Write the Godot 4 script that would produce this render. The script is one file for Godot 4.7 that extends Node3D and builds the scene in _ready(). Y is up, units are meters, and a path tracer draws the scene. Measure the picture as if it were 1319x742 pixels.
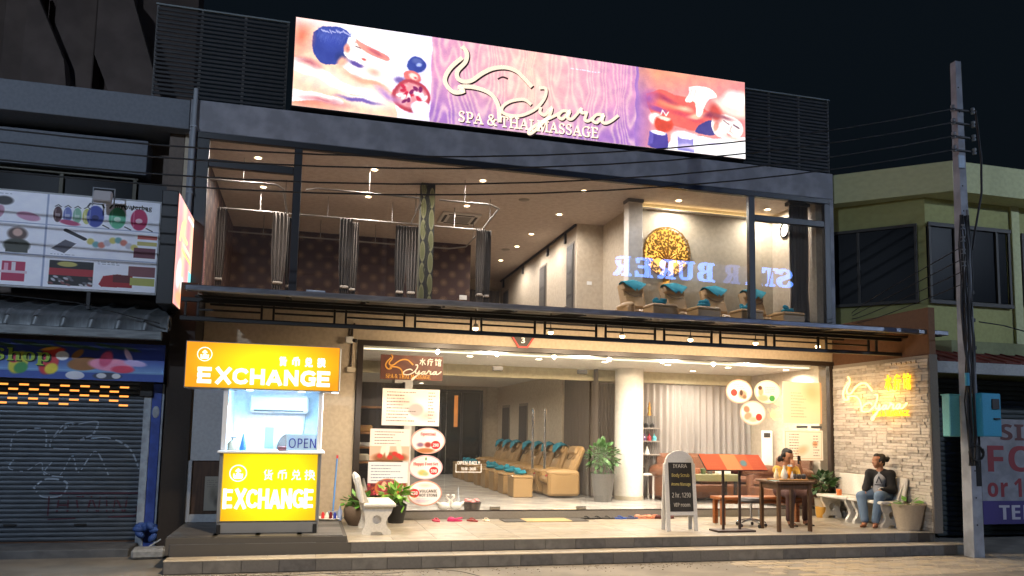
extends Node3D
# Night view of a two-storey spa with a money exchange booth, seen from across the street.
# x runs along the shop front, y is up (0 = porch floor), z points at the street; the glass stands at z = 0.

class Sh:  # collects simple solids into one mesh; points are given counter-clockwise as seen from outside
	var s := SurfaceTool.new()
	func _init() -> void:
		s.begin(Mesh.PRIMITIVE_TRIANGLES)
	func tri(a: Vector3, b: Vector3, c: Vector3, g := -1) -> void:
		s.set_smooth_group(g)
		s.add_vertex(a); s.add_vertex(c); s.add_vertex(b)
	func quad(a: Vector3, b: Vector3, c: Vector3, d: Vector3, g := -1) -> void:
		tri(a, b, c, g); tri(a, c, d, g)
	func face(p: Array, mid: Vector3) -> void:
		var n: Vector3 = (p[1] - p[0]).cross(p[2] - p[0])
		var q := p.duplicate()
		if n.dot(p[0] - mid) < 0.0: q.reverse()
		for i in range(1, q.size() - 1): tri(q[0], q[i], q[i + 1])
	func box(c: Vector3, z: Vector3, bev := 0.0, b := Basis()) -> Sh:
		var h := z / 2.0
		var k := minf(bev, minf(h.x, minf(h.y, h.z)) * 0.9)
		var at := func(ax: int, sx: float, sy: float, sz: float) -> Vector3:
			var v := Vector3(sx * (h.x - k), sy * (h.y - k), sz * (h.z - k))
			v[ax] = [sx * h.x, sy * h.y, sz * h.z][ax]
			return c + b * v
		var sg := [[-1, -1], [1, -1], [1, 1], [-1, 1]]
		for ax in 3:
			for d in [-1.0, 1.0]:
				var p := []
				for q in sg:
					var w := [0.0, 0.0, 0.0]
					w[ax] = d; w[(ax + 1) % 3] = float(q[0]); w[(ax + 2) % 3] = float(q[1])
					p.append(at.call(ax, w[0], w[1], w[2]))
				face(p, c)
		if k <= 0.0: return self
		for ax in 3:
			var a1 := (ax + 1) % 3
			var a2 := (ax + 2) % 3
			for q in sg:
				var lo := [0.0, 0.0, 0.0]
				lo[a1] = float(q[0]); lo[a2] = float(q[1])
				var hi := lo.duplicate()
				lo[ax] = -1.0; hi[ax] = 1.0
				face([at.call(a1, lo[0], lo[1], lo[2]), at.call(a1, hi[0], hi[1], hi[2]), at.call(a2, hi[0], hi[1], hi[2]), at.call(a2, lo[0], lo[1], lo[2])], c)
		for sx in [-1.0, 1.0]:
			for sy in [-1.0, 1.0]:
				for sz in [-1.0, 1.0]:
					face([at.call(0, sx, sy, sz), at.call(1, sx, sy, sz), at.call(2, sx, sy, sz)], c)
		return self
	func ext(x0: float, x1: float, y0: float, y1: float, z0: float, z1: float, bev := 0.0) -> Sh:
		return box(Vector3(x0 + x1, y0 + y1, z0 + z1) / 2.0, Vector3(absf(x1 - x0), absf(y1 - y0), absf(z1 - z0)), bev)
	func bar(a: Vector3, b: Vector3, w: float, t: float, bev := 0.0) -> Sh:  # a square bar from a to b
		var y := (b - a).normalized()
		var x := y.cross(Vector3.UP if absf(y.y) < 0.95 else Vector3.BACK).normalized()
		return box((a + b) / 2.0, Vector3(w, a.distance_to(b), t), bev, Basis(x, y, x.cross(y)))
	func tube(p: Array, r: Variant, n := 8, g := 1) -> Sh:
		var m := p.size()
		var t: Vector3 = (p[1] - p[0]).normalized()
		var u := t.cross(Vector3.UP if absf(t.y) < 0.9 else Vector3.RIGHT).normalized()
		var rings := []
		for i in m:
			var d: Vector3 = (p[mini(i + 1, m - 1)] - p[maxi(i - 1, 0)]).normalized()
			u = (u - d * u.dot(d)).normalized()
			var w := d.cross(u)
			var ring := []
			var rr: float = r[i] if r is Array else r
			for k in n:
				var an := TAU * k / n
				ring.append(p[i] + (u * cos(an) + w * sin(an)) * rr)
			rings.append(ring)
		for i in m - 1:
			for k in n:
				var k2 := (k + 1) % n
				quad(rings[i][k], rings[i][k2], rings[i + 1][k2], rings[i + 1][k], g)
		for k in range(1, n - 1):
			tri(rings[0][0], rings[0][k + 1], rings[0][k])
			tri(rings[m - 1][0], rings[m - 1][k], rings[m - 1][k + 1])
		return self
	func lathe(pr: Array, n := 24, at := Vector3.ZERO, b := Basis(), g := 1) -> Sh:  # profile of Vector2(radius, height), going up on the outside
		var gr := g
		for i in pr.size() - 1:
			if i > 0:
				var d0: Vector2 = (pr[i] - pr[i - 1]).normalized()
				var d1: Vector2 = (pr[i + 1] - pr[i]).normalized()
				if d0.dot(d1) < 0.75: gr += 1
			for k in n:
				var a0 := TAU * k / n
				var a1 := TAU * (k + 1) / n
				var e0 := Vector3(cos(a0), 0, -sin(a0))
				var e1 := Vector3(cos(a1), 0, -sin(a1))
				var q := [e0 * pr[i].x + Vector3.UP * pr[i].y, e1 * pr[i].x + Vector3.UP * pr[i].y, e1 * pr[i + 1].x + Vector3.UP * pr[i + 1].y, e0 * pr[i + 1].x + Vector3.UP * pr[i + 1].y]
				for j in 4: q[j] = at + b * q[j]
				if pr[i].x < 1e-5: tri(q[0], q[2], q[3], gr)
				elif pr[i + 1].x < 1e-5: tri(q[0], q[1], q[2], gr)
				else: quad(q[0], q[1], q[2], q[3], gr)
		return self
	func cyl(a: Vector3, b: Vector3, r: float, n := 12) -> Sh:
		return tube([a, b], r, n)
	func ball(c: Vector3, r: Vector3, n := 14, m := 8, b := Basis()) -> Sh:
		var pr := []
		for i in m + 1:
			var an := -PI / 2 + PI * i / m
			pr.append(Vector2(maxf(cos(an), 0.0), sin(an)))
		pr[0].x = 0.0
		pr[m].x = 0.0
		return lathe(pr, n, c, b * Basis.from_scale(r))
	func prism(p: PackedVector2Array, d: float, xf := Transform3D()) -> Sh:  # polygon in x, y from z = 0 to z = d
		var q := p
		if Geometry2D.is_polygon_clockwise(q):
			q = q.duplicate(); q.reverse()
		var ix := Geometry2D.triangulate_polygon(q)
		for i in range(0, ix.size(), 3):
			var t := [q[ix[i]], q[ix[i + 1]], q[ix[i + 2]]]
			if (t[1] - t[0]).cross(t[2] - t[0]) < 0.0: t.reverse()
			var f := []
			for v in t: f.append(Vector3(v.x, v.y, 0))
			tri(xf * (f[0] + Vector3(0, 0, d)), xf * (f[1] + Vector3(0, 0, d)), xf * (f[2] + Vector3(0, 0, d)))
			tri(xf * f[0], xf * f[2], xf * f[1])
		for i in q.size():
			var a := Vector3(q[i].x, q[i].y, 0)
			var c := Vector3(q[(i + 1) % q.size()].x, q[(i + 1) % q.size()].y, 0)
			var up := Vector3(0, 0, d)
			quad(xf * a, xf * c, xf * (c + up), xf * (a + up))
		return self
	func ribbon(p: Array, w: float, d: float, xf := Transform3D()) -> Sh:  # a flat stroke of width w along 2-D points
		var m := p.size()
		var closed: bool = p[0].distance_to(p[m - 1]) < 1e-4
		var l := []
		var r := []
		for i in m:
			var a: Vector2 = p[i - 1] if i > 0 else (p[m - 2] if closed else p[0])
			var c: Vector2 = p[i + 1] if i < m - 1 else (p[1] if closed else p[m - 1])
			var d0: Vector2 = (p[i] - a).normalized()
			var d1: Vector2 = (c - p[i]).normalized()
			if d0 == Vector2.ZERO: d0 = d1
			if d1 == Vector2.ZERO: d1 = d0
			var n0 := Vector2(-d0.y, d0.x)
			var n1 := Vector2(-d1.y, d1.x)
			var mi := (n0 + n1).normalized()
			if mi == Vector2.ZERO: mi = n0
			mi *= w / 2.0 / maxf(mi.dot(n0), 0.45)
			l.append(p[i] + mi); r.append(p[i] - mi)
		for i in m - 1:
			var f := []
			for v in [r[i], r[i + 1], l[i + 1], l[i]]:
				f.append(xf * Vector3(v.x, v.y, d)); f.append(xf * Vector3(v.x, v.y, 0))
			quad(f[0], f[2], f[4], f[6])
			quad(f[1], f[7], f[5], f[3])
			quad(f[1], f[3], f[2], f[0])
			quad(f[5], f[7], f[6], f[4])
		return self
	func done() -> ArrayMesh:
		s.generate_normals()
		return s.commit()

class Pic:  # a small painter for flat print
	var im: Image
	var w: int
	var h: int
	func _init(pw: int, ph: int, c: Color) -> void:
		w = pw; h = ph
		im = Image.create(w, h, false, Image.FORMAT_RGB8)
		im.fill(c)
	func dot(x: int, y: int, c: Color, a: float) -> void:
		im.set_pixel(x, y, im.get_pixel(x, y).lerp(c, a))
	func ell(cx: float, cy: float, rx: float, ry: float, c: Color, rot := 0.0, soft := 0.15) -> Pic:
		var R := maxf(rx, ry)
		var cs := cos(rot)
		var sn := sin(rot)
		for y in range(maxi(0, int(cy - R)), mini(h, int(cy + R) + 2)):
			for x in range(maxi(0, int(cx - R)), mini(w, int(cx + R) + 2)):
				var dx := x - cx
				var dy := y - cy
				var e := sqrt(pow((dx * cs + dy * sn) / rx, 2) + pow((dy * cs - dx * sn) / ry, 2))
				if e < 1.0: dot(x, y, c, clampf((1.0 - e) / soft, 0, 1))
		return self
	func rect(x0: float, y0: float, x1: float, y1: float, c: Color, a := 1.0) -> Pic:
		for y in range(maxi(0, int(y0)), mini(h, int(y1))):
			for x in range(maxi(0, int(x0)), mini(w, int(x1))):
				dot(x, y, c, a)
		return self
	func poly(p: PackedVector2Array, c: Color) -> Pic:
		var lo := p[0]
		var hi := p[0]
		for q in p:
			lo = lo.min(q); hi = hi.max(q)
		for y in range(maxi(0, int(lo.y)), mini(h, int(hi.y) + 1)):
			for x in range(maxi(0, int(lo.x)), mini(w, int(hi.x) + 1)):
				if Geometry2D.is_point_in_polygon(Vector2(x, y), p): im.set_pixel(x, y, c)
		return self
	func line(p: Array, t: float, c: Color) -> Pic:
		for i in p.size() - 1:
			var a: Vector2 = p[i]
			var b: Vector2 = p[i + 1]
			for y in range(maxi(0, int(minf(a.y, b.y) - t)), mini(h, int(maxf(a.y, b.y) + t) + 2)):
				for x in range(maxi(0, int(minf(a.x, b.x) - t)), mini(w, int(maxf(a.x, b.x) + t) + 2)):
					var d := Geometry2D.get_closest_point_to_segment(Vector2(x, y), a, b).distance_to(Vector2(x, y))
					if d < t: dot(x, y, c, clampf((t - d) * 1.2, 0, 1))
		return self
	func rows(x0: float, y0: float, x1: float, n: int, step: float, c: Color, rng: RandomNumberGenerator) -> Pic:  # lines of small print
		for i in n:
			var x := x0
			var stop := x0 + (x1 - x0) * rng.randf_range(0.55, 1.0)
			while x < stop:
				var l := rng.randf_range(3, 11)
				rect(x, y0 + i * step, minf(x + l, stop), y0 + i * step + maxf(2.0, step * 0.32), c, 0.75)
				x += l + 2.5
		return self
	func soften(k: float, sd: int, amp := .12, bend := 0.0) -> Pic:  # a print seen as a photograph: softened, with an uneven tone and a fine grain
		im.resize(int(w * k), int(h * k), Image.INTERPOLATE_LANCZOS)
		im.resize(w, h, Image.INTERPOLATE_CUBIC)
		var n := FastNoiseLite.new()
		n.seed = sd
		n.frequency = .03
		n.fractal_octaves = 4
		var wv := FastNoiseLite.new()
		wv.seed = sd + 1
		wv.frequency = .02
		wv.fractal_octaves = 1
		var src: Image = im.duplicate()
		for y in h:
			for x in w:
				var ox := clampi(x + int(wv.get_noise_2d(x + 90.0, y) * bend), 0, w - 1)
				var oy := clampi(y + int(wv.get_noise_2d(x, y + 300.0) * bend), 0, h - 1)
				var c := src.get_pixel(ox, oy)
				var t := 1.0 + n.get_noise_2d(x, y) * amp + n.get_noise_2d(x * 9.0 + 500, y * 9.0) * amp * .5
				im.set_pixel(x, y, Color(minf(c.r * t, 1), minf(c.g * t, 1), minf(c.b * (t * .5 + .5), 1)))
		return self
	func tex() -> ImageTexture:
		return ImageTexture.create_from_image(im)

class Blob:  # a body as a smooth field of tapered capsules, meshed as surface nets
	var bones := []
	func bone(a: Vector3, b: Vector3, ra: float, rb: float) -> Blob:
		bones.append([a, b, ra, rb]); return self
	func path(p: Array, r: Array) -> Blob:
		for i in p.size() - 1: bone(p[i], p[i + 1], r[i], r[i + 1])
		return self
	func add(sh: Sh, cell: float, k: float, g := 1, flat := Vector3.ONE, turn := Basis()) -> void:
		var lo := Vector3.INF
		var hi := -Vector3.INF
		for q in bones:
			var R := maxf(q[2], q[3]) + cell * 2.5 + k * 0.4
			for e in 2:
				lo = lo.min(q[e] - Vector3.ONE * R); hi = hi.max(q[e] + Vector3.ONE * R)
		var n := Vector3i(((hi - lo) / cell).ceil()) + Vector3i.ONE
		var f := PackedFloat32Array()
		f.resize(n.x * n.y * n.z)
		f.fill(9.0)
		for q in bones:
			var a: Vector3 = q[0]
			var ab: Vector3 = q[1] - a
			var l2 := maxf(ab.length_squared(), 1e-9)
			var R := maxf(q[2], q[3]) + cell * 2.5 + k
			var i0 := Vector3i(((q[0].min(q[1]) - Vector3.ONE * R - lo) / cell).floor()).clamp(Vector3i.ZERO, n - Vector3i.ONE)
			var i1 := Vector3i(((q[0].max(q[1]) + Vector3.ONE * R - lo) / cell).ceil()).clamp(Vector3i.ZERO, n - Vector3i.ONE)
			for z in range(i0.z, i1.z + 1):
				for y in range(i0.y, i1.y + 1):
					var row := (z * n.y + y) * n.x
					for x in range(i0.x, i1.x + 1):
						var p := lo + Vector3(x, y, z) * cell
						var t := clampf((p - a).dot(ab) / l2, 0.0, 1.0)
						var d: float = (p - a - ab * t).length() - lerpf(q[2], q[3], t)
						var o := f[row + x]
						var hh := maxf(k - absf(o - d), 0.0) / k
						f[row + x] = minf(o, d) - hh * hh * k * 0.25
		var at := {}
		var step := [0, 1, n.x, n.x + 1, n.x * n.y, n.x * n.y + 1, n.x * n.y + n.x, n.x * n.y + n.x + 1]
		var ec := [0, 1, 2, 3, 4, 5, 6, 7, 0, 2, 1, 3, 4, 6, 5, 7, 0, 4, 1, 5, 2, 6, 3, 7]
		for z in n.z - 1:
			for y in n.y - 1:
				var row := (z * n.y + y) * n.x
				for x in n.x - 1:
					var i := row + x
					var v0 := f[i]
					if absf(v0) > cell * 2.0: continue
					var inside := 0
					for c in 8:
						if f[i + step[c]] < 0.0: inside += 1
					if inside == 0 or inside == 8: continue
					var sum := Vector3.ZERO
					var cnt := 0
					for e in 12:
						var c0: int = ec[e * 2]
						var c1: int = ec[e * 2 + 1]
						var d0 := f[i + step[c0]]
						var d1 := f[i + step[c1]]
						if (d0 < 0.0) == (d1 < 0.0): continue
						var t := d0 / (d0 - d1)
						sum += Vector3(lerpf(c0 & 1, c1 & 1, t), lerpf((c0 >> 1) & 1, (c1 >> 1) & 1, t), lerpf(c0 >> 2, c1 >> 2, t))
						cnt += 1
					at[i] = lo + (Vector3(x, y, z) + sum / cnt) * cell
		var off := [1, n.x, n.x * n.y]
		for i in at:
			for ax in 3:
				var u: int = off[(ax + 1) % 3]
				var v: int = off[(ax + 2) % 3]
				var s0 := f[i] < 0.0
				var s1: bool = f[i + off[ax]] < 0.0
				if s0 == s1: continue
				if not (at.has(i - u) and at.has(i - v) and at.has(i - u - v)): continue
				var q := [at[i], at[i - u], at[i - u - v], at[i - v]]
				if s0: sh.quad(q[0], q[1], q[2], q[3], g)
				else: sh.quad(q[0], q[3], q[2], q[1], g)

var mats := {}
var grain := {}
var fonts := {}
var rng := RandomNumberGenerator.new()
const ORD := ["first", "second", "third", "fourth", "fifth", "sixth", "seventh", "eighth", "ninth"]
# strokes of the signs' Chinese characters on a 10 by 10 grid, y down
const GLYPH := {
	"huo": [[3, 0, 1, 3], [2, 2, 2, 5], [8, .5, 5, 2.5], [5, 0, 5, 4, 8.5, 4, 8.5, 3], [2.5, 5.5, 2.5, 8.5], [2.5, 5.5, 7.5, 5.5, 7.5, 8.5], [5, 6.2, 5, 8, 1.5, 10], [5.5, 8.3, 8.5, 10]],
	"bi": [[8, .3, 2, 1.5], [1.5, 3, 1.5, 8.5], [1.5, 3, 8.5, 3, 8.5, 8.3, 7.5, 8.3], [5, 1, 5, 10]],
	"dui": [[3, 0, 4, 1.8], [7, 0, 6, 1.8], [2.3, 2.5, 7.7, 2.5, 7.7, 5.5, 2.3, 5.5, 2.3, 2.5], [3.8, 5.5, 3.5, 8, 1, 10], [6, 5.5, 6, 9.5, 9, 9.5, 9, 8]],
	"huan": [[.3, 2.5, 3.7, 2.5], [2, 0, 2, 9.5, 1, 9], [.3, 6.5, 3.7, 5], [5.5, 0, 4.3, 2], [5.2, 1, 7.5, 1, 6.8, 2.3], [4.8, 2.5, 4.8, 5.5], [4.8, 2.5, 8.8, 2.5, 8.8, 5.5], [6.3, 2.5, 6, 4.2], [4, 6, 9.8, 6], [6.8, 4.5, 6.5, 7, 4, 10], [7, 6.5, 9.8, 10]],
	"shui": [[5, 0, 5, 9.5, 4, 9], [1, 3, 4, 3, 1, 8.5], [9, 2, 5.5, 4.5], [5.3, 4, 9.5, 9]],
	"liao": [[5, 0, 5, 1.2], [2, 1.5, 9, 1.5], [2.5, 1.5, 2.5, 6, 1, 10], [.7, 3, 1.6, 4.5], [.4, 6.8, 2, 5.8], [4, 4, 8.5, 4, 6.3, 6], [6.3, 6, 6.3, 9.5, 5.2, 9.2]],
	"guan": [[2.2, 0, .5, 3], [1.8, 1.8, 3.8, 1.8, 3.3, 3], [2, 3.5, 2, 9, 3.6, 7.8], [6.8, 0, 6.8, 1.2], [4.5, 3, 4.5, 1.7, 9.5, 1.7, 9.5, 3], [5.5, 3.8, 5.5, 10], [5.5, 3.8, 8.6, 3.8, 8.6, 6], [5.5, 6, 8.6, 6], [5.5, 7.2, 8.9, 7.2, 8.9, 9.8, 5.5, 9.8]],
	"E": [[1.2, 0, 1.2, 10], [0, 1.2, 6.5, 1.2], [0, 5, 6, 5], [0, 8.8, 6.5, 8.8]], "X": [[.8, 0, 7.2, 10], [7.2, 0, .8, 10]],
	"C": [[6.9, 2.9, 5.9, 1.5, 4, 1.1, 2.2, 1.8, 1.2, 3.5, 1.1, 6.5, 2.2, 8.2, 4, 8.9, 5.9, 8.5, 6.9, 7.1]], "H": [[1.2, 0, 1.2, 10], [6.3, 0, 6.3, 10], [1.2, 5, 6.3, 5]],
	"A": [[.6, 10, 3.7, .6], [6.8, 10, 3.7, .6], [1.6, 7, 5.8, 7]], "N": [[1.2, 0, 1.2, 10], [6.3, 0, 6.3, 10], [1.2, .8, 6.3, 9.2]],
	"G": [[6.9, 2.7, 5.9, 1.5, 4, 1.1, 2.2, 1.8, 1.2, 3.5, 1.1, 6.5, 2.2, 8.2, 4, 8.9, 6.4, 8.3], [6.4, 9.4, 6.4, 5.2], [7.5, 5.3, 4.2, 5.3]]}
# the elephant line and the script of the spa's emblem, in metres on the roof sign
const ELEPHANT := [[2.38, 8.32, 2.47, 8.21, 2.45, 8.04, 2.31, 7.85, 2.32, 7.72, 2.42, 7.67, 2.57, 7.71, 2.76, 7.87, 2.96, 7.99, 3.19, 8.04, 3.39, 8.0, 3.53, 7.89, 3.69, 7.74],
	[2.39, 8.11, 2.19, 7.9, 2.09, 7.69, 2.13, 7.55, 2.26, 7.45, 2.42, 7.49, 2.36, 7.56, 2.57, 7.59, 2.8, 7.56, 2.97, 7.47, 3.07, 7.29, 3.1, 7.0]]
const SCRIPT := [[3.83, 7.74, 3.95, 7.74, 3.93, 7.56, 3.77, 7.34, 3.53, 7.19, 3.32, 7.15, 3.15, 7.19, 3.15, 7.3, 3.3, 7.42, 3.54, 7.48, 3.68, 7.4],
	[3.86, 7.38, 3.85, 7.28, 3.94, 7.24, 4.06, 7.39, 4.03, 7.25, 3.88, 7.06, 3.71, 6.88, 3.64, 6.86, 3.68, 6.95, 3.91, 7.12, 4.08, 7.22, 4.25, 7.33],
	[4.4, 7.36, 4.28, 7.36, 4.2, 7.25, 4.28, 7.21, 4.41, 7.36, 4.38, 7.24, 4.46, 7.23, 4.56, 7.34, 4.63, 7.44, 4.65, 7.37, 4.74, 7.38, 4.71, 7.25, 4.78, 7.23, 4.88, 7.31],
	[5.06, 7.38, 4.94, 7.37, 4.86, 7.26, 4.95, 7.22, 5.07, 7.37, 5.05, 7.25, 5.13, 7.23, 5.25, 7.3, 5.37, 7.41]]


func V(x: float, y: float, z: float) -> Vector3:
	return Vector3(x, y, z)


func noise_tex(kind: String) -> Texture2D:
	if grain.has(kind): return grain[kind]
	var t := NoiseTexture2D.new()
	var n := FastNoiseLite.new()
	n.seed = 7 + kind.length()
	t.width = 256; t.height = 256; t.seamless = true
	n.frequency = {"fine": .06, "blot": .012, "streak": .02, "cloth": .2}[kind]
	n.fractal_octaves = 5
	t.noise = n
	var g := Gradient.new()
	var lo: float = {"fine": .95, "blot": .87, "streak": .84, "cloth": .88}[kind]
	g.set_color(0, Color(lo, lo, lo)); g.set_color(1, Color(1, 1, 1))
	g.set_offset(0, .25); g.set_offset(1, .7)
	t.color_ramp = g
	grain[kind] = t
	return t


func M(key: String, col := "808080", rough := .8, kind := "", sc := Vector3.ONE, metal := 0.0, relief := 0.0) -> StandardMaterial3D:
	if mats.has(key): return mats[key]
	var m := StandardMaterial3D.new()
	m.resource_name = key
	m.albedo_color = Color(col); m.roughness = rough; m.metallic = metal
	if kind:
		m.albedo_texture = noise_tex(kind)
		m.uv1_triplanar = true; m.uv1_world_triplanar = true
		m.uv1_scale = sc
		if relief > 0.0:
			m.heightmap_enabled = true; m.heightmap_texture = m.albedo_texture; m.heightmap_scale = relief
	mats[key] = m
	return m


func glow(key: String, col: Color, e := 1.0, base := "202020") -> StandardMaterial3D:
	if mats.has(key): return mats[key]
	var m := StandardMaterial3D.new()
	m.resource_name = key
	m.albedo_color = Color(base); m.roughness = .5
	m.emission_enabled = true; m.emission = col; m.emission_energy_multiplier = e
	mats[key] = m
	return m


func printed(key: String, t: Texture2D, lit := 0.0, rough := .5) -> StandardMaterial3D:
	var m := StandardMaterial3D.new()
	m.resource_name = key
	m.roughness = rough
	if lit > 0.0:
		m.albedo_color = Color("101010")
		m.emission_enabled = true; m.emission = Color.WHITE; m.emission_operator = BaseMaterial3D.EMISSION_OP_MULTIPLY
		m.emission_texture = t; m.emission_energy_multiplier = lit
	else:
		m.albedo_texture = t
	mats[key] = m
	return m


func pane(key: String, a := .008, col := Color.WHITE) -> StandardMaterial3D:
	if mats.has(key): return mats[key]
	var m := StandardMaterial3D.new()
	m.resource_name = key
	m.transparency = BaseMaterial3D.TRANSPARENCY_ALPHA
	m.albedo_color = Color(col, a); m.roughness = .01
	mats[key] = m
	return m


func hang(par: Node, n: String, mesh: Mesh, m: Material, pos := Vector3.ZERO, rot := Vector3.ZERO, label := "") -> MeshInstance3D:
	var o := MeshInstance3D.new()
	o.name = n; o.mesh = mesh; o.material_override = m
	par.add_child(o, true)
	o.position = pos; o.rotation = rot
	if label: o.set_meta("label", label)
	return o


func part(par: Node3D, n: String, sh: Sh, m: Material, label := "") -> MeshInstance3D:  # a part whose shape is given in the scene's own metres
	return hang(par, n, sh.done(), m, -par.global_position, Vector3.ZERO, label)


func tag(o: Node, label: String, cat: String, group := "") -> Node:
	o.set_meta("label", label); o.set_meta("category", cat)
	if group: o.set_meta("group", group)
	return o


func thing(n: String, label: String, cat: String, pos := Vector3.ZERO, group := "", rot := 0.0) -> Node3D:
	var o := Node3D.new()
	o.name = n
	add_child(o, true)
	o.position = pos; o.rotation.y = rot
	tag(o, label, cat, group)
	return o


func one(n: String, label: String, cat: String, mesh: Mesh, m: Material, pos := Vector3.ZERO, group := "", rot := Vector3.ZERO) -> MeshInstance3D:
	var o := hang(self, n, mesh, m, pos, rot)
	tag(o, label, cat, group)
	return o


func copy(src: Node3D, label: String, pos: Vector3, rot := 0.0, group := "") -> Node3D:
	var o: Node3D = src.duplicate()
	o.name = String(src.name).rstrip("0123456789")
	add_child(o, true)
	o.position = pos; o.rotation.y = rot
	o.set_meta("label", label)
	if group: o.set_meta("group", group)
	return o


func setting(n: String, sh: Sh, m: Material) -> MeshInstance3D:
	var o := hang(self, n, sh.done(), m)
	o.set_meta("kind", "structure")
	return o


func sheet(w: float, h: float, d := .004) -> ArrayMesh:  # a thin board, its front carrying the whole picture
	var s := SurfaceTool.new()
	s.begin(Mesh.PRIMITIVE_TRIANGLES)
	var put := func(p: Array, uv: Array) -> void:
		for i in [0, 2, 1, 0, 3, 2]:
			s.set_uv(uv[i]); s.add_vertex(p[i])
	var a := w / 2.0
	var b := h / 2.0
	var e := [Vector2(.002, .5), Vector2(.002, .5), Vector2(.002, .5), Vector2(.002, .5)]
	s.set_smooth_group(-1)
	put.call([V(-a, -b, 0), V(a, -b, 0), V(a, b, 0), V(-a, b, 0)], [Vector2(0, 1), Vector2(1, 1), Vector2(1, 0), Vector2(0, 0)])
	put.call([V(a, -b, -d), V(-a, -b, -d), V(-a, b, -d), V(a, b, -d)], e)
	put.call([V(-a, -b, -d), V(a, -b, -d), V(a, -b, 0), V(-a, -b, 0)], e)
	put.call([V(-a, b, 0), V(a, b, 0), V(a, b, -d), V(-a, b, -d)], e)
	put.call([V(-a, -b, -d), V(-a, -b, 0), V(-a, b, 0), V(-a, b, -d)], e)
	put.call([V(a, -b, 0), V(a, -b, -d), V(a, b, -d), V(a, b, 0)], e)
	s.generate_normals()
	return s.commit()


func disc(rx: float, ry: float, d := .003) -> ArrayMesh:  # a thin oval board with a picture
	var s := SurfaceTool.new()
	s.begin(Mesh.PRIMITIVE_TRIANGLES)
	s.set_smooth_group(-1)
	for i in 40:
		var p := []
		for k in [i, i + 1]:
			p.append(Vector2(cos(TAU * k / 40.0), sin(TAU * k / 40.0)))
		for q in [Vector2.ZERO, p[1], p[0]]:
			s.set_uv(Vector2(.5 + q.x / 2, .5 - q.y / 2)); s.add_vertex(V(q.x * rx, q.y * ry, 0))
		for q in [Vector2.ZERO, p[0], p[1]]:
			s.set_uv(Vector2(.5 + q.x / 2, .5 - q.y / 2)); s.add_vertex(V(q.x * rx, q.y * ry, -d))
		var e := [V(p[0].x * rx, p[0].y * ry, -d), V(p[1].x * rx, p[1].y * ry, -d), V(p[1].x * rx, p[1].y * ry, 0), V(p[0].x * rx, p[0].y * ry, 0)]
		for j in [0, 2, 1, 0, 3, 2]:
			s.set_uv(Vector2(.5 + p[0].x * .49, .5 - p[0].y * .49)); s.add_vertex(e[j])
	s.generate_normals()
	return s.commit()


func txt(par: Node3D, n: String, word: String, font: String, pos: Vector3, w: float, h: float, m: Material, d := .004, rot := Vector3.ZERO) -> MeshInstance3D:
	var tm := TextMesh.new()
	if not fonts.has(font):
		var sf := SystemFont.new()
		sf.font_names = PackedStringArray(["Droid Serif" if font.begins_with("serif") else "Droid Sans"])
		sf.font_weight = 700 if font.ends_with("bold") else 400
		fonts[font] = sf
	tm.font = fonts[font]; tm.text = word; tm.font_size = 48; tm.pixel_size = .01; tm.depth = .02; tm.curve_step = 1.2
	var b := tm.get_aabb()
	var k := Vector3(w / b.size.x, h / b.size.y, d / .02)
	var o := hang(par, n, tm, m)
	var bs := Basis.from_euler(rot)
	o.transform = Transform3D(bs * Basis.from_scale(k), pos - bs * (b.get_center() * k))
	return o


func smooth(p: Array, n := 5) -> Array:  # x, y pairs to a Catmull-Rom line
	var q := []
	for i in range(0, p.size(), 2): q.append(Vector2(p[i], p[i + 1]))
	var o := []
	for i in q.size() - 1:
		for k in n:
			o.append(q[i].cubic_interpolate(q[i + 1], q[maxi(i - 1, 0)], q[mini(i + 2, q.size() - 1)], float(k) / n))
	o.append(q[-1])
	return o


func glyphs(word: Array, w: float, h: float, t: float, gap: float, d := .006) -> ArrayMesh:  # characters of strokes, side by side, centred
	var sh := Sh.new()
	var cw := (w - gap * (word.size() - 1)) / word.size()
	var lift := 0
	for i in word.size():
		var wide := 10.0 if String(word[i]).length() > 1 else 7.5
		for s in GLYPH[word[i]]:
			var p := []
			for k in range(0, s.size(), 2):
				p.append(Vector2(-w / 2 + i * (cw + gap) + s[k] / wide * cw, h / 2 - s[k + 1] / 10.0 * h))
			sh.ribbon(p, t, d + lift % 7 * .0004)
			lift += 1
	return sh.done()


func glyph_row(par: Node3D, n: String, word: Array, w: float, h: float, t: float, gap: float, m: Material, at: Vector3, rot := Vector3.ZERO, d := .006) -> void:  # each character a part of its own
	var cw := (w - gap * (word.size() - 1)) / word.size()
	for i in word.size():
		hang(par, n, glyphs([word[i]], cw, h, t, 0, d), m, at + Basis.from_euler(rot) * V(-w / 2 + cw / 2 + i * (cw + gap), 0, 0), rot)


func emblem(lines: Array, x0: float, y0: float, sc: float, t: float, round := false) -> ArrayMesh:  # the emblem's lines as flat strokes or round tubes
	var sh := Sh.new()
	for i in lines.size():
		var p := smooth(lines[i])
		var q := []
		for v in p: q.append((v - Vector2(x0, y0)) * sc)
		if round:
			var r := []
			for v in q: r.append(V(v.x, v.y, 0))
			sh.tube(r, t / 2, 6)
		else:
			sh.ribbon(q, t, .01 + i * .0006)
	return sh.done()


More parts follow.
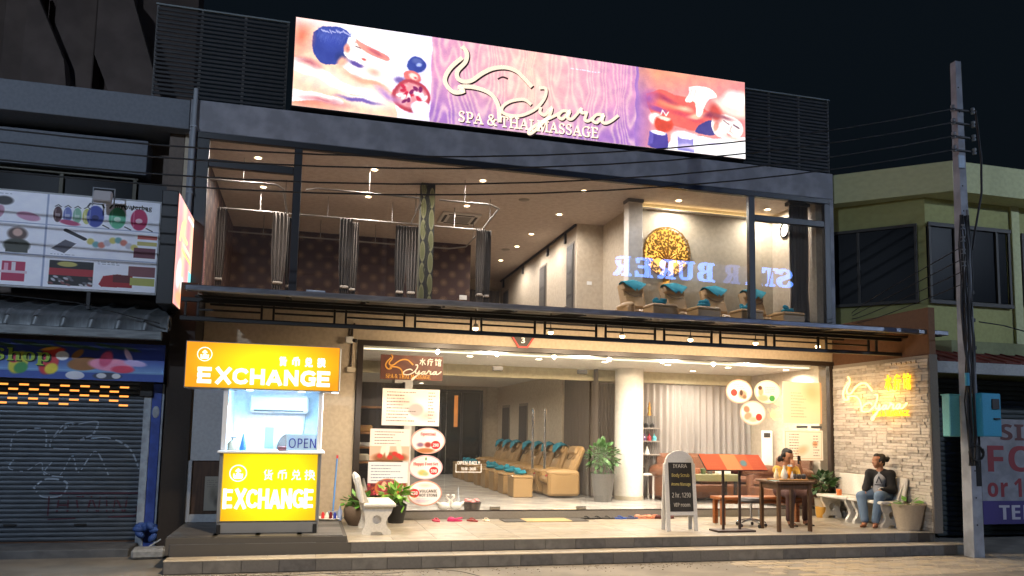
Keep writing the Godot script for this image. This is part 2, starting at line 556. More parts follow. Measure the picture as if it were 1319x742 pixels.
func spot(par: Node3D, at: Vector3, e: float, col: Color, ang := 75.0, size := .04, to := Vector3.DOWN) -> void:
	var l := SpotLight3D.new()
	l.name = "lamp_light"
	l.light_energy = e; l.light_color = col; l.spot_angle = ang; l.spot_angle_attenuation = .6; l.light_size = size; l.shadow_enabled = true
	l.spot_range = 30; l.spot_attenuation = 2
	par.add_child(l, true)
	l.position = at
	l.basis = Basis.looking_at(to, Vector3.FORWARD if absf(to.normalized().y) > .9 else Vector3.UP)


func omni(par: Node3D, at: Vector3, e: float, col: Color, size := .05) -> void:
	var l := OmniLight3D.new()
	l.name = "lamp_light"
	l.light_energy = e; l.light_color = col; l.light_size = size; l.shadow_enabled = true; l.omni_range = 30; l.omni_attenuation = 2
	par.add_child(l, true)
	l.position = at


func area(par: Node3D, at: Vector3, w: float, h: float, e: float, col: Color, to := Vector3.BACK) -> void:
	var l := AreaLight3D.new()
	l.name = "panel_light"
	l.area_size = Vector2(w, h); l.light_energy = e; l.light_color = col; l.shadow_enabled = true; l.area_range = 40; l.area_attenuation = 2
	par.add_child(l, true)
	l.position = at
	l.basis = Basis.looking_at(to, Vector3.UP if absf(to.y) < .9 else Vector3.FORWARD)


func pleats(x0: float, x1: float, y0: float, y1: float, n: int, amp: float, pinch := 0.0, seed_ := 1) -> Sh:  # a curtain hanging in folds in the x, y plane, with a back face
	var sh := Sh.new()
	var r := RandomNumberGenerator.new()
	r.seed = seed_
	var per := 6
	var m := n * per
	var ph := []
	for i in n + 1: ph.append(r.randf_range(.6, 1.25))
	var cols := []
	for i in m + 1:
		var t := float(i) / m
		var a: float = amp * ph[i / per] * cos(TAU * i / per)
		var c := []
		for j in 7:
			var v := j / 6.0
			var sq := 1.0 - pinch * exp(-pow((v - .38) / .1, 2))
			c.append(V(lerpf(x0, x1, .5 + (t - .5) * sq), lerpf(y0, y1, v), a * (1.0 - .25 * v)))
		cols.append(c)
	for i in m:
		for j in 6:
			sh.quad(cols[i][j], cols[i + 1][j], cols[i + 1][j + 1], cols[i][j + 1], 1)
			var b := V(0, 0, -.006)
			sh.quad(cols[i + 1][j] + b, cols[i][j] + b, cols[i][j + 1] + b, cols[i + 1][j + 1] + b, 2)
	return sh


func leaves(n: int, c: Vector3, r: Vector3, size: float, seed_: int, droop := .3) -> Sh:  # folded leaves spread through a volume
	var sh := Sh.new()
	var g := RandomNumberGenerator.new()
	g.seed = seed_
	for i in n:
		var d := V(g.randfn(), g.randfn() * .8 + .3, g.randfn()).normalized()
		var p := c + d * r * pow(g.randf(), .45)
		var dir := (d + V(g.randf_range(-.5, .5), -droop + g.randf_range(-.3, .5), g.randf_range(-.5, .5))).normalized()
		var side := dir.cross(V(g.randf() - .5, 1, g.randf() - .5)).normalized()
		var up := side.cross(dir)
		var l := size * g.randf_range(.6, 1.3)
		var w := l * .32
		var mid := p + dir * l * .5 - up * l * .06
		var tip := p + dir * l - up * l * .12
		sh.tri(p, mid + side * w, tip, i % 50 + 2)
		sh.tri(p, tip, mid - side * w, i % 50 + 2)
		sh.tri(p, mid + up * .002, mid + side * w)
	return sh


func _ready() -> void:
	var cam := Camera3D.new()
	cam.name = "camera"
	add_child(cam)
	cam.projection = Camera3D.PROJECTION_FRUSTUM
	cam.near = .1; cam.far = 300
	cam.size = .073846
	cam.frustum_offset = Vector2(0, .00841)
	cam.position = V(0, 1.5, 13.25)
	cam.rotation = V(.0991877, -.254139, .019406)
	var we := WorldEnvironment.new()
	we.name = "world"
	add_child(we)
	var en := Environment.new()
	we.environment = en
	var sky := ProceduralSkyMaterial.new()
	sky.sky_top_color = Color("070c11"); sky.sky_horizon_color = Color("050709"); sky.sky_curve = .2
	sky.ground_bottom_color = Color("07090c"); sky.ground_horizon_color = Color("0b1016")
	en.background_mode = Environment.BG_SKY
	en.sky = Sky.new()
	en.sky.sky_material = sky
	en.background_energy_multiplier = 1.0
	en.tonemap_mode = Environment.TONE_MAPPER_LINEAR
	en.tonemap_exposure = 1.6
	en.sdfgi_enabled = true; en.ssao_enabled = true; en.ssil_enabled = true
	rng.seed = 11
	ground()
	spa_shell()
	upstairs()
	lobby()
	shop_front()
	canopy()
	roof_sign()
	booth()
	stone_side()
	porch_things()
	people()
	left_shop()
	right_house()
	pole_and_wires()
	across_the_street()


func ground() -> void:
	var concrete := M("street concrete", "7a746a", .9, "blot", V(.35, .35, .35), 0, 1.2)
	var st := setting("street", Sh.new().ext(-70, 80, -.62, -.32, -40, 60), concrete)
	var dark := M("crack dirt", "1c1a18", .95)
	for c in [[-.9, 2.95, -.2, 3.05, .3, 2.98, .9, 3.12, 1.3, 3.02], [-.2, 3.05, .1, 3.3, .5, 3.42, .9, 3.6], [.3, 2.98, .6, 3.2, 1.2, 3.3, 1.7, 3.6], [7.2, 3.05, 7.7, 3.12, 8.3, 3.2, 9.1, 3.22], [1.7, 2.9, 2.0, 3.1, 2.2, 3.5]]:
		var sh := Sh.new()
		sh.ribbon(smooth(c, 4), .022, .003, Transform3D(Basis(Vector3.RIGHT, V(0, 0, 1), Vector3.UP), V(0, -.32, 0)))
		part(st, "crack", sh, dark)
	var bt := [M("paver pale", "958b7a", .9, "fine", V(2, 2, 2), 0, .6), M("paver grey", "857c6e", .9, "fine", V(2, 2, 2), 0, .6), M("paver buff", "9a8d76", .9, "fine", V(2, 2, 2), 0, .6)]
	var blocks := [Sh.new().box(Vector3.ZERO, V(.232, .05, .142), .008).done(), Sh.new().box(Vector3.ZERO, V(.225, .05, .138), .012).done()]
	for i in 31:
		for k in 9:
			var x: float = 5.9 + i * .24 + (k % 2) * .12 + rng.randf_range(-.004, .004)
			var z := 2.98 + k * .15
			if x > 9.95 and x < 10.5 and z < 3.2: continue
			if x < 7.0 and rng.randf() > (x - 5.6) / 1.5: continue
			hang(st, "paver", blocks[rng.randi() % 2], bt[rng.randi() % 3], V(x, -.336 + rng.randf_range(-.003, .006), z), V(rng.randf_range(-.015, .015), rng.randf_range(-.02, .02), 0))
	var grit := MultiMesh.new()
	grit.transform_format = MultiMesh.TRANSFORM_3D
	grit.mesh = Sh.new().ball(Vector3.ZERO, V(.012, .007, .01), 6, 4).done()
	grit.instance_count = 700
	for i in 700:
		var far := absf(rng.randfn()) * .22
		grit.set_instance_transform(i, Transform3D(Basis(Vector3.UP, rng.randf() * TAU).scaled(Vector3.ONE * rng.randf_range(.3, 1.3)), V(rng.randf_range(-3.5, 10.0), -.318, 2.86 + far)))
	var gi := MultiMeshInstance3D.new()
	gi.name = "road_grit"
	gi.multimesh = grit
	gi.material_override = M("grit", "6f675b", .95)
	add_child(gi, true)
	gi.set_meta("kind", "stuff"); tag(gi, "loose grit and small stones along the foot of the steps", "gravel")
	# porch: two tiled steps, a raised plinth for the booth, tiled floor
	var bed := M("tile bed", "4a4742", .9)
	var slab := setting("porch", Sh.new().ext(-1.6, 9.95, -.33, -.012, -.2, 2.488), bed)
	var low := setting("lower_step", Sh.new().ext(-1.62, 10.03, -.33, -.162, 2.4, 2.812), bed)
	var plinth := setting("booth_platform", Sh.new().ext(-1.66, .58, -.14, .068, .0, 2.468), bed)
	var riser := [M("riser tile dark", "5a5856", .55, "fine", V(1.3, 1.3, 1.3)), M("riser tile grey", "656360", .5, "blot", V(1.6, 1.6, 1.6)), M("riser tile slate", "525151", .6, "blot", V(2.2, 2.2, 2.2))]
	var rt := Sh.new().box(Vector3.ZERO, V(.446, .142, .012), .003).done()
	for i in 26:
		var x := -1.39 + i * .45
		if x > .58 and x < 9.8: hang(slab, "riser_tile", rt, riser[rng.randi() % 3], V(x, -.079, 2.494))
		if x < 9.9: hang(low, "riser_tile", rt, riser[rng.randi() % 3], V(x, -.242, 2.818))
		if x < .4: hang(plinth, "riser_tile", rt, riser[rng.randi() % 3], V(x, -.075, 2.474))
	part(slab, "riser_end", Sh.new().ext(9.95, 9.962, -.15, -.008, 0, 2.494), riser[1])
	part(low, "riser_end", Sh.new().ext(10.03, 10.042, -.32, -.17, 2.4, 2.82), riser[1])
	var floor_m := [M("porch tile pale", "a39b8c", .35, "blot", V(.9, .9, .9)), M("porch tile sand", "9a907f", .4, "blot", V(1.3, 1.3, 1.3)), M("porch tile grey", "948d82", .38, "fine", V(1, 1, 1))]
	var ft := Sh.new().box(Vector3.ZERO, V(.596, .012, .296), .002).done()
	for i in 16:
		for k in 8:
			hang(slab, "floor_tile", ft, floor_m[rng.randi() % 3], V(.9 + i * .6 - (k % 2) * .0, -.006 + rng.randf_range(-.0005, .0005), .18 + k * .3))
	part(slab, "edge_trim", Sh.new().ext(.6, 9.96, -.012, .002, 2.43, 2.503, .003), M("porch nosing", "b5aa97", .35, "fine", V(2, 2, 2)))
	for i in 20:
		hang(low, "floor_tile", ft, floor_m[rng.randi() % 3], V(-1.32 + i * .6, -.158, 2.676))
	part(low, "edge_trim", Sh.new().ext(-1.62, 10.04, -.166, -.15, 2.79, 2.826, .003), M("porch nosing"))
	for i in 4:
		for k in 8:
			hang(plinth, "floor_tile", ft, riser[rng.randi() % 3], V(-1.36 + i * .53, .074, .18 + k * .3))


func spa_shell() -> void:
	var cream := M("spa render grey", "8f9096", .85, "blot", V(.6, .6, .6), 0, .05)
	var tan := M("spa tan wall", "b8a68c", .8, "fine", V(.7, .7, .7), 0, .05)
	var inner := M("interior cream paint", "b7aa95", .75, "fine", V(.5, .5, .5))
	var white := M("interior white paint", "cfcac0", .7, "fine", V(.5, .5, .5))
	var ceil_m := M("ceiling paint", "b8aca2", .8, "fine", V(.4, .4, .4))
	var b := thing("spa_building", "two-storey spa with lit glass front, grey parapet and tan walls", "building")
	part(b, "parapet", Sh.new().ext(-2.06, 10.06, 6.27, 6.8, -.25, .035, .01), cream)
	part(b, "corner_pier", Sh.new().ext(9.972, 10.06, 3.3, 6.268, -.2, .03, .005), cream)
	part(b, "corner_pier", Sh.new().ext(-2.06, -1.935, 3.3, 6.268, -.2, .025, .005), cream)
	part(b, "side_wall", Sh.new().ext(-2.16, -2.0, -.32, 6.398, -11.5, -.26), inner)
	part(b, "side_wall", Sh.new().ext(9.85, 10.05, -.32, 6.398, -11.5, -.26), inner)
	part(b, "roof_slab", Sh.new().ext(-2.1, 10.05, 6.4, 6.62, -11.6, -.252), ceil_m)
	part(b, "back_wall", Sh.new().ext(-2.0, 9.85, -.3, 6.398, -11.5, -11.3), inner)
	part(b, "floor_slab", Sh.new().ext(-1.998, 9.848, 3.26, 3.5, -11.298, -.16), M("upstairs floor", "9a8468", .5, "streak", V(.4, 3, 3)))
	part(b, "fascia_wall", Sh.new().ext(.752, 9.97, 2.98, 3.498, -.158, .02), tan)
	part(b, "porch_wall", Sh.new().ext(-1.66, .75, -.1, 3.498, -.158, .022), tan)
	part(b, "dark_pier", Sh.new().ext(-2.02, -1.67, -.33, 3.62, -.9, .9), M("dark brown pier", "2b241f", .85, "fine", V(1, 1, 1)))
	part(b, "side_return", Sh.new().ext(9.972, 10.1, 2.905, 3.7, -.2, 2.5), M("orange brown paint", "6b4a30", .8, "fine", V(.8, .8, .8)))
	var pipe := part(b, "downpipe", Sh.new().tube([V(-1.985, 6.95, .1), V(-1.985, 3.3, .1)], .035, 10), M("pipe grey", "8d9298", .6))
	for y in [6.3, 5.2, 4.1]:
		part(pipe, "clip", Sh.new().ext(-2.03, -1.94, y, y + .03, .03, .14, .004), M("pipe grey"))
	# upper glass front
	var fr := M("black window frame", "15171b", .45)
	var w := part(b, "upper_window", Sh.new().ext(-1.93, 9.97, 6.16, 6.262, -.06, .05, .006), fr)
	part(w, "sill", Sh.new().ext(-1.93, 9.97, 3.5, 3.66, -.06, .06, .006), fr)
	for x in [[-1.93, -1.74], [-.4, -.27], [8.14, 8.27], [9.84, 9.97]]:
		part(w, "mullion", Sh.new().ext(x[0], x[1], 3.662, 6.158, -.055, .045, .006), fr)
	part(w, "transom", Sh.new().ext(-1.738, -.402, 5.7, 5.83, -.05, .04, .006), fr)
	part(w, "transom", Sh.new().ext(8.272, 9.838, 5.68, 5.8, -.05, .04, .006), fr)
	var gl := pane("clear pane", .008)
	for x in [[-1.738, -.402, 3.664, 5.698], [-1.738, -.402, 5.832, 6.156], [-.268, 1.797, 3.664, 6.156], [1.803, 3.937, 3.664, 6.156], [3.943, 6.067, 3.664, 6.156], [6.073, 8.138, 3.664, 6.156], [8.272, 9.838, 3.664, 5.678], [8.272, 9.838, 5.802, 6.156]]:
		part(w, "pane", Sh.new().ext(x[0], x[1], x[2], x[3], -.012, .0), gl)
	# upstairs rooms
	var paper := Pic.new(256, 256, Color("38201a"))
	for i in 2:
		for k in 2:
			for o in [[0, 0], [64, 64]]:
				var cx: float = i * 128 + o[0] + 32
				var cy: float = k * 128 + o[1] + 32
				paper.ell(cx, cy, 30, 30, Color("57432f"), 0, .2)
				paper.ell(cx, cy, 23, 23, Color("3a221b"), 0, .2)
				for q in 6: paper.ell(cx + 13 * cos(q * TAU / 6), cy + 13 * sin(q * TAU / 6), 7, 7, Color("6b5440"), 0, .4)
				paper.ell(cx, cy, 7, 7, Color("7a644c"), 0, .4)
	var pm := printed("flowered wallpaper", paper.tex(), 0, .7)
	pm.uv1_triplanar = true; pm.uv1_world_triplanar = true; pm.uv1_scale = V(1.1, 1.1, 1.1)
	part(b, "papered_wall", Sh.new().ext(-1.998, 4.0, 3.502, 6.398, -6.85, -6.7), pm)
	part(b, "papered_wall", Sh.new().ext(-2.0, -1.97, 3.502, 6.398, -6.69, -.27), pm)
	part(b, "corridor_wall", Sh.new().ext(5.95, 6.1, 3.502, 6.398, -11.298, -3.77), inner)
	part(b, "cross_wall", Sh.new().ext(6.102, 6.598, 3.502, 6.398, -3.92, -3.77), inner)
	part(b, "link_wall", Sh.new().ext(6.6, 6.75, 3.502, 6.398, -3.92, -1.952), inner)
	part(b, "tree_wall", Sh.new().ext(6.6, 9.848, 3.502, 6.398, -1.95, -1.8), M("tree wall paint", "a49a84", .75, "fine", V(.5, .5, .5)))
	var pil := part(b, "white_pilaster", Sh.new().ext(6.3, 6.62, 3.502, 6.33, -1.798, -1.55, .008), white)
	part(pil, "cap", Sh.new().ext(6.28, 6.64, 6.332, 6.398, -1.798, -1.53, .004), M("cap grey", "6d6b68", .7))
	part(b, "light_shelf", Sh.new().ext(6.64, 9.846, 6.27, 6.3, -1.798, -1.7, .004), white)
	var strip := part(b, "light_strip", Sh.new().ext(6.66, 9.83, 6.302, 6.316, -1.78, -1.73), glow("warm strip", Color(1, .85, .6), 1.6))
	area(strip, V(8.25, 6.325, -1.755), 3.1, .05, .16, Color(1, .85, .6), Vector3.UP)
	# patterned post standing in the treatment room
	var pp := Pic.new(128, 384, Color("24231c"))
	for k in 7:
		for s in [0, 1]:
			pp.ell(26 + s * 76, k * 58 + s * 29 + 10, 27, 30, Color("7c7a55"), 0, .1)
			pp.ell(26 + s * 76, k * 58 + s * 29 + 10, 20, 22, Color("66663f"), 0, .1)
	for k in 7: pp.line([Vector2(64, k * 58 - 30), Vector2(40 + (k % 2) * 50, k * 58), Vector2(64, k * 58 + 28)], 4, Color("34331f"))
	var ppm := printed("post pattern", pp.tex(), 0, .7)
	var post := part(b, "patterned_post", Sh.new().ext(2.0, 2.27, 3.502, 6.398, -2.12, -1.87), M("post core", "4a4936", .8))
	hang(post, "post_paper", sheet(.27, 2.88, .003), ppm, V(2.135, 4.95, -1.864))
	hang(post, "post_paper", sheet(.25, 2.88, .003), ppm, V(2.276, 4.95, -1.995), V(0, PI / 2, 0))
	var dm := M("dark slatted door", "3a3734", .6)
	for d in [[-4.5, -3.9, 6.02], [-6.8, -6.15, 5.95], [-10.85, -10.2, 5.95]]:
		var dr := part(b, "corridor_door", Sh.new().ext(5.935, 5.949, 3.502, d[2], d[0], d[1], .003), M("door casing", "7b7266", .6))
		part(dr, "door_leaf", Sh.new().ext(5.915, 5.934, 3.51, d[2] - .06, d[0] + .06, d[1] - .06, .003), dm)
		for k in 4:
			part(dr, "door_panel", Sh.new().ext(5.907, 5.914, 3.6 + k * .58, 4.1 + k * .58, d[0] + .11, d[1] - .11, .003), M("door panel grey", "4c4843", .6))
		part(dr, "door_handle", Sh.new().box(V(5.89, 4.5, d[0] + .13), V(.03, .03, .12), .006), M("chrome", "c8c8c8", .2, "", V(1, 1, 1), 1.0))
	part(b, "curtain_track", Sh.new().ext(5.9, 5.945, 6.345, 6.39, -11.2, -3.8, .004), M("dark track", "2a2422", .6))
	for z in [-4.6, -6.05, -8.5, -10.84]:
		part(b, "track_bracket", Sh.new().ext(5.905, 5.947, 6.1, 6.343, z - .05, z + .05, .004), M("dark track"))
	part(b, "wall_switch", Sh.new().ext(6.2, 6.32, 4.95, 5.03, -3.769, -3.755, .003), M("switch white", "d8d8d4", .4))
	# ground floor shell: floor, dropped ceilings, walls
	var lob := part(b, "lobby_floor", Sh.new().ext(.75, 9.848, -.3, .12, -11.298, .0), M("lobby floor tile", "aaa69e", .25, "blot", V(.5, .5, .5)))
	part(lob, "plinth_face", Sh.new().ext(.76, 9.968, .001, .128, .002, .028, .003), M("plinth grey tile", "77736c", .5, "fine", V(1.5, 1.5, 1.5)))
	part(b, "lobby_wall", Sh.new().ext(.55, .75, .0, 3.258, -11.298, -.16), M("dark shelf wall", "43372d", .7, "streak", V(2, .3, 2)))
	part(b, "ceiling_slot", Sh.new().ext(.752, 9.848, 3.03, 3.12, -.5, -.16), white)
	part(b, "front_ceiling", Sh.new().ext(.752, 9.848, 2.87, 3.0, -2.7, -.5), white)
	part(b, "bulkhead", Sh.new().ext(.752, 9.848, 2.63, 3.2, -2.86, -2.702), M("bulkhead paint", "b3a98a", .75, "fine", V(.5, .5, .5)))
	part(b, "lobby_ceiling", Sh.new().ext(.752, 9.848, 2.9, 3.05, -11.298, -2.862), white)
	var cove := part(b, "light_strip", Sh.new().ext(.9, 9.8, 2.875, 2.9, -.499, -.485), glow("lobby strip", Color(1, .95, .8), 1.3))
	area(cove, V(5.3, 2.96, -.47), 8.8, .06, 1.2, Color(1, .93, .78))
	part(b, "corridor_wall", Sh.new().ext(5.95, 6.1, .122, 2.898, -11.298, -4.75), inner)
	for z in [-10.2, -8.2]:
		var dr := part(b, "lobby_door", Sh.new().ext(5.93, 5.949, .122, 2.3, z - .45, z + .45, .003), M("door casing"))
		part(dr, "door_leaf", Sh.new().ext(5.91, 5.929, .13, 2.22, z - .38, z + .38, .003), dm)
	part(b, "room_wall", Sh.new().ext(6.102, 9.848, .122, 2.898, -3.1, -2.95), inner)
	var col := []
	for q in [[.3, .12], [.3, 2.869]]: col.append(Vector2(q[0], q[1]))
	var rc := part(b, "round_column", Sh.new().lathe([Vector2(0, .121)] + col + [Vector2(0, 2.869)], 36, V(6.63, 0, -2.25)), M("column white", "d9d5cb", .55, "fine", V(.5, .5, .5)))
	part(rc, "skirting", Sh.new().lathe([Vector2(.3, .121), Vector2(.312, .122), Vector2(.312, .2), Vector2(.301, .205)], 36, V(6.63, 0, -2.25)), M("skirting beige", "b0a893", .5))
	part(b, "square_column", Sh.new().ext(1.62, 1.98, .122, 2.869, -2.5, -2.1, .006), white)
	var back := part(b, "back_door", Sh.new().ext(3.3, 5.4, .122, 2.75, -11.298, -11.26), M("dark back glass", "0d1413", .1))
	for x in [3.32, 4.05, 4.75, 5.38]: part(back, "frame_post", Sh.new().ext(x - .04, x + .04, .122, 2.75, -11.26, -11.2), fr)
	part(back, "frame_head", Sh.new().ext(3.28, 5.42, 2.7, 2.78, -11.26, -11.19), fr)
	var amber := part(back, "lit_pane", Sh.new().ext(4.5, 4.62, 1.6, 2.6, -11.258, -11.245), glow("amber pane", Color(1, .6, .25), .35))
	omni(amber, V(4.56, 2.1, -11.1), .03, Color(1, .6, .25))


func upstairs() -> void:
	var rim := M("lamp ring", "d5d2cc", .4)
	var bulb := glow("warm lamp face", Color(1, .86, .66), 7.0)
	var n := 0
	var spots := []
	for i in 6: spots.append([-1.08 + i * 2.11, -1.38, "nearest the window", ORD[i]])
	for i in 4: spots.append([-1.08 + i * 2.13, -3.18, "of the second row", ORD[i]])
	for i in 3: spots.append([5.2, [-5.08, -6.46, -8.26][i], "along the corridor wall", ORD[i]])
	for s in spots:
		var t := thing("ceiling_downlight", "recessed downlight upstairs %s, %s from the %s" % [s[2], s[3], "window" if s[2].begins_with("along") else "left"], "ceiling light", V(s[0], 6.4, s[1]), "recessed downlights upstairs")
		hang(t, "ring", Sh.new().lathe([Vector2(.055, -.002), Vector2(.085, -.006), Vector2(.09, .0)], 20).done(), rim)
		hang(t, "lamp_face", Sh.new().lathe([Vector2(0, -.012), Vector2(.055, -.01), Vector2(.055, 0)], 20).done(), bulb)
		spot(t, V(0, -.03, 0), 2.7, Color(1, .96, .93), 86)
		n += 1
	# ceiling tracks for the cubicle curtains
	var steel := M("white track", "7b7771", .5)
	var tr := [[[-1.9, -1.5, -.75, -1.45, -.62, -1.7, -.6, -3.4], "left treatment bay"], [[-.2, -1.6, 0, -1.45, 1.9, -1.45, 1.98, -1.8, 2.0, -3.4], "middle treatment bay"], [[2.3, -1.46, 3.3, -1.45, 3.55, -1.7, 3.58, -3.4], "right treatment bay"],
		[[-1.95, -3.42, 3.5, -3.42], "row across all bays"], [[-1.95, -5.42, 3.2, -5.42, 3.55, -5.1, 3.58, -3.5], "back of the bays by the flowered wall"]]
	for q in tr:
		var t := thing("curtain_track", "white curtain track on ceiling rods, %s" % q[1], "curtain rail", V(q[0][0], 5.95, q[0][1]), "curtain tracks upstairs")
		var p := []
		for i in range(0, q[0].size(), 2): p.append(V(q[0][i], 5.95, q[0][i + 1]))
		part(t, "rail", Sh.new().tube(p, .018, 8), steel)
		var k := 0
		for i in p.size() - 1:
			var m: Vector3 = (p[i] + p[i + 1]) / 2
			if p[i].distance_to(p[i + 1]) < .6: continue
			for f in ([.5] if p[i].distance_to(p[i + 1]) < 2.5 else [.15, .4, .65, .9]):
				m = p[i].lerp(p[i + 1], f)
				part(t, "rod", Sh.new().cyl(m, V(m.x, 6.4, m.z), .009, 6), steel)
	var cloth := M("grey beige curtain", "6c655e", .9, "cloth", V(6, 6, 6))
	var dk := M("grey brown curtain", "4a4540", .9, "cloth", V(6, 6, 6))
	for c in [[-1.86, -3.3, .1, cloth, "beside the left wall"], [-.72, -3.3, .15, cloth, "in front of the first mullion"], [-.5, -3.6, .1, dk, "darker, right behind the first bundle"], [.62, -3.3, .13, dk, "second bundle across the room"], [.8, -3.55, .1, cloth, "slim bundle tied beside the second"], [1.8, -3.5, .12, dk, "dark bundle left of the patterned post"], [2.05, -3.5, .13, cloth, "bundle behind the patterned post"], [3.5, -3.2, .1, cloth, "pale bundle at the right end of the bays"], [3.68, -3.3, .08, dk, "dark bundle at the right end of the bays"]]:
		var t := thing("tied_curtain", "cubicle curtain tied in a bundle, %s" % c[4], "curtain", V(c[0], 3.52, c[1]), "tied cubicle curtains")
		hang(t, "cloth", pleats(-c[2], c[2], 0, 2.4, 4, .05, .45, int(c[0] * 10) + 40).done(), c[3])
		hang(t, "tie_band", Sh.new().box(V(0, .92, 0), V(c[2] * 1.3, .05, .16), .01).done(), M("tie band", "a39a8d", .8))
	# cassette air conditioner and small ceiling things
	var ac := thing("ceiling_air_conditioner", "square white cassette air conditioner in the treatment room ceiling", "air conditioner", V(3.2, 6.4, -4.2))
	hang(ac, "cover", Sh.new().box(V(0, -.02, 0), V(.9, .04, .9), .012).done(), M("appliance white", "c8c6c2", .4))
	hang(ac, "grille", Sh.new().box(V(0, -.046, 0), V(.5, .012, .5), .004).done(), M("grille grey", "8a8886", .5))
	for a in 4: hang(ac, "vent_slot", Sh.new().box(Basis(Vector3.UP, a * PI / 2) * V(0, -.043, .35), V(.6, .008, .06) if a % 2 == 0 else V(.06, .008, .6)).done(), M("slot dark", "3a3a3a", .6))
	for q in [[4.25, -2.35], [5.0, -6.9]]:
		var t := one("ceiling_speaker", "flat round ceiling disc %s" % ("near the window side of the corridor" if q[1] > -4 else "far down the corridor"), "speaker", Sh.new().lathe([Vector2(0, -.02), Vector2(.1, -.018), Vector2(.12, 0)], 20).done(), M("speaker grey", "8d867e", .6), V(q[0], 6.4, q[1]))
	# lit tree disc
	var t := thing("tree_lamp", "round golden tree-of-life lamp glowing on the upstairs wall", "wall lamp", V(7.27, 5.37, -1.8))
	var gold := M("pierced gold", "7d5a1c", .4, "", V(1, 1, 1), .6)
	t.scale = Vector3.ONE * .9
	hang(t, "glowing_back", Sh.new().lathe([Vector2(0, .02), Vector2(.56, .02), Vector2(.56, .012)], 40, Vector3.ZERO, Basis(Vector3.RIGHT, PI / 2)).done(), glow("gold glow", Color(1, .72, .3), 1.3))
	var lace := Sh.new()
	var g := RandomNumberGenerator.new()
	g.seed = 5
	for i in 620:
		var a := g.randf() * TAU
		var r := .6 * sqrt(g.randf())
		if r < .42 and sin(a) < -.55: continue
		var c := V(r * cos(a), r * sin(a), .06 + g.randf() * .012)
		var d := V(cos(a * 3 + i), sin(a * 3 + i), 0) * g.randf_range(.024, .046)
		lace.prism(PackedVector2Array([Vector2(d.x, d.y), Vector2(-d.y, d.x) * .55, Vector2(-d.x, -d.y), Vector2(d.y, -d.x) * .55]), .006, Transform3D(Basis(), c))
	hang(t, "leaves", lace.done(), gold)
	var tk := Sh.new()
	tk.tube([V(0, -.72, .05), V(-.02, -.45, .06), V(.02, -.2, .06)], [.1, .05, .04], 8)
	for a in [[-.35, .05], [-.2, .3], [.05, .42], [.28, .25], [.4, -.02], [-.45, -.2], [.45, -.25]]:
		tk.tube([V(.01, -.22, .06), V(a[0] * .5, a[1] * .4 - .05, .062), V(a[0], a[1], .06)], [.03, .02, .008], 6)
	hang(t, "branches", tk.done(), gold)
	hang(t, "rim", Sh.new().tube(range(41).map(func(i): return V(.6 * cos(i * TAU / 40), .6 * sin(i * TAU / 40), .06)), .012, 6).done(), gold)
	omni(t, V(0, -.05, .16), .06, Color(1, .72, .3), .3)
	omni(t, V(0, -.72, .1), .035, Color(1, .75, .3), .05)
	# recliners upstairs, and the same kind in the lobby
	var rec := recliner()
	var ott := ottoman()
	for i in 4:
		var at := V(6.38 + i * .93, 3.5, -1.15)
		var where: String = ["leftmost, half behind the white pilaster", "under the golden tree lamp", "third, right of the tree lamp", "fourth, behind the right mullion"][i]
		if i == 0:
			rec.position = at; rec.rotation.y = .05
			rec.set_meta("label", "beige recliner upstairs, " + where)
			rec.set_meta("group", "recliners upstairs")
			ott.position = at + V(.06, 0, .8); ott.rotation.y = .05
			ott.set_meta("label", "beige footstool upstairs before the recliner, " + where)
		else:
			copy(rec, "beige recliner upstairs, " + where, at, .05)
			copy(ott, "beige footstool upstairs before the recliner, " + where, at + V(.06, 0, .8), .05)
		var tw := towel(i)
		tw.position = at + V(0, 1.1, -.3); tw.rotation.y = .05
		tag(tw, "teal towel folded over the upstairs recliner, " + where, "towel", "towels over recliners upstairs")
		tag(bundle(at + V(.06, .47, .8), i), "teal towel heap on the upstairs footstool, " + where, "towel", "towel heaps upstairs")
	var zs := [-2.95, -3.85, -4.75, -5.65, -6.5, -7.75, -8.65, -9.5]
	for i in 8:
		var at := V(5.3, .12, zs[i])
		copy(rec, "beige lobby recliner facing left, %s from the window" % ORD[i], at, -PI / 2, "recliners along the lobby wall")
		copy(ott, "beige lobby footstool, %s from the window" % ORD[i], at + V(-.86, 0, 0), -PI / 2, "footstools along the lobby wall")
		if i > 0:
			var tw := towel(i)
			tw.position = at + V(.3, 1.1, 0); tw.rotation.y = -PI / 2
			tag(tw, "teal towel over the lobby recliner that is %s from the window" % ORD[i], "towel", "towels over lobby recliners")
		if i < 4 or i == 5 or i == 6:
			tag(bundle(at + V(-.86, .47, 0), i + 3), "teal towel heap on the lobby footstool that is %s from the window" % ORD[i], "towel", "towel heaps in the lobby")
	for i in 2:
		one("small_cushion", "small red cloth on the seat of the %s lobby recliner" % ORD[i], "cloth", Sh.new().ball(Vector3.ZERO, V(.1, .05, .08), 12, 7).done(), M("red cloth", "9a2a20", .9, "cloth", V(8, 8, 8)), V(5.05, .56, zs[i] + .12))
	# clock, thermostat, right curtain
	var ck := thing("wall_clock", "round black-rimmed clock on the upstairs right wall", "clock", V(9.85, 5.95, -1.3))
	hang(ck, "face", Sh.new().lathe([Vector2(0, .02), Vector2(.15, .02), Vector2(.15, 0)], 24, Vector3.ZERO, Basis(Vector3.BACK, PI / 2)).done(), M("clock face", "d9d6cf", .5))
	hang(ck, "rim", Sh.new().tube(range(25).map(func(i): return V(-.02, .155 * cos(i * TAU / 24), .155 * sin(i * TAU / 24))), .02, 8).done(), M("clock black", "17171a", .4))
	hang(ck, "hand", Sh.new().bar(V(-.026, 0, 0), V(-.026, .1, .03), .012, .004).done(), M("clock black"))
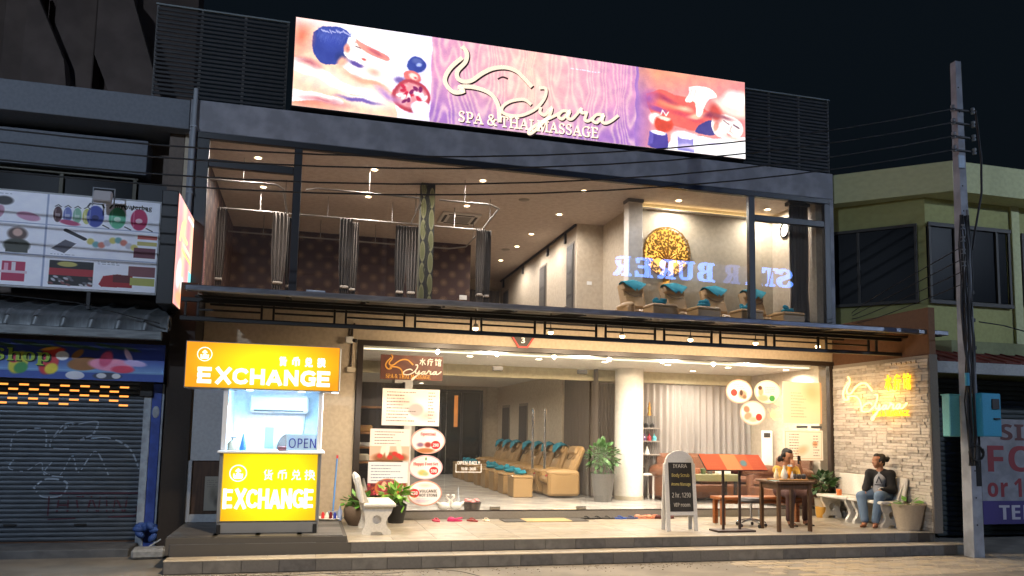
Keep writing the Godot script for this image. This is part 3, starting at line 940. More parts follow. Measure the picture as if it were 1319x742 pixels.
	hang(ck, "hand", Sh.new().bar(V(-.028, 0, 0), V(-.028, -.03, -.08), .012, .004).done(), M("clock black"))
	one("thermostat", "small white box low on the flowered wall, right end", "thermostat", Sh.new().box(V(0, 0, .012), V(.2, .12, .03), .006).done(), M("switch white"), V(3.82, 4.97, -6.7))
	var cur := thing("side_curtain", "full-length grey curtain at the right end of the upper window", "curtain", V(9.6, 3.55, -.5))
	hang(cur, "cloth", pleats(-.22, .22, 0, 2.68, 6, .04, .12, 9).done(), cloth)
	hang(cur, "pelmet", Sh.new().box(V(0, 2.72, 0), V(.5, .08, .16), .01).done(), dk)
	one("far_curtain", "pale curtain closing the far end of the upstairs corridor", "curtain", pleats(-.9, .9, 0, 2.5, 12, .04, 0, 3).done(), cloth, V(4.95, 3.52, -11.1))
	one("blue_panel_screen", "small pale blue screen low behind the second upper pane", "screen", Sh.new().box(Vector3.ZERO, V(.36, .3, .03), .01).done(), M("screen pale blue", "66778c", .4), V(.05, 4.0, -2.2))


func recliner() -> Node3D:
	var le := M("beige leather", "98794c", .5, "fine", V(2.5, 2.5, 2.5), 0, .15)
	var t := thing("massage_recliner", "beige recliner", "recliner")
	hang(t, "base", Sh.new().box(V(0, .16, -.02), V(.5, .26, .62), .03).done(), le)
	hang(t, "seat", Sh.new().box(V(0, .36, .04), V(.5, .16, .68), .05).done(), le)
	for s in [-1.0, 1.0]:
		var a := Sh.new()
		a.box(V(s * .33, .29, .0), V(.16, .5, .7), .05)
		a.ball(V(s * .33, .52, .02), V(.1, .09, .38), 14, 8)
		hang(t, "armrest", a.done(), le)
	var tilt := Basis(Vector3.RIGHT, -.38)
	var bk := hang(t, "backrest", Sh.new().box(V(0, .36, 0), V(.56, .74, .16), .06).done(), le, V(0, .4, -.2), tilt.get_euler())
	hang(bk, "pad", Sh.new().box(V(0, .26, .08), V(.46, .28, .08), .035).done(), le)
	hang(bk, "head_pillow", Sh.new().box(V(0, .6, .09), V(.5, .2, .1), .045).done(), le)
	hang(bk, "seam", Sh.new().tube([V(-.2, .48, .125), V(-.12, .4, .135), V(0, .37, .138), V(.12, .4, .135), V(.2, .48, .125)], .008, 6).done(), M("seam brown", "5d4526", .7))
	return t


func ottoman() -> Node3D:
	var t := thing("footstool", "beige footstool", "footstool", Vector3.ZERO, "footstools upstairs")
	hang(t, "box", Sh.new().box(V(0, .2, 0), V(.5, .4, .42), .015).done(), M("beige leather"))
	hang(t, "lid", Sh.new().box(V(0, .425, 0), V(.52, .07, .44), .025).done(), M("beige leather"))
	return t


func towel(i: int) -> MeshInstance3D:
	var sh := Sh.new()
	var up := [V(0, -.1, -.2), V(0, .02, -.12), V(0, .05, -.04), V(0, .02, .07), V(0, -.14, .15)]
	var wid := [.26, .28, .28, .25, .06 if i % 2 else .03]
	for k in 4:
		for o in [0.0, -.018]:
			var a: Vector3 = up[k] + V(0, o, 0)
			var b: Vector3 = up[k + 1] + V(0, o, 0)
			var q := [a + V(-wid[k], -.045, 0), b + V(-wid[k + 1], -.045, 0), b + V(0, .01, 0), a + V(0, .01, 0), b + V(wid[k + 1], -.045, 0), a + V(wid[k], -.045, 0)]
			if o == 0.0:
				sh.quad(q[0], q[1], q[2], q[3], 1); sh.quad(q[3], q[2], q[4], q[5], 1)
			else:
				sh.quad(q[3], q[2], q[1], q[0], 2); sh.quad(q[5], q[4], q[2], q[3], 2)
	return hang(self, "towel", sh.done(), M("teal towel", "1f7f92", .95, "cloth", V(9, 9, 9)))


func bundle(at: Vector3, i: int) -> MeshInstance3D:
	var sh := Sh.new()
	var g := RandomNumberGenerator.new()
	g.seed = 60 + i
	sh.ball(V(0, .04, 0), V(.14, .05, .1), 12, 7)
	for k in 5: sh.ball(V(g.randf_range(-.09, .09), g.randf_range(.05, .12), g.randf_range(-.07, .07)), V(g.randf_range(.04, .08), g.randf_range(.03, .06), g.randf_range(.03, .06)), 10, 6, Basis(V(0, 0, 1), g.randf_range(-.8, .8)))
	return hang(self, "towel_heap", sh.done(), M("teal towel"), at)


func lobby() -> void:
	var rim := M("lamp ring")
	var face := glow("white lamp face", Color(1, .93, .8), 7.0)
	var spots := []
	for i in 6: spots.append([2.86 + i * 1.33, 2.87, -.85, "%s from the left in the front lobby ceiling" % ORD[i]])
	for i in 4: spots.append([3.2 + i * 1.75, 3.03, -.33, "%s from the left in the raised slot behind the glass" % ORD[i]])
	for i in 4: spots.append([3.3, 2.9, -4.0 - i * 2.1, "%s from the front down the back lobby" % ORD[i]])
	spots.append([8.0, 2.87, -2.0, "over the brown sofa by the curtain"])
	for s in spots:
		var t := thing("ceiling_downlight", "recessed downlight, %s" % s[3], "ceiling light", V(s[0], s[1], s[2]), "recessed downlights of the lobby")
		hang(t, "ring", Sh.new().lathe([Vector2(.055, -.002), Vector2(.08, -.006), Vector2(.085, .0)], 20).done(), rim)
		hang(t, "lamp_face", Sh.new().lathe([Vector2(0, -.012), Vector2(.055, -.01), Vector2(.055, 0)], 20).done(), face)
		spot(t, V(0, -.03, 0), 2.6 if s[2] > -3 else 2.0, Color(1, .96, .9), 84)
	# grey curtain wall, dark partition curtain
	var cur := thing("long_curtain", "wide pale grey pleated curtain behind the lobby sofas", "curtain", V(8.3, .15, -2.8))
	hang(cur, "cloth", pleats(-1.5, 1.53, 0, 2.46, 19, .07, 0, 5).done(), M("curtain silver", "a39c96", .8, "cloth", V(5, 5, 5)))
	hang(cur, "rail", Sh.new().box(V(0, 2.48, 0), V(3.1, .03, .05), .004).done(), M("white track"))
	var dk := thing("partition_curtain", "dark taupe curtain hanging between the recliners and the white column", "curtain", V(6.0, .14, -3.6))
	var o := hang(dk, "cloth", pleats(-1.1, 1.1, 0, 2.74, 22, .03, 0, 8).done(), M("curtain taupe", "5c5248", .85, "cloth", V(5, 5, 5)), Vector3.ZERO, V(0, PI / 2, 0))
	var dk2 := thing("partition_curtain", "dark taupe curtain right beside the white column, behind the plant", "curtain", V(6.25, .14, -2.9))
	hang(dk2, "cloth", pleats(-.28, .3, 0, 2.46, 8, .03, 0, 12).done(), M("curtain taupe"))
	# potted plant by the column
	var pl := thing("lobby_plant", "leafy green plant in a tall grey pot left of the white column", "plant", V(5.85, .12, -1.75))
	hang(pl, "pot", Sh.new().lathe([Vector2(0, 0), Vector2(.17, 0), Vector2(.24, .55), Vector2(.25, .56), Vector2(.22, .56), Vector2(.2, .5), Vector2(0, .5)], 24).done(), M("pot grey", "5f5d59", .6, "fine", V(2, 2, 2)))
	hang(pl, "leaves", leaves(480, V(0, .85, 0), V(.3, .36, .3), .11, 3).done(), M("leaf mid", "3d6a2c", .5, "fine", V(4, 4, 4)))
	hang(pl, "stem", Sh.new().tube([V(0, .5, 0), V(.03, .75, .02), V(-.02, 1.0, 0)], [.02, .015, .008], 6).done(), M("stem", "4a4a2a", .8))
	# display shelf
	var sh := thing("display_shelf", "slatted wall shelf of three tiers beside the white column", "shelf", V(7.17, 1.0, -2.6))
	var grey := M("shelf grey", "6d6965", .6)
	for k in 12: hang(sh, "slat", Sh.new().box(V(-.26 + k * .047, .42, 0), V(.026, .95 if k % 3 else .9, .02), .003).done(), grey)
	for y in [.05, .34, .62]: hang(sh, "board", Sh.new().box(V(0, y, .09), V(.54, .025, .2), .004).done(), M("shelf board", "8a8078", .6))
	var jar := [M("jar teal", "2f8f99", .3), M("jar purple", "55335f", .3), M("jar red", "a8283a", .3), M("jar aqua", "4fa8b3", .3), M("jar black", "1c1a1a", .35), M("jar gold", "9b7430", .35, "", V(1, 1, 1), .6), M("jar white", "d0cdc6", .4)]
	var pr := [Vector2(0, 0), Vector2(.042, 0), Vector2(.048, .05), Vector2(.04, .09), Vector2(.014, .11), Vector2(.014, .15), Vector2(0, .152)]
	for k in 4:
		var c: String = ["teal", "dark purple", "red", "pale aqua"][k]
		one("bottle", "%s bottle on the middle tier of the display shelf" % c, "bottle", Sh.new().lathe(pr, 14).done(), jar[k], V(6.97 + k * .12, 1.354, -2.5), "bottles on the display shelf")
	for k in 3: one("jar", "black jar on the top tier of the display shelf, %s from the left" % ORD[k], "jar", Sh.new().lathe([Vector2(0, 0), Vector2(.05, 0), Vector2(.055, .07), Vector2(.03, .1), Vector2(0, .1)], 14).done(), jar[4], V(7.0 + k * .14, 1.634, -2.5), "jars on the display shelf")
	for k in 2: one("figurine", ["gold standing figurine on the shelf's upper edge, left", "gold standing figurine on the shelf's upper edge, right"][k], "figurine", Sh.new().lathe([Vector2(0, 0), Vector2(.05, 0), Vector2(.045, .03), Vector2(.025, .1), Vector2(.04, .16), Vector2(.022, .21), Vector2(.028, .25), Vector2(.008, .3), Vector2(0, .34)], 14).done(), jar[5], V(7.02 + k * .22, 1.9, -2.56))
	for k in 2: one("funnel", "white cone on the bottom shelf tier, %s" % ["left", "right"][k], "ornament", Sh.new().lathe([Vector2(0, 0), Vector2(.06, 0), Vector2(.05, .03), Vector2(.012, .16), Vector2(0, .17)], 14).done(), jar[6], V(7.02 + k * .14, 1.064, -2.5))
	# sofas and tables
	var le := M("brown sofa leather", "6d4630", .35, "fine", V(2, 2, 2), 0, .15)
	var so := thing("leather_sofa", "long brown leather sofa in front of the grey curtain", "sofa", V(8.3, .12, -2.15))
	hang(so, "base", Sh.new().box(V(0, .2, 0), V(2.1, .3, .8), .03).done(), le)
	for k in 3:
		hang(so, "seat_cushion", Sh.new().box(V(-.62 + k * .62, .43, .04), V(.6, .17, .72), .06).done(), le)
		hang(so, "back_cushion", Sh.new().box(V(-.62 + k * .62, .72, -.3), V(.62, .5, .24), .09, Basis(Vector3.RIGHT, -.15)).done(), le)
	for s in [-1, 1]:
		var a := Sh.new()
		a.box(V(s * 1.0, .3, 0), V(.22, .5, .82), .05)
		a.ball(V(s * 1.02, .6, .05), V(.17, .15, .46), 18, 10)
		hang(so, "arm", a.done(), le)
	var s2 := thing("leather_armchair", "brown leather armchair against the right wall behind the seated woman", "armchair", V(9.35, .12, -.85), "", -PI / 2)
	hang(s2, "base", Sh.new().box(V(0, .2, 0), V(1.2, .3, .8), .03).done(), le)
	hang(s2, "seat_cushion", Sh.new().box(V(0, .43, .04), V(.9, .17, .72), .06).done(), le)
	hang(s2, "back_cushion", Sh.new().box(V(0, .74, -.3), V(1.1, .55, .26), .1, Basis(Vector3.RIGHT, -.15)).done(), le)
	for s in [-1, 1]:
		var a := Sh.new()
		a.box(V(s * .55, .34, 0), V(.22, .58, .84), .06)
		a.ball(V(s * .56, .64, .05), V(.17, .14, .46), 18, 10)
		hang(s2, "arm", a.done(), le)
	var rd := thing("cloth_heap", "heap of dark red cloth on the right end of the brown sofa", "cloth", V(9.0, .68, -2.1))
	var hp := Sh.new()
	for q in [[-.22, .12, .2, .14], [.05, .17, .24, .18], [.3, .12, .2, .14], [-.05, .28, .16, .09], [.18, .27, .14, .08]]: hp.ball(V(q[0], q[1], 0), V(q[2], q[3], .2), 14, 8, Basis(V(0, 0, 1), q[0]))
	hang(rd, "folds", hp.done(), M("dark red cloth", "6e1620", .9, "cloth", V(6, 6, 6), 0, 1.0))
	var ct := thing("coffee_table", "olive-topped coffee table with dark square legs in the lobby", "table", V(8.0, .12, -1.35))
	hang(ct, "top", Sh.new().box(V(0, .52, 0), V(1.15, .14, .5), .01).done(), M("olive top", "6f6c48", .5, "fine", V(2, 2, 2)))
	for s in [[-.5, -.2], [.5, -.2], [-.5, .2], [.5, .2]]: hang(ct, "leg", Sh.new().box(V(s[0], .225, s[1]), V(.06, .45, .06), .005).done(), M("leg black", "1b1a19", .5))
	one("tissue_box", "white open box on the olive coffee table", "box", Sh.new().ext(-.14, .14, 0, .09, -.08, .08, .01).box(V(0, .13, -.07), V(.26, .12, .01), .003, Basis(Vector3.RIGHT, -.4)).done(), M("card white", "dedbd2", .6), V(8.3, .712, -1.3))
	for k in 3: one("small_pot", "little %s pot on the olive coffee table" % ["clay", "green", "grey"][k], "pot", Sh.new().lathe([Vector2(0, 0), Vector2(.045, 0), Vector2(.06, .1), Vector2(.05, .11), Vector2(.045, .09), Vector2(0, .09)], 14).done(), [M("clay", "8a5336", .7), M("pot green", "4b5b35", .6), M("pot grey")][k], V(7.72 + k * .14, .712, -1.3))
	var st := thing("side_table", "small white side table between column and sofa", "table", V(7.05, .12, -2.35))
	hang(st, "top", Sh.new().box(V(0, .52, 0), V(.34, .04, .34), .006).done(), M("card white"))
	for s in [[-.13, -.13], [.13, -.13], [-.13, .13], [.13, .13]]: hang(st, "leg", Sh.new().box(V(s[0], .25, s[1]), V(.04, .5, .04), .004).done(), M("card white"))
	one("black_speaker", "small black cylinder on the white side table", "speaker", Sh.new().lathe([Vector2(0, 0), Vector2(.045, 0), Vector2(.045, .12), Vector2(.03, .13), Vector2(0, .13)], 14).done(), M("jar black"), V(7.0, .66, -2.35))
	var bg := thing("plant_bag", "pale green paper bag holding a small plant by the sofa", "bag", V(7.42, .12, -1.75))
	hang(bg, "bag", Sh.new().prism(PackedVector2Array([Vector2(-.17, 0), Vector2(.17, 0), Vector2(.15, .4), Vector2(-.15, .4)]), .16, Transform3D(Basis(), V(0, 0, -.08))).done(), M("bag pale green", "b9c095", .8, "fine", V(3, 3, 3)))
	hang(bg, "leaves", leaves(40, V(-.03, .45, 0), V(.12, .1, .08), .12, 4).done(), M("leaf mid"))
	# dark bookcase at the left behind the posters
	var bc := thing("bookcase", "dark bookcase with lit wooden shelves behind the left posters", "bookcase", V(1.0, .12, -.62))
	for x in [-.22, .62]: hang(bc, "side", Sh.new().box(V(x, 1.1, 0), V(.04, 2.2, .32), .004).done(), M("bookcase dark", "2e241c", .6, "streak", V(3, .4, 3)))
	hang(bc, "back", Sh.new().box(V(.2, 1.1, -.15), V(.8, 2.2, .02)).done(), M("bookcase dark"))
	for y in [.3, .8, 1.05, 1.3, 1.75]: hang(bc, "shelf", Sh.new().box(V(.2, y, 0), V(.8, .035, .3), .004).done(), M("shelf wood", "a06d38", .5, "streak", V(.5, 6, 3)))
	for q in [["cream folded cloths", .0, .84, .16, .12, "cfc7b2"], ["white folded towels", .02, 1.09, .18, .07, "d8d5cd"], ["wooden box", .02, 1.34, .2, .12, "b78a4e"]]:
		one("shelf_goods", "%s on the dark bookcase behind the left posters" % q[0], "goods", Sh.new().ext(-q[3], q[3] * .4, 0, q[4], -.1, .1, .02).done(), M("goods " + q[0], q[5], .8), V(1.0 + q[1], .12 + q[2] - .02, -.6))
	one("white_cone", "white cone ornament low in the dark bookcase", "ornament", Sh.new().lathe([Vector2(0, 0), Vector2(.08, 0), Vector2(.02, .2), Vector2(0, .21)], 16).done(), M("jar white"), V(.98, .438, -.58))
	var bd := thing("notice_board", "tall narrow white board with a dark heading by the right wall", "board", V(9.62, .12, -1.75))
	hang(bd, "board", Sh.new().box(V(0, .75, 0), V(.26, 1.5, .02), .004).done(), M("card white"))
	hang(bd, "heading", Sh.new().box(V(0, 1.4, .012), V(.16, .1, .004)).done(), M("jar black"))
	# swans and flower bowl on the plinth behind the glass
	var sw := Sh.new()
	var bird := func(s: float) -> ArrayMesh:
		var q := Sh.new()
		q.ball(V(s * .09, .07, 0), V(.11, .07, .07), 16, 9)
		q.ball(V(s * .17, .1, 0), V(.08, .03, .05), 12, 7, Basis(V(0, 0, 1), s * .6))
		q.tube([V(s * .02, .1, 0), V(s * -.005, .17, 0), V(s * .05, .22, 0), V(s * .045, .25, 0), V(s * .01, .255, 0), V(s * -.0, .235, 0)] if s > 0 else [V(s * .02, .1, 0), V(s * -.005, .17, 0), V(s * .05, .22, 0), V(s * .045, .25, 0), V(s * .012, .255, 0), V(s * .004, .235, 0)], [.03, .022, .02, .02, .018, .008], 8)
		return q.done()
	var porc := M("white porcelain", "dcd9d0", .25)
	one("swan_figurine", "white porcelain swan, left of the facing pair behind the glass", "figurine", bird.call(-1.0), porc, V(2.42, .13, -.18), "pair of swans")
	one("swan_figurine", "white porcelain swan, right of the facing pair behind the glass", "figurine", bird.call(1.0), porc, V(2.46, .13, -.18), "pair of swans")
	one("glass_vase", "slim clear bottle standing behind the two swans", "vase", Sh.new().lathe([Vector2(0, 0), Vector2(.035, 0), Vector2(.035, .18), Vector2(.012, .24), Vector2(.012, .38), Vector2(0, .38)], 14).done(), pane("bottle clear", .25, Color(.8, .9, .95)), V(2.6, .13, -.3))
	var bo := thing("flower_bowl", "dark wooden bowl of pink flowers beside the swans", "bowl", V(2.83, .13, -.2))
	hang(bo, "bowl", Sh.new().lathe([Vector2(0, 0), Vector2(.13, 0), Vector2(.16, .13), Vector2(.165, .14), Vector2(.145, .14), Vector2(.13, .1), Vector2(0, .1)], 24).done(), M("bowl dark", "2b1a13", .45))
	var fl := Sh.new()
	var g := RandomNumberGenerator.new()
	g.seed = 8
	for k in 16: fl.ball(V(g.randf_range(-.11, .11), .14 + g.randf() * .03, g.randf_range(-.11, .11)), V(.035, .022, .035), 8, 5)
	hang(bo, "flowers", fl.done(), M("pink petals", "d98a86", .7))


func shop_front() -> void:
	var fr := M("bronze frame", "2c231d", .4)
	var w := thing("shop_window", "wide ground-floor glass front in a dark frame", "window", V(5.3, .12, 0))
	part(w, "frame", Sh.new().ext(.76, 9.972, 2.89, 2.978, -.05, .06, .005), fr)
	part(w, "frame", Sh.new().ext(.76, .86, .13, 2.888, -.05, .06, .005), fr)
	part(w, "frame", Sh.new().ext(9.862, 9.968, .13, 2.888, -.05, .06, .005), fr)
	part(w, "frame", Sh.new().ext(.862, 9.86, .13, .146, -.03, .03, .002), fr)
	var gl := pane("clear pane")
	for x in [[.862, 1.72], [1.724, 2.3], [2.304, 3.0], [4.954, 6.6], [6.604, 8.2], [8.204, 9.858]]:
		part(w, "pane", Sh.new().ext(x[0], x[1], .148, 2.886, -.012, .0), gl)
	part(w, "pane", Sh.new().ext(3.004, 4.95, 2.59, 2.886, -.012, .0), gl)
	var steel := M("brushed steel", "b9b6b0", .25, "", V(1, 1, 1), 1.0)
	for s in 2:
		var x0: float = [3.006, 3.954][s]
		var d := part(w, "glass_door", Sh.new().ext(x0, x0 + .94, .15, 2.586, -.012, .0), gl)
		var hx: float = [3.83, 4.05][s]
		part(d, "handle", Sh.new().tube([V(hx, .86, .07), V(hx, 1.9, .07)], .022, 12), steel)
		for y in [1.0, 1.76]: part(d, "handle_post", Sh.new().cyl(V(hx, y, .001), V(hx, y, .06), .012, 8), steel)
		var px: float = [3.19, 4.76][s]
		part(d, "patch_fitting", Sh.new().ext(px - .09, px + .09, 2.55, 2.63, -.03, .02, .004), M("fitting black", "18191c", .3))
		part(d, "patch_fitting", Sh.new().ext(px - .09, px + .09, .151, .2, -.03, .02, .004), steel)
	# signs and posters stuck on the glass
	var ink := Color("5a4a42")
	var wood := Pic.new(256, 104, Color("54291a"))
	for y in 104:
		for x in 256:
			var q := sin(x * .11 + sin(y * .05 + x * .013) * 3.0) * .5 + .5
			wood.dot(x, y, Color("7d4526"), q * .5 * clampf(1.3 - absf(x - 130) / 130.0, 0, 1))
	var lg := thing("spa_window_sign", "brown wood-look sign with elephant emblem at the top left of the glass", "sign", V(1.685, 2.54, .012))
	hang(lg, "board", sheet(1.06, .42, .008), printed("sign wood", wood.tex()))
	var gold := M("sign gold line", "d99a3c", .5)
	var pale := M("sign pale", "eadfcf", .5)
	hang(lg, "elephant_line", emblem(ELEPHANT, 3.7, 7.6, .29, .022), gold, V(.02, .01, .004))
	hang(lg, "script", emblem(SCRIPT, 3.7, 7.6, .29, .018), pale, V(.02, .01, .004))
	txt(lg, "lettering", "SPA & THAI MASSAGE", "serifbold", V(-.06, -.15, .006), .76, .07, gold)
	glyph_row(lg, "lettering", ["shui", "liao", "guan"], .38, .12, .014, .02, pale, V(.31, .11, .003))
	var mk := func(n: String, label: String, pos: Vector3, ww: float, hh: float, p: Pic) -> Node3D:
		var t := thing(n, label, "poster", pos)
		hang(t, "print", sheet(ww, hh, .003), printed("print " + label.left(30), p.tex()))
		return t
	var r := RandomNumberGenerator.new()
	r.seed = 21
	var p1 := Pic.new(256, 168, Color("f3eadb"))
	p1.ell(90, 60, 80, 40, Color("e3c3ae"), .2, .8).ell(150, 95, 40, 34, Color("b8aaa2"), 0, .3).ell(200, 120, 60, 30, Color("e6b9aa"), 0, .9)
	p1.rows(20, 14, 150, 10, 14.5, ink, r).rows(205, 14, 240, 10, 14.5, ink, r)
	mk.call("price_list", "large cream price list poster under the brown spa sign", V(1.69, 1.87, .012), .97, .62, p1)
	var p2 := Pic.new(176, 144, Color("e8ddd2"))
	p2.rect(0, 78, 176, 144, Color("d9a58a"), .8).ell(90, 130, 90, 30, Color("8f5a36"), 0, .3).ell(60, 90, 14, 42, Color("f0d8c8"), .25, .4).ell(78, 92, 12, 44, Color("f3ddd0"), .1, .4).ell(130, 90, 14, 42, Color("efd6c6"), -.25, .4)
	for q in [[45, 122], [110, 112], [128, 120], [90, 128], [140, 128]]: p2.ell(q[0], q[1], 15, 12, Color("c2302a"), 0, .4)
	p2.rows(20, 12, 165, 5, 13, ink, r)
	mk.call("treatment_poster", "poster of hands above red petals, upper poster at the left of the glass", V(1.355, 1.235, .012), .66, .53, p2)
	var p3 := Pic.new(176, 144, Color("dbdce0"))
	p3.rect(0, 92, 176, 144, Color("7c2630"))
	for k in 60: p3.ell(r.randf() * 176, 94 + r.randf() * 50, 5, 5, [Color("c9405a"), Color("e7b3b8"), Color("4d1018"), Color("a3562e")][k % 4], 0, .4)
	p3.ell(88, 112, 60, 42, Color("c0713f"), 0, .1).ell(88, 108, 50, 34, Color("8d2f39"), 0, .2).ell(72, 104, 14, 24, Color("e9b28e"), .1, .3).ell(104, 104, 14, 24, Color("e9b28e"), -.1, .3)
	p3.rows(14, 14, 160, 6, 13, Color("5b6278"), r)
	mk.call("treatment_poster", "poster of feet in a flower bath, lower poster at the left of the glass", V(1.34, .675, .012), .66, .55, p3)
	var red := M("print red", "c8252b", .5)
	var oval := func(label: String, pos: Vector3, rx: float, ry: float, p: Pic) -> Node3D:
		var t := thing("oval_sticker", label, "sticker", pos, "oval offers on the glass")
		hang(t, "print", disc(rx, ry), printed("print " + label.left(40), p.tex()))
		return t
	var base := func(edge: Color) -> Pic:
		var p := Pic.new(160, 120, edge)
		p.ell(80, 60, 75, 55, Color("efe6df"), 0, .04)
		return p
	var a1: Pic = base.call(Color("d8a79c"))
	a1.ell(45, 78, 22, 14, Color("8a6a86"), 0, .6).ell(80, 78, 20, 16, Color("94392c"), 0, .5).ell(70, 104, 50, 14, Color("b07346"), 0, .4).ell(116, 78, 22, 20, Color("c8262b"), 0, .08)
	var t1: Node3D = oval.call("oval pink-rimmed offer reading Special, top of the three at the left", V(1.995, 1.31, .012), .295, .22, a1)
	txt(t1, "lettering", "Special", "serifbold", V(0, .11, .004), .26, .07, red)
	txt(t1, "lettering", "290", "sansbold", V(.135, -.07, .004), .1, .055, M("print white", "f2efe9", .5))
	var a2: Pic = base.call(Color("d3a5a8"))
	a2.ell(65, 86, 26, 18, Color("c9b564"), 0, .5).ell(80, 92, 20, 14, Color("a8b380"), 0, .6).ell(118, 76, 22, 20, Color("c8262b"), 0, .08).ell(80, 18, 5, 10, Color("5a9a4a"), 0, .4)
	a2.rows(28, 62, 90, 3, 9, Color("9aa4c0"), r)
	var t2: Node3D = oval.call("oval offer reading Happy Foot Set, middle of the three at the left", V(1.97, .865, .012), .29, .205, a2)
	txt(t2, "lettering", "Happy Foot Set", "serifbold", V(0, .05, .004), .42, .065, red)
	txt(t2, "lettering", "590", "sansbold", V(.14, -.06, .004), .1, .055, M("print white"))
	var a3: Pic = base.call(Color("c98f7c"))
	a3.ell(32, 60, 24, 21, Color("c8262b"), 0, .08).ell(60, 96, 44, 12, Color("d9c9d6"), 0, .6).ell(80, 24, 44, 12, Color("eec9b8"), 0, .7)
	a3.rows(44, 84, 120, 3, 8, Color("9a8fb0"), r)
	var t3: Node3D = oval.call("oval offer reading Volcanic Hot Stone, bottom of the three at the left", V(1.965, .435, .012), .295, .215, a3)
	var blk := M("print black", "2a2826", .5)
	txt(t3, "lettering", "VOLCANIC", "sansbold", V(.06, .035, .004), .3, .05, blk)
	txt(t3, "lettering", "HOT STONE", "sansbold", V(.06, -.035, .004), .31, .05, blk)
	txt(t3, "lettering", "650", "sansbold", V(-.175, 0, .004), .11, .06, M("print white"))
	var c1: Pic = base.call(Color("dfae9a"))
	c1.ell(48, 66, 20, 18, Color("cf3a34"), 0, .08).ell(100, 74, 30, 26, Color("c79a80"), 0, .4).ell(92, 66, 12, 18, Color("4a332a"), 0, .4).ell(112, 86, 16, 14, Color("8a6a50"), 0, .5)
	c1.rows(46, 24, 116, 3, 9, ink, r)
	oval.call("round offer with a red dot and a kneeling figure, upper left of the right-hand trio", V(7.91, 2.335, .012), .28, .225, c1)
	var c2: Pic = base.call(Color("d9d2b6"))
	c2.ell(38, 60, 18, 28, Color("d6a584"), 0, .4).ell(34, 40, 14, 12, Color("5a3a2a"), 0, .3).ell(52, 92, 40, 20, Color("dcae90"), 0, .4).ell(106, 92, 18, 16, Color("3f9a4e"), 0, .08)
	c2.rows(66, 36, 128, 4, 9, Color("6a7a5a"), r)
	oval.call("round offer with a green dot, upper right of the right-hand trio", V(8.52, 2.345, .012), .285, .225, c2)
	var c3: Pic = base.call(Color("e0b9a8"))
	c3.ell(40, 42, 24, 20, Color("c87a64"), .4, .4).ell(48, 76, 30, 22, Color("d9957c"), -.3, .4).ell(78, 92, 34, 16, Color("e3b59c"), 0, .5).ell(116, 80, 20, 18, Color("cf3a34"), 0, .08)
	oval.call("round offer with massage picture, lowest of the right-hand trio", V(8.2, 1.935, .012), .275, .23, c3)
	var p4 := Pic.new(176, 168, Color("f0ddc4"))
	p4.ell(130, 40, 60, 50, Color("eabf9c"), .4, .8).ell(40, 140, 70, 30, Color("ecd9bc"), 0, .8).rect(168, 0, 176, 168, Color("c98a5e"), .6)
	p4.rows(36, 44, 110, 9, 12, Color("9a8a78"), r)
	mk.call("price_poster", "peach poster at the right end of the glass, upper", V(9.28, 2.16, .012), .86, .8, p4)
	var p5 := Pic.new(176, 120, Color("f2ede2"))
	p5.rect(6, 6, 170, 8, Color("c9b69a")).rect(6, 112, 170, 114, Color("c9b69a")).rect(6, 6, 8, 114, Color("c9b69a")).rect(168, 6, 170, 114, Color("c9b69a"))
	p5.ell(80, 80, 40, 24, Color("eac7a8"), -.4, .7).ell(140, 54, 16, 14, Color("e0a27c"), 0, .6).rows(24, 16, 70, 9, 11, ink, r).rows(132, 22, 160, 8, 11, ink, r)
	mk.call("price_poster", "cream price poster at the right end of the glass, lower", V(9.29, 1.34, .012), .86, .58, p5)
	var bar := thing("opening_strip", "two dark strips between the right-hand posters", "sticker", V(9.4, 1.69, .012))
	for x in [-.14, .18]: hang(bar, "strip", Sh.new().box(V(x, 0, 0), V(.24, .045, .004)).done(), M("strip dark", "4a4f55", .5))
	var od := thing("opening_hours", "white frame sticker reading OPEN DAILY with the hours, on the left door", "sticker", V(2.71, .89, .012))
	var white := M("print white")
	txt(od, "lettering", "OPEN DAILY", "sansbold", V(0, .055, .002), .4, .06, white, .002)
	txt(od, "lettering", "10:00 - 24:00", "sansbold", V(0, -.045, .002), .26, .05, white, .002)
	var fb := Sh.new()
	fb.ribbon([Vector2(-.22, .04), Vector2(-.22, -.1), Vector2(.22, -.1), Vector2(.22, .04)], .012, .002)
	hang(od, "outline", fb.done(), white)


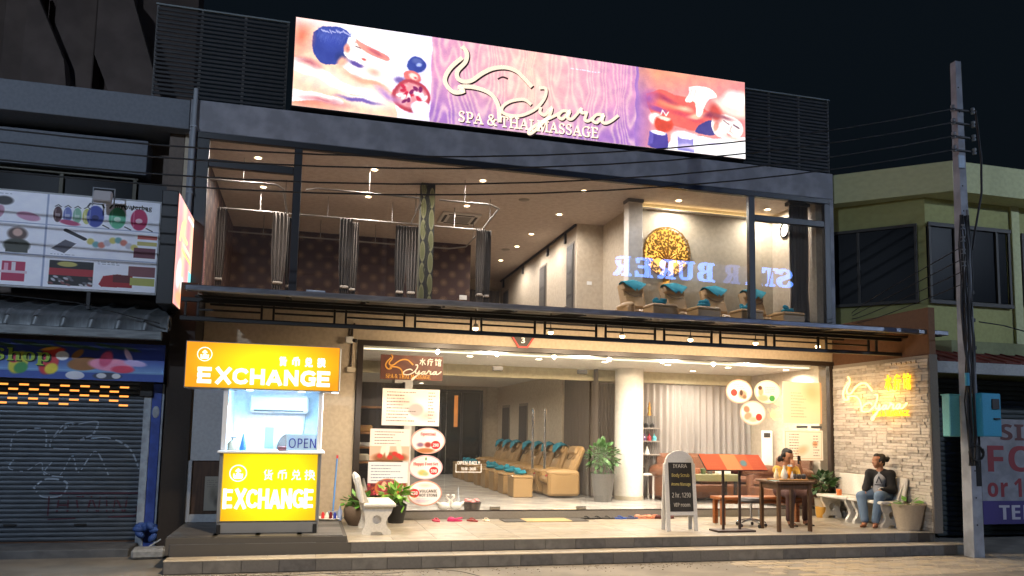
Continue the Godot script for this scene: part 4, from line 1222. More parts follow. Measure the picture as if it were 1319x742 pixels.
func canopy() -> void:
	var dark := M("canopy steel", "131313", .6)
	var c := thing("porch_canopy", "shallow metal canopy with a grey gutter over the spa porch", "canopy", V(4.3, 3.3, 1.2))
	part(c, "gutter", Sh.new().ext(-1.62, 10.42, 3.25, 3.33, 2.36, 2.46, .012), M("gutter metal", "7b7f88", .35, "streak", V(.4, 2, 2), .6))
	var roof := Sh.new()
	roof.box(V(4.4, 3.43, 1.2), V(12.0, .02, 2.42), .003, Basis(Vector3.RIGHT, .085))
	part(c, "roof_sheet", roof, M("canopy sheet", "4d4945", .7, "streak", V(3, 3, .5)))
	for i in 12:
		var x := -1.4 + i * 1.07
		part(c, "rafter", Sh.new().bar(V(x, 3.285, 2.34), V(x, 3.475, .04), .05, .09, .004), dark)
	for z in [.35, .95, 1.5, 2.0]: part(c, "purlin", Sh.new().ext(-1.55, 10.35, 3.40 - z * .082 , 3.43 - z * .082, z - .025, z + .025, .003), dark)
	var tr := thing("lattice_beam", "long black lattice beam hanging under the porch canopy", "beam", V(4.2, 2.95, 1.85))
	part(tr, "rail", Sh.new().ext(-1.75, 10.1, 3.19, 3.25, 1.82, 1.88, .004), dark)
	part(tr, "rail", Sh.new().ext(-1.75, 10.1, 2.93, 2.99, 1.82, 1.88, .004), dark)
	for i in 12:
		var x := -1.7 + i * 1.0
		for s in [0.0, .16]: part(tr, "post", Sh.new().ext(x + s, x + s + .03, 2.992, 3.188, 1.83, 1.87, .003), dark)
		if i < 11: part(tr, "bar", Sh.new().ext(x + .192, x + .998, 3.075, 3.1, 1.835, 1.865, .003), dark)
	var face := glow("canopy lamp face", Color(1, .84, .62), 9.0)
	for i in 6:
		var x := 2.4 + i * 1.19
		var t := thing("canopy_spotlight", "small warm spotlight hanging at the lattice beam, %s from the left" % ORD[i], "spotlight", V(x, 3.034, 1.79), "spotlights along the lattice beam")
		hang(t, "stem", Sh.new().cyl(V(0, .06, 0), V(0, .3, 0), .008, 6).done(), dark)
		hang(t, "housing", Sh.new().lathe([Vector2(.035, .0), Vector2(.042, .02), Vector2(.03, .07), Vector2(0, .075)], 16).done(), M("lamp housing", "b9b4aa", .5))
		hang(t, "lamp_face", Sh.new().ball(V(0, .0, 0), V(.042, .034, .042), 14, 8).done(), face)
		spot(t, V(0, -.02, -.05), 2.8, Color(1, .89, .75), 89, .035, V(0, -1, -.5))
	var fan := thing("red_hexagon_sign", "small red-edged hexagonal sign above the glass door", "sign", V(3.62, 3.1, .05))
	hang(fan, "board", Sh.new().prism(PackedVector2Array([Vector2(-.22, .1), Vector2(-.08, -.12), Vector2(.08, -.12), Vector2(.22, .1)]), .02).done(), M("sign dark", "3a3530", .6))
	var ed := Sh.new()
	ed.ribbon([Vector2(-.22, .1), Vector2(-.08, -.12), Vector2(.08, -.12), Vector2(.22, .1)], .03, .026)
	hang(fan, "red_edge", ed.done(), M("sign red", "b03326", .5))
	txt(fan, "lettering", "3", "sansbold", V(0, .0, .024), .07, .1, M("print white"))


func roof_sign() -> void:
	var wp := 1024
	var hp := 186
	var p := Pic.new(wp, hp, Color("c98a9c"))
	var nz := FastNoiseLite.new()
	nz.frequency = .006
	nz.fractal_octaves = 3
	for y in hp:  # wooden middle
		for x in range(270, 760):
			var q := nz.get_noise_2d(x * 1.0, y * .22)
			var ring := sin(q * 46.0 + x * .05) * .5 + .5
			var c := Color("c486b0").lerp(Color("e9b0a4"), clampf(1.0 - absf(x - 500) / 240.0, 0, 1)).lerp(Color("8a62b0"), clampf((y - 120) / 110.0 + absf(x - 510) / 600.0, 0, .75))
			p.im.set_pixel(x, y, c.lerp(Color("f6d9c4"), ring * ring * .45))
	for y in hp:  # pale ground at both ends
		for x in 280:
			p.im.set_pixel(x, y, Color("f1efff").lerp(Color("d9c8ee"), clampf((x - 200) / 80.0, 0, 1) * .6))
		for x in range(745, wp): p.im.set_pixel(x, y, Color("dc8a86").lerp(Color("8d68b4"), clampf((800 - x) / 60.0, 0, 1)))
	# left: woman lying on her front, hands on her back, flowers in a bowl
	var PV := func(a: Array) -> PackedVector2Array:
		var o := PackedVector2Array()
		for v in smooth(a + [a[0], a[1]], 6): o.append(v)
		return o
	p.ell(10, 70, 120, 110, Color("f0b49c"), .2, .7).ell(30, 40, 60, 30, Color("f7d0bc"), -.4, .7)
	p.poly(PV.call([-20, 96, 30, 70, 90, 92, 150, 118, 196, 128, 206, 160, 190, 200, -20, 200]), Color("f4c0a6"))
	p.ell(60, 120, 110, 30, Color("fbdcc9"), .22, .8).ell(150, 150, 70, 30, Color("fff0e4"), .1, .8).ell(30, 176, 80, 20, Color("d98a74"), .1, .8)
	p.poly(PV.call([110, 70, 150, 66, 176, 84, 200, 100, 196, 122, 160, 124, 120, 108, 96, 92]), Color("fff3ea"))
	p.ell(150, 116, 60, 8, Color("e2a088"), .2, .6)
	p.poly(PV.call([36, 26, 54, 12, 84, 8, 108, 20, 116, 44, 104, 62, 96, 84, 70, 90, 44, 82, 34, 56]), Color("33408c"))
	p.ell(70, 40, 30, 26, Color("3c4ba0"), .1, .9).ell(92, 74, 16, 16, Color("2b356f"), .3, .7)
	for k in 26: p.line([Vector2(44 + k * 2.6, 16 - sin(k * .12) * 6), Vector2(46 + k * 2.5, 24 + (k * 7) % 9), Vector2(44 + k * 2.4, 34 + (k * 5) % 13)], .8, Color("5a68b4"))
	for k in 14: p.line([Vector2(50 + k * 5, 19 + (k % 3) * 2 - sin(k * .25) * 5), Vector2(54 + k * 5, 22 + (k % 4) - sin(k * .25) * 5)], 1.3, Color("c9c8ea"))
	p.poly(PV.call([106, 26, 122, 24, 134, 36, 138, 50, 146, 60, 140, 70, 130, 78, 110, 78, 98, 66, 102, 46]), Color("fff2e8"))
	p.ell(104, 52, 8, 14, Color("e59a8c"), .1, .4).ell(105, 53, 4, 8, Color("c9786c"), .1, .6).line([Vector2(122, 46), Vector2(131, 49)], 1.6, Color("5a4050")).line([Vector2(120, 36), Vector2(131, 38)], 1.4, Color("8a6468")).ell(136, 68, 6, 3, Color("d8605a"), .3, .4).ell(122, 82, 22, 7, Color("5a4a90"), .2, .5).ell(94, 84, 12, 16, Color("eaa48e"), .4, .6)
	p.poly(PV.call([120, 28, 150, 42, 190, 56, 184, 66, 150, 58, 128, 46]), Color("df8a80")).ell(160, 52, 22, 6, Color("b8606a"), .35, .6)
	p.poly(PV.call([-20, 82, 20, 84, 60, 104, 104, 126, 150, 132, 150, 146, 96, 144, 46, 124, -20, 108]), Color("fff0e2"))
	for k in 4: p.line([Vector2(96 + k * 4, 126 + k * 5), Vector2(130 + k * 6, 132 + k * 5), Vector2(154 - k * 4, 140 + k * 5)], 2.6, Color("fff6ee")).line([Vector2(100 + k * 4, 131 + k * 5), Vector2(132 + k * 5, 136 + k * 5)], 1.0, Color("d08a78"))
	p.ell(130, 158, 60, 6, Color("6d5aa0"), .08, .6)
	p.poly(PV.call([-20, 150, 40, 152, 90, 160, 96, 170, 40, 172, -20, 176]), Color("fff4ec"))
	p.ell(248, 66, 21, 19, Color("38458f"), 0, .12).ell(248, 58, 14, 8, Color("53609f"), 0, .5).ell(252, 66, 7, 6, Color("a9b6e8"), 0, .5).ell(240, 94, 18, 15, Color("d8706c"), 0, .15).ell(243, 93, 10, 9, Color("ffd2c4"), 0, .4).ell(246, 95, 4, 3, Color("c85a5a"), 0, .5).ell(214, 104, 20, 10, Color("6d5a98"), .2, .6)
	p.ell(238, 136, 42, 36, Color("a8404e"), 0, .08).ell(238, 136, 35, 29, Color("d89aa0"), 0, .2)
	for k in 22: p.ell(238 + 29 * cos(k * 2.4) * sqrt(k / 22.0), 134 + 23 * sin(k * 2.4) * sqrt(k / 22.0), 8, 4.5, [Color("b8304a"), Color("fbe3e3"), Color("7a2a5a"), Color("e88a90")][k % 4], k * 1.3, .3)
	p.ell(258, 160, 20, 18, Color("eef4ff"), 0, .2).ell(256, 156, 9, 6, Color("ffffff"), 0, .6)
	# right: hand on a red wrap, face of a woman resting, cups on a cloth
	for y in hp:
		for x in range(752, wp): p.dot(x, y, Color("e89a5e"), .5 * clampf(1.0 - (y + (x - 800) * .25) / 60.0, 0, 1))
	p.poly(PV.call([772, 60, 810, 48, 870, 58, 930, 84, 950, 110, 900, 130, 850, 128, 790, 112]), Color("e0625a"))
	p.ell(830, 76, 56, 12, Color("f08a6a"), .25, .8).ell(870, 100, 60, 10, Color("c04a58"), .2, .8).ell(800, 92, 30, 10, Color("8a4a86"), .1, .6).ell(900, 96, 34, 9, Color("f6b498"), -.25, .6)
	p.poly(PV.call([880, 30, 906, 24, 940, 30, 950, 44, 926, 56, 912, 92, 900, 94, 896, 66, 880, 70, 868, 66, 878, 50]), Color("fff1e8"))
	for k in 3: p.line([Vector2(886 + k * 9, 34 + k), Vector2(880 + k * 9, 60 + k * 7)], .9, Color("dca08c"))
	p.poly(PV.call([900, 118, 930, 104, 962, 100, 956, 130, 920, 140, 894, 134]), Color("453f7c"))
	p.poly(PV.call([940, 88, 980, 84, 1012, 98, 1016, 126, 990, 146, 954, 140, 936, 118]), Color("ffece2"))
	p.ell(948, 116, 8, 15, Color("dc9484"), .2, .4).line([Vector2(966, 100), Vector2(982, 108)], 2.0, Color("6a4a5a")).line([Vector2(996, 108), Vector2(1008, 116)], 2.0, Color("6a4a5a")).line([Vector2(990, 112), Vector2(984, 124), Vector2(992, 127)], 1.3, Color("d89a88")).ell(982, 134, 9, 3.5, Color("cc6a66"), .4, .4)
	p.ell(990, 66, 60, 24, Color("ffd9c8"), .25, .5).ell(1000, 44, 46, 26, Color("fffaf8"), 0, .6).ell(946, 84, 20, 30, Color("b84a44"), -.3, .6)
	p.poly(PV.call([834, 160, 900, 146, 960, 146, 1040, 136, 1040, 210, 820, 210]), Color("fffdfb")).ell(930, 160, 60, 6, Color("d9d0ea"), .05, .7)
	p.ell(794, 116, 20, 17, Color("ffe8e4"), 0, .4).ell(816, 126, 28, 22, Color("c84838"), 0, .25).ell(816, 112, 20, 6, Color("f6d0c0"), 0, .4).line([Vector2(806, 104), Vector2(812, 92), Vector2(820, 104), Vector2(826, 94)], 1.6, Color("fff0e8"))
	p.rect(778, 148, 826, 182, Color("4a3f8a")).rect(778, 148, 788, 182, Color("6a5cae"), .7).ell(802, 148, 24, 6, Color("f6f2ff"), 0, .3).ell(802, 181, 24, 6, Color("4a3f8a"), 0, .2).ell(872, 150, 40, 16, Color("ffe9ef"), 0, .3).rect(850, 152, 892, 184, Color("6a62b0"), .8).ell(871, 152, 21, 5, Color("fff"), 0, .3).ell(838, 166, 8, 20, Color("f5d8da"), 0, .4)
	p.rows(590, 24, 700, 1, 6, Color("f3ecff"), rng)
	p.ell(12, 40, 30, 44, Color("d8745c"), .2, .9).ell(30, 92, 40, 12, Color("b86a72"), .3, .9).ell(190, 140, 40, 12, Color("b48ac0"), .5, .9).ell(160, 96, 26, 12, Color("e8b09c"), .4, .9).ell(60, 168, 70, 10, Color("b8707c"), .06, .9)
	p.ell(820, 66, 40, 10, Color("9a3c5a"), .2, .9).ell(868, 84, 30, 8, Color("ffc0a0"), .1, .9).ell(930, 92, 26, 10, Color("8a3a50"), -.2, .9).ell(970, 92, 40, 8, Color("8a5060"), .15, .9).ell(990, 138, 40, 8, Color("e8b8b0"), .1, .9).ell(880, 172, 60, 8, Color("d8c8e8"), 0, .9).ell(780, 70, 26, 30, Color("a05a98"), .2, .9)
	p.soften(.6, 3, .12, 4.0)
	var t := thing("roof_sign", "long lit roof sign of the spa with massage pictures and elephant emblem", "sign", V(3.78, 6.85, 0))
	part(t, "cabinet", Sh.new().ext(-.5, 8.06, 6.85, 8.44, -.22, .095, .01), M("cabinet black", "121316", .5))
	var scr := hang(t, "lit_face", sheet(8.52, 1.55, .004), printed("roof sign print", p.tex(), 1.0), V(0, .795, .102))
	area(scr, V(0, 0, .03), 8.4, 1.5, 5.0, Color(1, .88, .93))
	var edge := M("sign letters ivory", "efe3cf", .5)
	edge.emission_enabled = true; edge.emission = Color(1, .9, .78); edge.emission_energy_multiplier = .66
	var off := V(-3.78, -6.85, .108)
	hang(t, "elephant_line", emblem(ELEPHANT, 0, 0, 1.0, .075), edge, off)
	hang(t, "script", emblem(SCRIPT, 0, 0, 1.0, .055), edge, off + V(0, 0, .01))
	var shadow_m := M("painted letter shadow", "4a3038", .6)  # drop shadow painted as dark copies of the strokes, shifted right and down
	hang(t, "line_shadow", emblem(ELEPHANT, 0, 0, 1.0, .08), shadow_m, off + V(.022, -.02, -.0035))
	hang(t, "script_shadow", emblem(SCRIPT, 0, 0, 1.0, .06), shadow_m, off + V(.02, -.018, -.003))
	txt(t, "letter_shadow", "SPA & THAI MASSAGE", "serif", V(-.105, .155, .112), 2.62, .2, shadow_m, .012)
	txt(t, "lettering", "SPA & THAI MASSAGE", "serif", V(-.12, .17, .13), 2.62, .2, edge, .03)
	var eye := Sh.new()
	eye.ribbon(smooth([3.05, 7.8, 3.14, 7.85, 3.24, 7.83]), .03, .01)
	hang(t, "eye_mark", eye.done(), M("mark brown", "8a5a5a", .6), off)
	for s in [0.6, 3.7, 7.0]: part(t, "leg", Sh.new().ext(s - .05, s + .05, 6.6, 6.848, -.2, -.1), M("cabinet black"))
	# slatted roof screens left and right of the sign
	var sl := M("screen slat", "2a2a2c", .7, "streak", V(.5, 3, 3))
	for q in [["left", -2.72, -.62], ["right", 8.16, 10.25]]:
		var s := thing("roof_screen", "dark horizontal-slat screen on the roof, %s of the lit sign" % q[0], "screen", V(q[1], 6.62, -.35), "roof screens")
		var x := Sh.new().box(Vector3.ZERO, V(q[2] - q[1], .045, .02), .004).done()
		for k in 21: hang(s, "slat", x, sl, V((q[2] - q[1]) / 2, .36 + k * .073, .03))
		for k in 4: hang(s, "post", Sh.new().box(V(k * (q[2] - q[1]) / 3, .95, 0), V(.04, 1.9, .04), .004).done(), M("screen post", "4a4846", .6))
		hang(s, "top_rail", Sh.new().box(V((q[2] - q[1]) / 2, 1.9, .02), V(q[2] - q[1] + .06, .03, .05), .004).done(), M("screen rail", "6a7274", .5))
	# unlit structure on the roofs behind
	var bd := M("rear brown pier", "63564f", .9, "blot", V(.3, .3, .3))
	var h := thing("dark_rear_building", "unlit brown building with piers and a sloping stair behind the left roof", "building", V(-6.5, 6, -5.5))
	part(h, "wall", Sh.new().ext(-14, -3.0, 4, 12.6, -7.0, -6.2), M("rear brown wall", "5d5049", .9, "blot", V(.3, .3, .3)))
	for q in [[-6.9, -6.3], [-5.9, -5.05], [-4.75, -4.35]]: part(h, "pier", Sh.new().ext(q[0], q[1], 4, 12.6, -6.198, -5.6, .02), bd)
	part(h, "sloping_stair", Sh.new().prism(PackedVector2Array([Vector2(-4.9, 11.8), Vector2(-4.2, 11.0), Vector2(-3.3, 8.2), Vector2(-3.3, 7.2), Vector2(-3.9, 7.2), Vector2(-4.9, 9.6)]), .5, Transform3D(Basis(), V(0, 0, -5.58))), bd)
	part(h, "sloping_stair", Sh.new().prism(PackedVector2Array([Vector2(-6.3, 11.2), Vector2(-5.5, 9.4), Vector2(-5.2, 7.2), Vector2(-6.3, 7.2)]), .4, Transform3D(Basis(), V(0, 0, -5.5))), bd)
	part(h, "low_wall", Sh.new().ext(-9, -3.4, 6.0, 7.9, -5.2, -5.0), bd)


func booth_print(w: int, h: int, wide: float) -> Pic:  # the sign film: yellow in the middle, orange towards its edges
	var p := Pic.new(w, h, Color("ffa500"))
	for y in h:
		for x in w:
			var d := Vector2((x - w * .52) / (w * .52), (y - h * .45) / (h * .75)).length()
			p.im.set_pixel(x, y, Color("fff000").lerp(Color("ffa000"), clampf((d - wide) * 1.5, 0, 1)))
	return p


func booth_sign(par: Node3D, at: Vector3, w: float, h: float, low: bool) -> void:
	hang(par, "lit_face", sheet(w, h, .006), printed("exchange film %s" % low, booth_print(160, 120 if low else 56, .7 if low else .35).tex(), .72), at)
	var white := glow("exchange letters", Color(1, .97, .84), 1.0, "f0ead8")
	glyph_row(par, "lettering", ["E", "X", "C", "H", "A", "N", "G", "E"], w * (.97 if low else .88), h * (.3 if low else .36), w * (.038 if low else .026), w * .008, white, at + V(w * (0.0 if low else .015), -h * (.17 if low else .235), .002))
	glyph_row(par, "lettering", ["huo", "bi", "dui", "huan"], w * (.56 if low else .31), h * (.15 if low else .2), w * .012, w * .03, white, at + V(w * (.2 if low else .25), h * (.19 if low else .14), .002))
	var e := Sh.new()
	var r := h * (.12 if low else .15)
	e.ribbon(range(29).map(func(i): return Vector2(cos(i * TAU / 28), sin(i * TAU / 28)) * r), r * .12, .006)
	for q in [[-.45, -.6, .45, -.6], [-.35, -.35, .35, -.35], [-.25, -.1, .3, -.1], [0, -.6, 0, .6], [-.45, -.6, -.5, -.05], [.45, -.6, .5, -.05], [-.3, .2, -.1, .45], [.3, .2, .1, .45]]:
		e.ribbon([Vector2(q[0], q[1]) * r, Vector2(q[2], q[3]) * r], r * .2, .007)
	hang(par, "round_emblem", e.done(), white, at + V(-w * (.34 if low else .385), h * (.21 if low else .23), .002))


func booth() -> void:
	var white := M("booth white", "d6dade", .5, "fine", V(.8, .8, .8))
	var alu := M("booth aluminium", "9fa3a8", .35, "", V(1, 1, 1), .7)
	var t := thing("exchange_booth", "white money exchange booth with two lit orange EXCHANGE signs", "booth", V(-.45, .08, 1.5))
	part(t, "base", Sh.new().ext(-1.1, .2, .085, .235, 1.56, 2.18, .006), alu)
	for x in [-1.07, .16]: part(t, "foot", Sh.new().ext(x - .025, x + .025, .081, .2, 2.16, 2.2, .004), M("foot black", "141414", .6))
	part(t, "counter_cabinet", Sh.new().ext(-1.09, .195, .24, 1.14, 1.0, 2.19, .008), white)
	booth_sign(t, V(-.445, .69, 2.2) - t.position, 1.21, .88, true)
	for x in [-1.078, .188]: part(t, "sign_frame", Sh.new().ext(x - .022, x + .022, .235, 1.141, 2.17, 2.212, .004), alu)
	var side := Pic.new(64, 96, Color("ffa000"))
	side.rect(0, 40, 64, 72, Color("fff6e0")).rect(8, 26, 50, 34, Color("fff0b0"))
	var sm := printed("exchange side film", side.tex(), .7)
	hang(t, "lit_side", sheet(.52, .88, .006), sm, V(.2, .69, 1.9) - t.position, V(0, PI / 2, 0))
	part(t, "counter_top", Sh.new().ext(-1.13, .25, 1.142, 1.17, 1.0, 2.26, .006), M("counter white", "e2e6ea", .3))
	part(t, "header", Sh.new().ext(-1.6, .41, 1.99, 2.62, 1.72, 2.2, .008), alu)
	booth_sign(t, V(-.595, 2.305, 2.21) - t.position, 1.98, .6, false)
	hang(t, "lit_side", sheet(.42, .58, .006), sm, V(.418, 2.305, 1.95) - t.position, V(0, PI / 2, 0))
	part(t, "room_wall", Sh.new().ext(-1.1, .2, .1, 2.2, .7, .76), white)
	part(t, "room_wall", Sh.new().ext(-1.12, -1.07, .1, 2.2, .762, 1.7), white)
	part(t, "room_wall", Sh.new().ext(.17, .21, .1, 2.2, .762, 1.5), white)
	part(t, "room_ceiling", Sh.new().ext(-1.06, .168, 2.14, 2.2, .762, 1.718), white)
	part(t, "room_floor", Sh.new().ext(-1.06, .168, .1, .14, .762, .998), alu)
	var gl := pane("clear pane")
	part(t, "front_pane", Sh.new().ext(-1.03, .15, 1.172, 1.985, 2.12, 2.13), gl)
	part(t, "side_pane", Sh.new().ext(.19, .2, 1.172, 1.985, 1.52, 2.1), gl)
	for x in [-1.07, .17]: part(t, "window_post", Sh.new().ext(x - .03, x + .03, 1.172, 1.985, 2.1, 2.15, .004), M("counter white"))
	part(t, "side_post", Sh.new().ext(.17, .215, 1.172, 2.0, 1.46, 1.515, .004), M("counter white"))
	var lamp := glow("booth lamp face", Color(.85, .95, 1), 5.0)
	for x in [-.77, -.09, .36]:
		var l := part(t, "sign_lamp", Sh.new().lathe([Vector2(0, -.012), Vector2(.045, -.01), Vector2(.045, .0)], 18, V(x, 1.988, 2.1)), lamp)
		spot(l, V(x, 1.96, 2.1), 3.2 if x > .2 else .8, Color(1, .95, .88), 84, .04, V(.05, -1, -.45) if x > .2 else Vector3.DOWN)
	var tube := part(t, "tube_lamp", Sh.new().tube([V(-.9, 2.1, 1.62), V(.02, 2.1, 1.62)], .018, 8), glow("cold tube", Color(.55, .82, 1), 2.5))
	area(tube, V(-.45, 2.075, 1.62), .9, .04, 3.6, Color(.5, .8, 1), Vector3.DOWN)
	area(t, V(-.445, .69, 2.23) - t.position, 1.2, .85, .5, Color(1, .75, .15))
	area(t, V(-.595, 2.305, 2.24) - t.position, 1.95, .58, .5, Color(1, .7, .12))
	# annex panel left of the booth
	var ax := thing("booth_side_panel", "white over brown panel wall left of the exchange booth with a faded notice", "panel", V(-1.38, .08, .85))
	part(ax, "upper_panel", Sh.new().ext(-1.64, -1.13, .98, 2.04, .82, .86, .004), M("panel grey white", "a3a6a9", .6, "fine", V(1, 1, 1)))
	part(ax, "lower_panel", Sh.new().ext(-1.6, -1.13, .2, .978, .8, .83), M("panel brown", "4a3425", .7, "streak", V(4, .4, 4)))
	part(ax, "post", Sh.new().ext(-1.67, -1.61, .085, .978, .82, .87, .004), M("panel grey white"))
	part(ax, "base_rail", Sh.new().ext(-1.61, -1.13, .085, .198, .81, .87, .004), M("panel grey white"))
	var np := Pic.new(64, 96, Color("8a8579"))
	np.ell(30, 50, 18, 30, Color("6d675c"), 0, .8).ell(40, 70, 10, 20, Color("5b564e"), 0, .8).rows(8, 10, 56, 4, 6, Color("6a655c"), rng)
	hang(ax, "notice", sheet(.26, .5, .004), printed("faded notice", np.tex(), 0, .8), V(.09, .42, .0))
	# inside the booth
	var ac := thing("wall_air_conditioner", "white split air conditioner high on the booth's back wall", "air conditioner", V(-.42, 1.72, .87))
	hang(ac, "body", Sh.new().box(V(0, .12, 0), V(.86, .26, .2), .03).done(), M("appliance white"))
	hang(ac, "air_slot", Sh.new().box(V(0, .02, .1), V(.72, .02, .02), .004).done(), M("slot dark"))
	hang(ac, "cable", Sh.new().tube([V(.4, 0, -.08), V(.38, -.25, -.09), V(.33, -.5, -.09)], .006, 6).done(), M("grille grey"))
	var op := thing("open_sign", "OPEN sign in blue letters inside the booth window", "sign", V(-.05, 1.29, 2.09))
	hang(op, "plate", Sh.new().box(V(0, 0, -.01), V(.42, .22, .006)).done(), M("plate pale blue", "b7d8ea", .4))
	txt(op, "lettering", "OPEN", "sans", V(0, -.01, .002), .36, .13, M("letters blue", "1c2f9a", .5), .006)
	var bt := thing("pump_bottle", "clear pump bottle with white label at the left of the booth counter", "bottle", V(-.97, 1.172, 2.0))
	hang(bt, "bottle", Sh.new().lathe([Vector2(0, 0), Vector2(.06, 0), Vector2(.06, .09), Vector2(.025, .13), Vector2(0, .13)], 18).done(), M("bottle milky", "a9b9b4", .3))
	hang(bt, "pump", Sh.new().cyl(V(0, .13, 0), V(0, .17, 0), .012, 8).bar(V(-.02, .17, 0), V(.05, .17, 0), .02, .014, .003).done(), M("pump grey", "6f7577", .4))
	one("blue_cone", "small bright blue cone on the booth counter beside the pump bottle", "cone", Sh.new().lathe([Vector2(0, 0), Vector2(.05, 0), Vector2(.006, .22), Vector2(0, .225)], 20).done(), M("cone blue", "1f6fd0", .4), V(-.83, 1.172, 2.0))
	var ch := thing("office_chair", "grey round-backed chair behind the booth counter", "chair", V(-.26, .14, 1.05))
	hang(ch, "backrest", Sh.new().ball(V(0, 1.0, 0), V(.17, .26, .06), 20, 12).done(), M("chair grey", "5a5350", .8, "cloth", V(6, 6, 6)))
	hang(ch, "stem", Sh.new().cyl(V(0, 0, 0), V(0, .8, 0), .03, 10).done(), M("foot black"))
	one("card_terminal", "dark red box on the booth counter before the chair", "box", Sh.new().box(V(0, .03, 0), V(.15, .06, .1), .008).done(), M("terminal maroon", "5a2f38", .5), V(-.3, 1.172, 2.0))
	one("wall_notice", "pale grey paper strip on the booth's back wall", "paper", Sh.new().box(Vector3.ZERO, V(.13, .34, .004)).done(), M("paper grey blue", "8ba3b5", .7), V(-.55, 1.32, .764))


func stone_side() -> void:
	var bed := M("stone mortar", "988c7d", .9, "fine", V(2, 2, 2), 0, .5)
	var t := thing("stone_wall", "pale split-stone clad side wall carrying the neon emblem", "wall", V(9.98, 0, 1.25))
	part(t, "core", Sh.new().ext(9.945, 10.1, -.02, 2.9, .07, 2.5), bed)
	part(t, "end_face", Sh.new().ext(9.935, 10.102, -.02, 2.91, 2.501, 2.53, .004), M("stone end grey", "6d655c", .8, "fine", V(1.5, 1.5, 1.5)))
	var sm := [M("stone buff", "bab1a4", .85, "fine", V(1.6, 1.6, 1.6), 0, .5), M("stone cream", "c3bbae", .85, "fine", V(1.9, 1.9, 1.9), 0, .5), M("stone grey", "aea598", .85, "blot", V(2, 2, 2), 0, .5)]
	var g := RandomNumberGenerator.new()
	g.seed = 17
	var kinds := []
	for l in [.36, .48, .6]:
		for v in 2:
			var s := Sh.new()
			var prev := 0.0
			for k in 4:  # a split face: each quarter stands out by its own amount
				var d := g.randf_range(.01, .034)
				s.box(V(-d / 2, g.randf_range(-.003, .003), -l / 2 + l * (k + .5) / 4), V(d, .05, l / 4 + .004), .006)
				prev = d
			kinds.append([l, s.done()])
	var y := .03
	while y < 2.86:
		var z := .07 - g.randf() * .3
		while z < 2.44:
			var k: Array = kinds[g.randi() % kinds.size()]
			var l: float = k[0]
			if z < .07: z = .07
			if z + l > 2.5: l = 2.5 - z
			var o := hang(t, "stone_strip", k[1], sm[g.randi() % 3], V(9.946, y, z + l / 2) - t.position)
			o.scale.z = (l - .004) / k[0]
			z += l
		y += .0525
	# neon emblem on the stone
	var n := thing("neon_emblem", "warm glowing neon elephant emblem and script on the stone wall", "neon sign", V(9.905, 2.24, 1.25))
	var hot := glow("neon warm", Color(1, .8, .42), 3.2)
	var back := glow("neon amber", Color(1, .68, .1), 1.9)
	var rot := V(0, -PI / 2, 0)
	var mp := func(x: float, yy: float) -> Vector3: return V(-.02, yy, x)
	hang(n, "elephant_tube", emblem(ELEPHANT, 3.72, 7.55, .5, .034, true), hot, V(-.03, .02, 0), rot)
	hang(n, "script_tube", emblem(SCRIPT, 3.72, 7.55, .5, .03, true), hot, V(-.035, -.06, 0), rot)
	glyph_row(n, "glowing_character", ["shui", "liao", "guan"], .62, .27, .024, .05, back, V(-.03, .24, .62), rot, .02)
	txt(n, "glowing_lettering", "SPA & MASSAGE", "serifbold", V(-.03, -.3, .42), .88, .1, back, .02, rot)
	for q in [[.1, .2, .62], [-.05, .05, .35], [-.1, -.05, -.4], [-.3, -.28, .42]]:
		omni(n, V(-.1, q[1], q[2]), .12, Color(1, .72, .25), .12)
	txt(n, "small_lettering", "1-1-1-1-1-1", "sans", V(-.02, .56, .75), .6, .04, M("letter brown", "4a3a2c", .6), .01, rot)


func concrete_bench(label: String, at: Vector3, rot: float, l: float) -> Node3D:
	var m := M("bench white", "c9c5bb", .6, "fine", V(1.5, 1.5, 1.5), 0, .2)
	var t := thing("concrete_bench", label, "bench", at, "", rot)
	hang(t, "seat", Sh.new().box(V(0, .42, .03), V(l, .055, .46), .015).done(), m)
	hang(t, "backrest", Sh.new().box(V(0, .64, -.25), V(l, .4, .05), .015, Basis(Vector3.RIGHT, -.2)).done(), m)
	var arc := []
	for i in 9: arc.append(Vector2(.065 * sin(i * PI / 8), .065 * cos(i * PI / 8)))
	var fr := PackedVector2Array([Vector2(0, .393)])
	for v in arc: fr.append(Vector2(v.x, .21 + v.y))
	for v in [[0, .05], [.07, .04], [.09, 0], [.2, 0], [.205, .05], [.15, .11], [.13, .17], [.15, .24], [.2, .31], [.225, .393]]: fr.append(Vector2(v[0], v[1]))
	var bk := PackedVector2Array([Vector2(0, .393)])
	for v in arc: bk.append(Vector2(-v.x, .21 + v.y))
	for v in [[0, .05], [-.07, .04], [-.09, 0], [-.2, 0], [-.205, .05], [-.17, .13], [-.165, .2], [-.18, .3], [-.21, .393]]: bk.append(Vector2(v[0], v[1]))
	for s in [-1.0, 1.0]:
		var xf := Transform3D(Basis(V(0, 0, 1), Vector3.UP, V(-1, 0, 0)), V(s * (l / 2 - .09) + .03, 0, 0))
		var p := Sh.new().prism(fr, .06, xf).prism(bk, .06, xf)
		p.prism(PackedVector2Array([Vector2(-.2, .392), Vector2(-.12, .45), Vector2(-.27, .8), Vector2(-.33, .8)]), .05, xf)
		hang(t, "leg", p.done(), m)
	return t


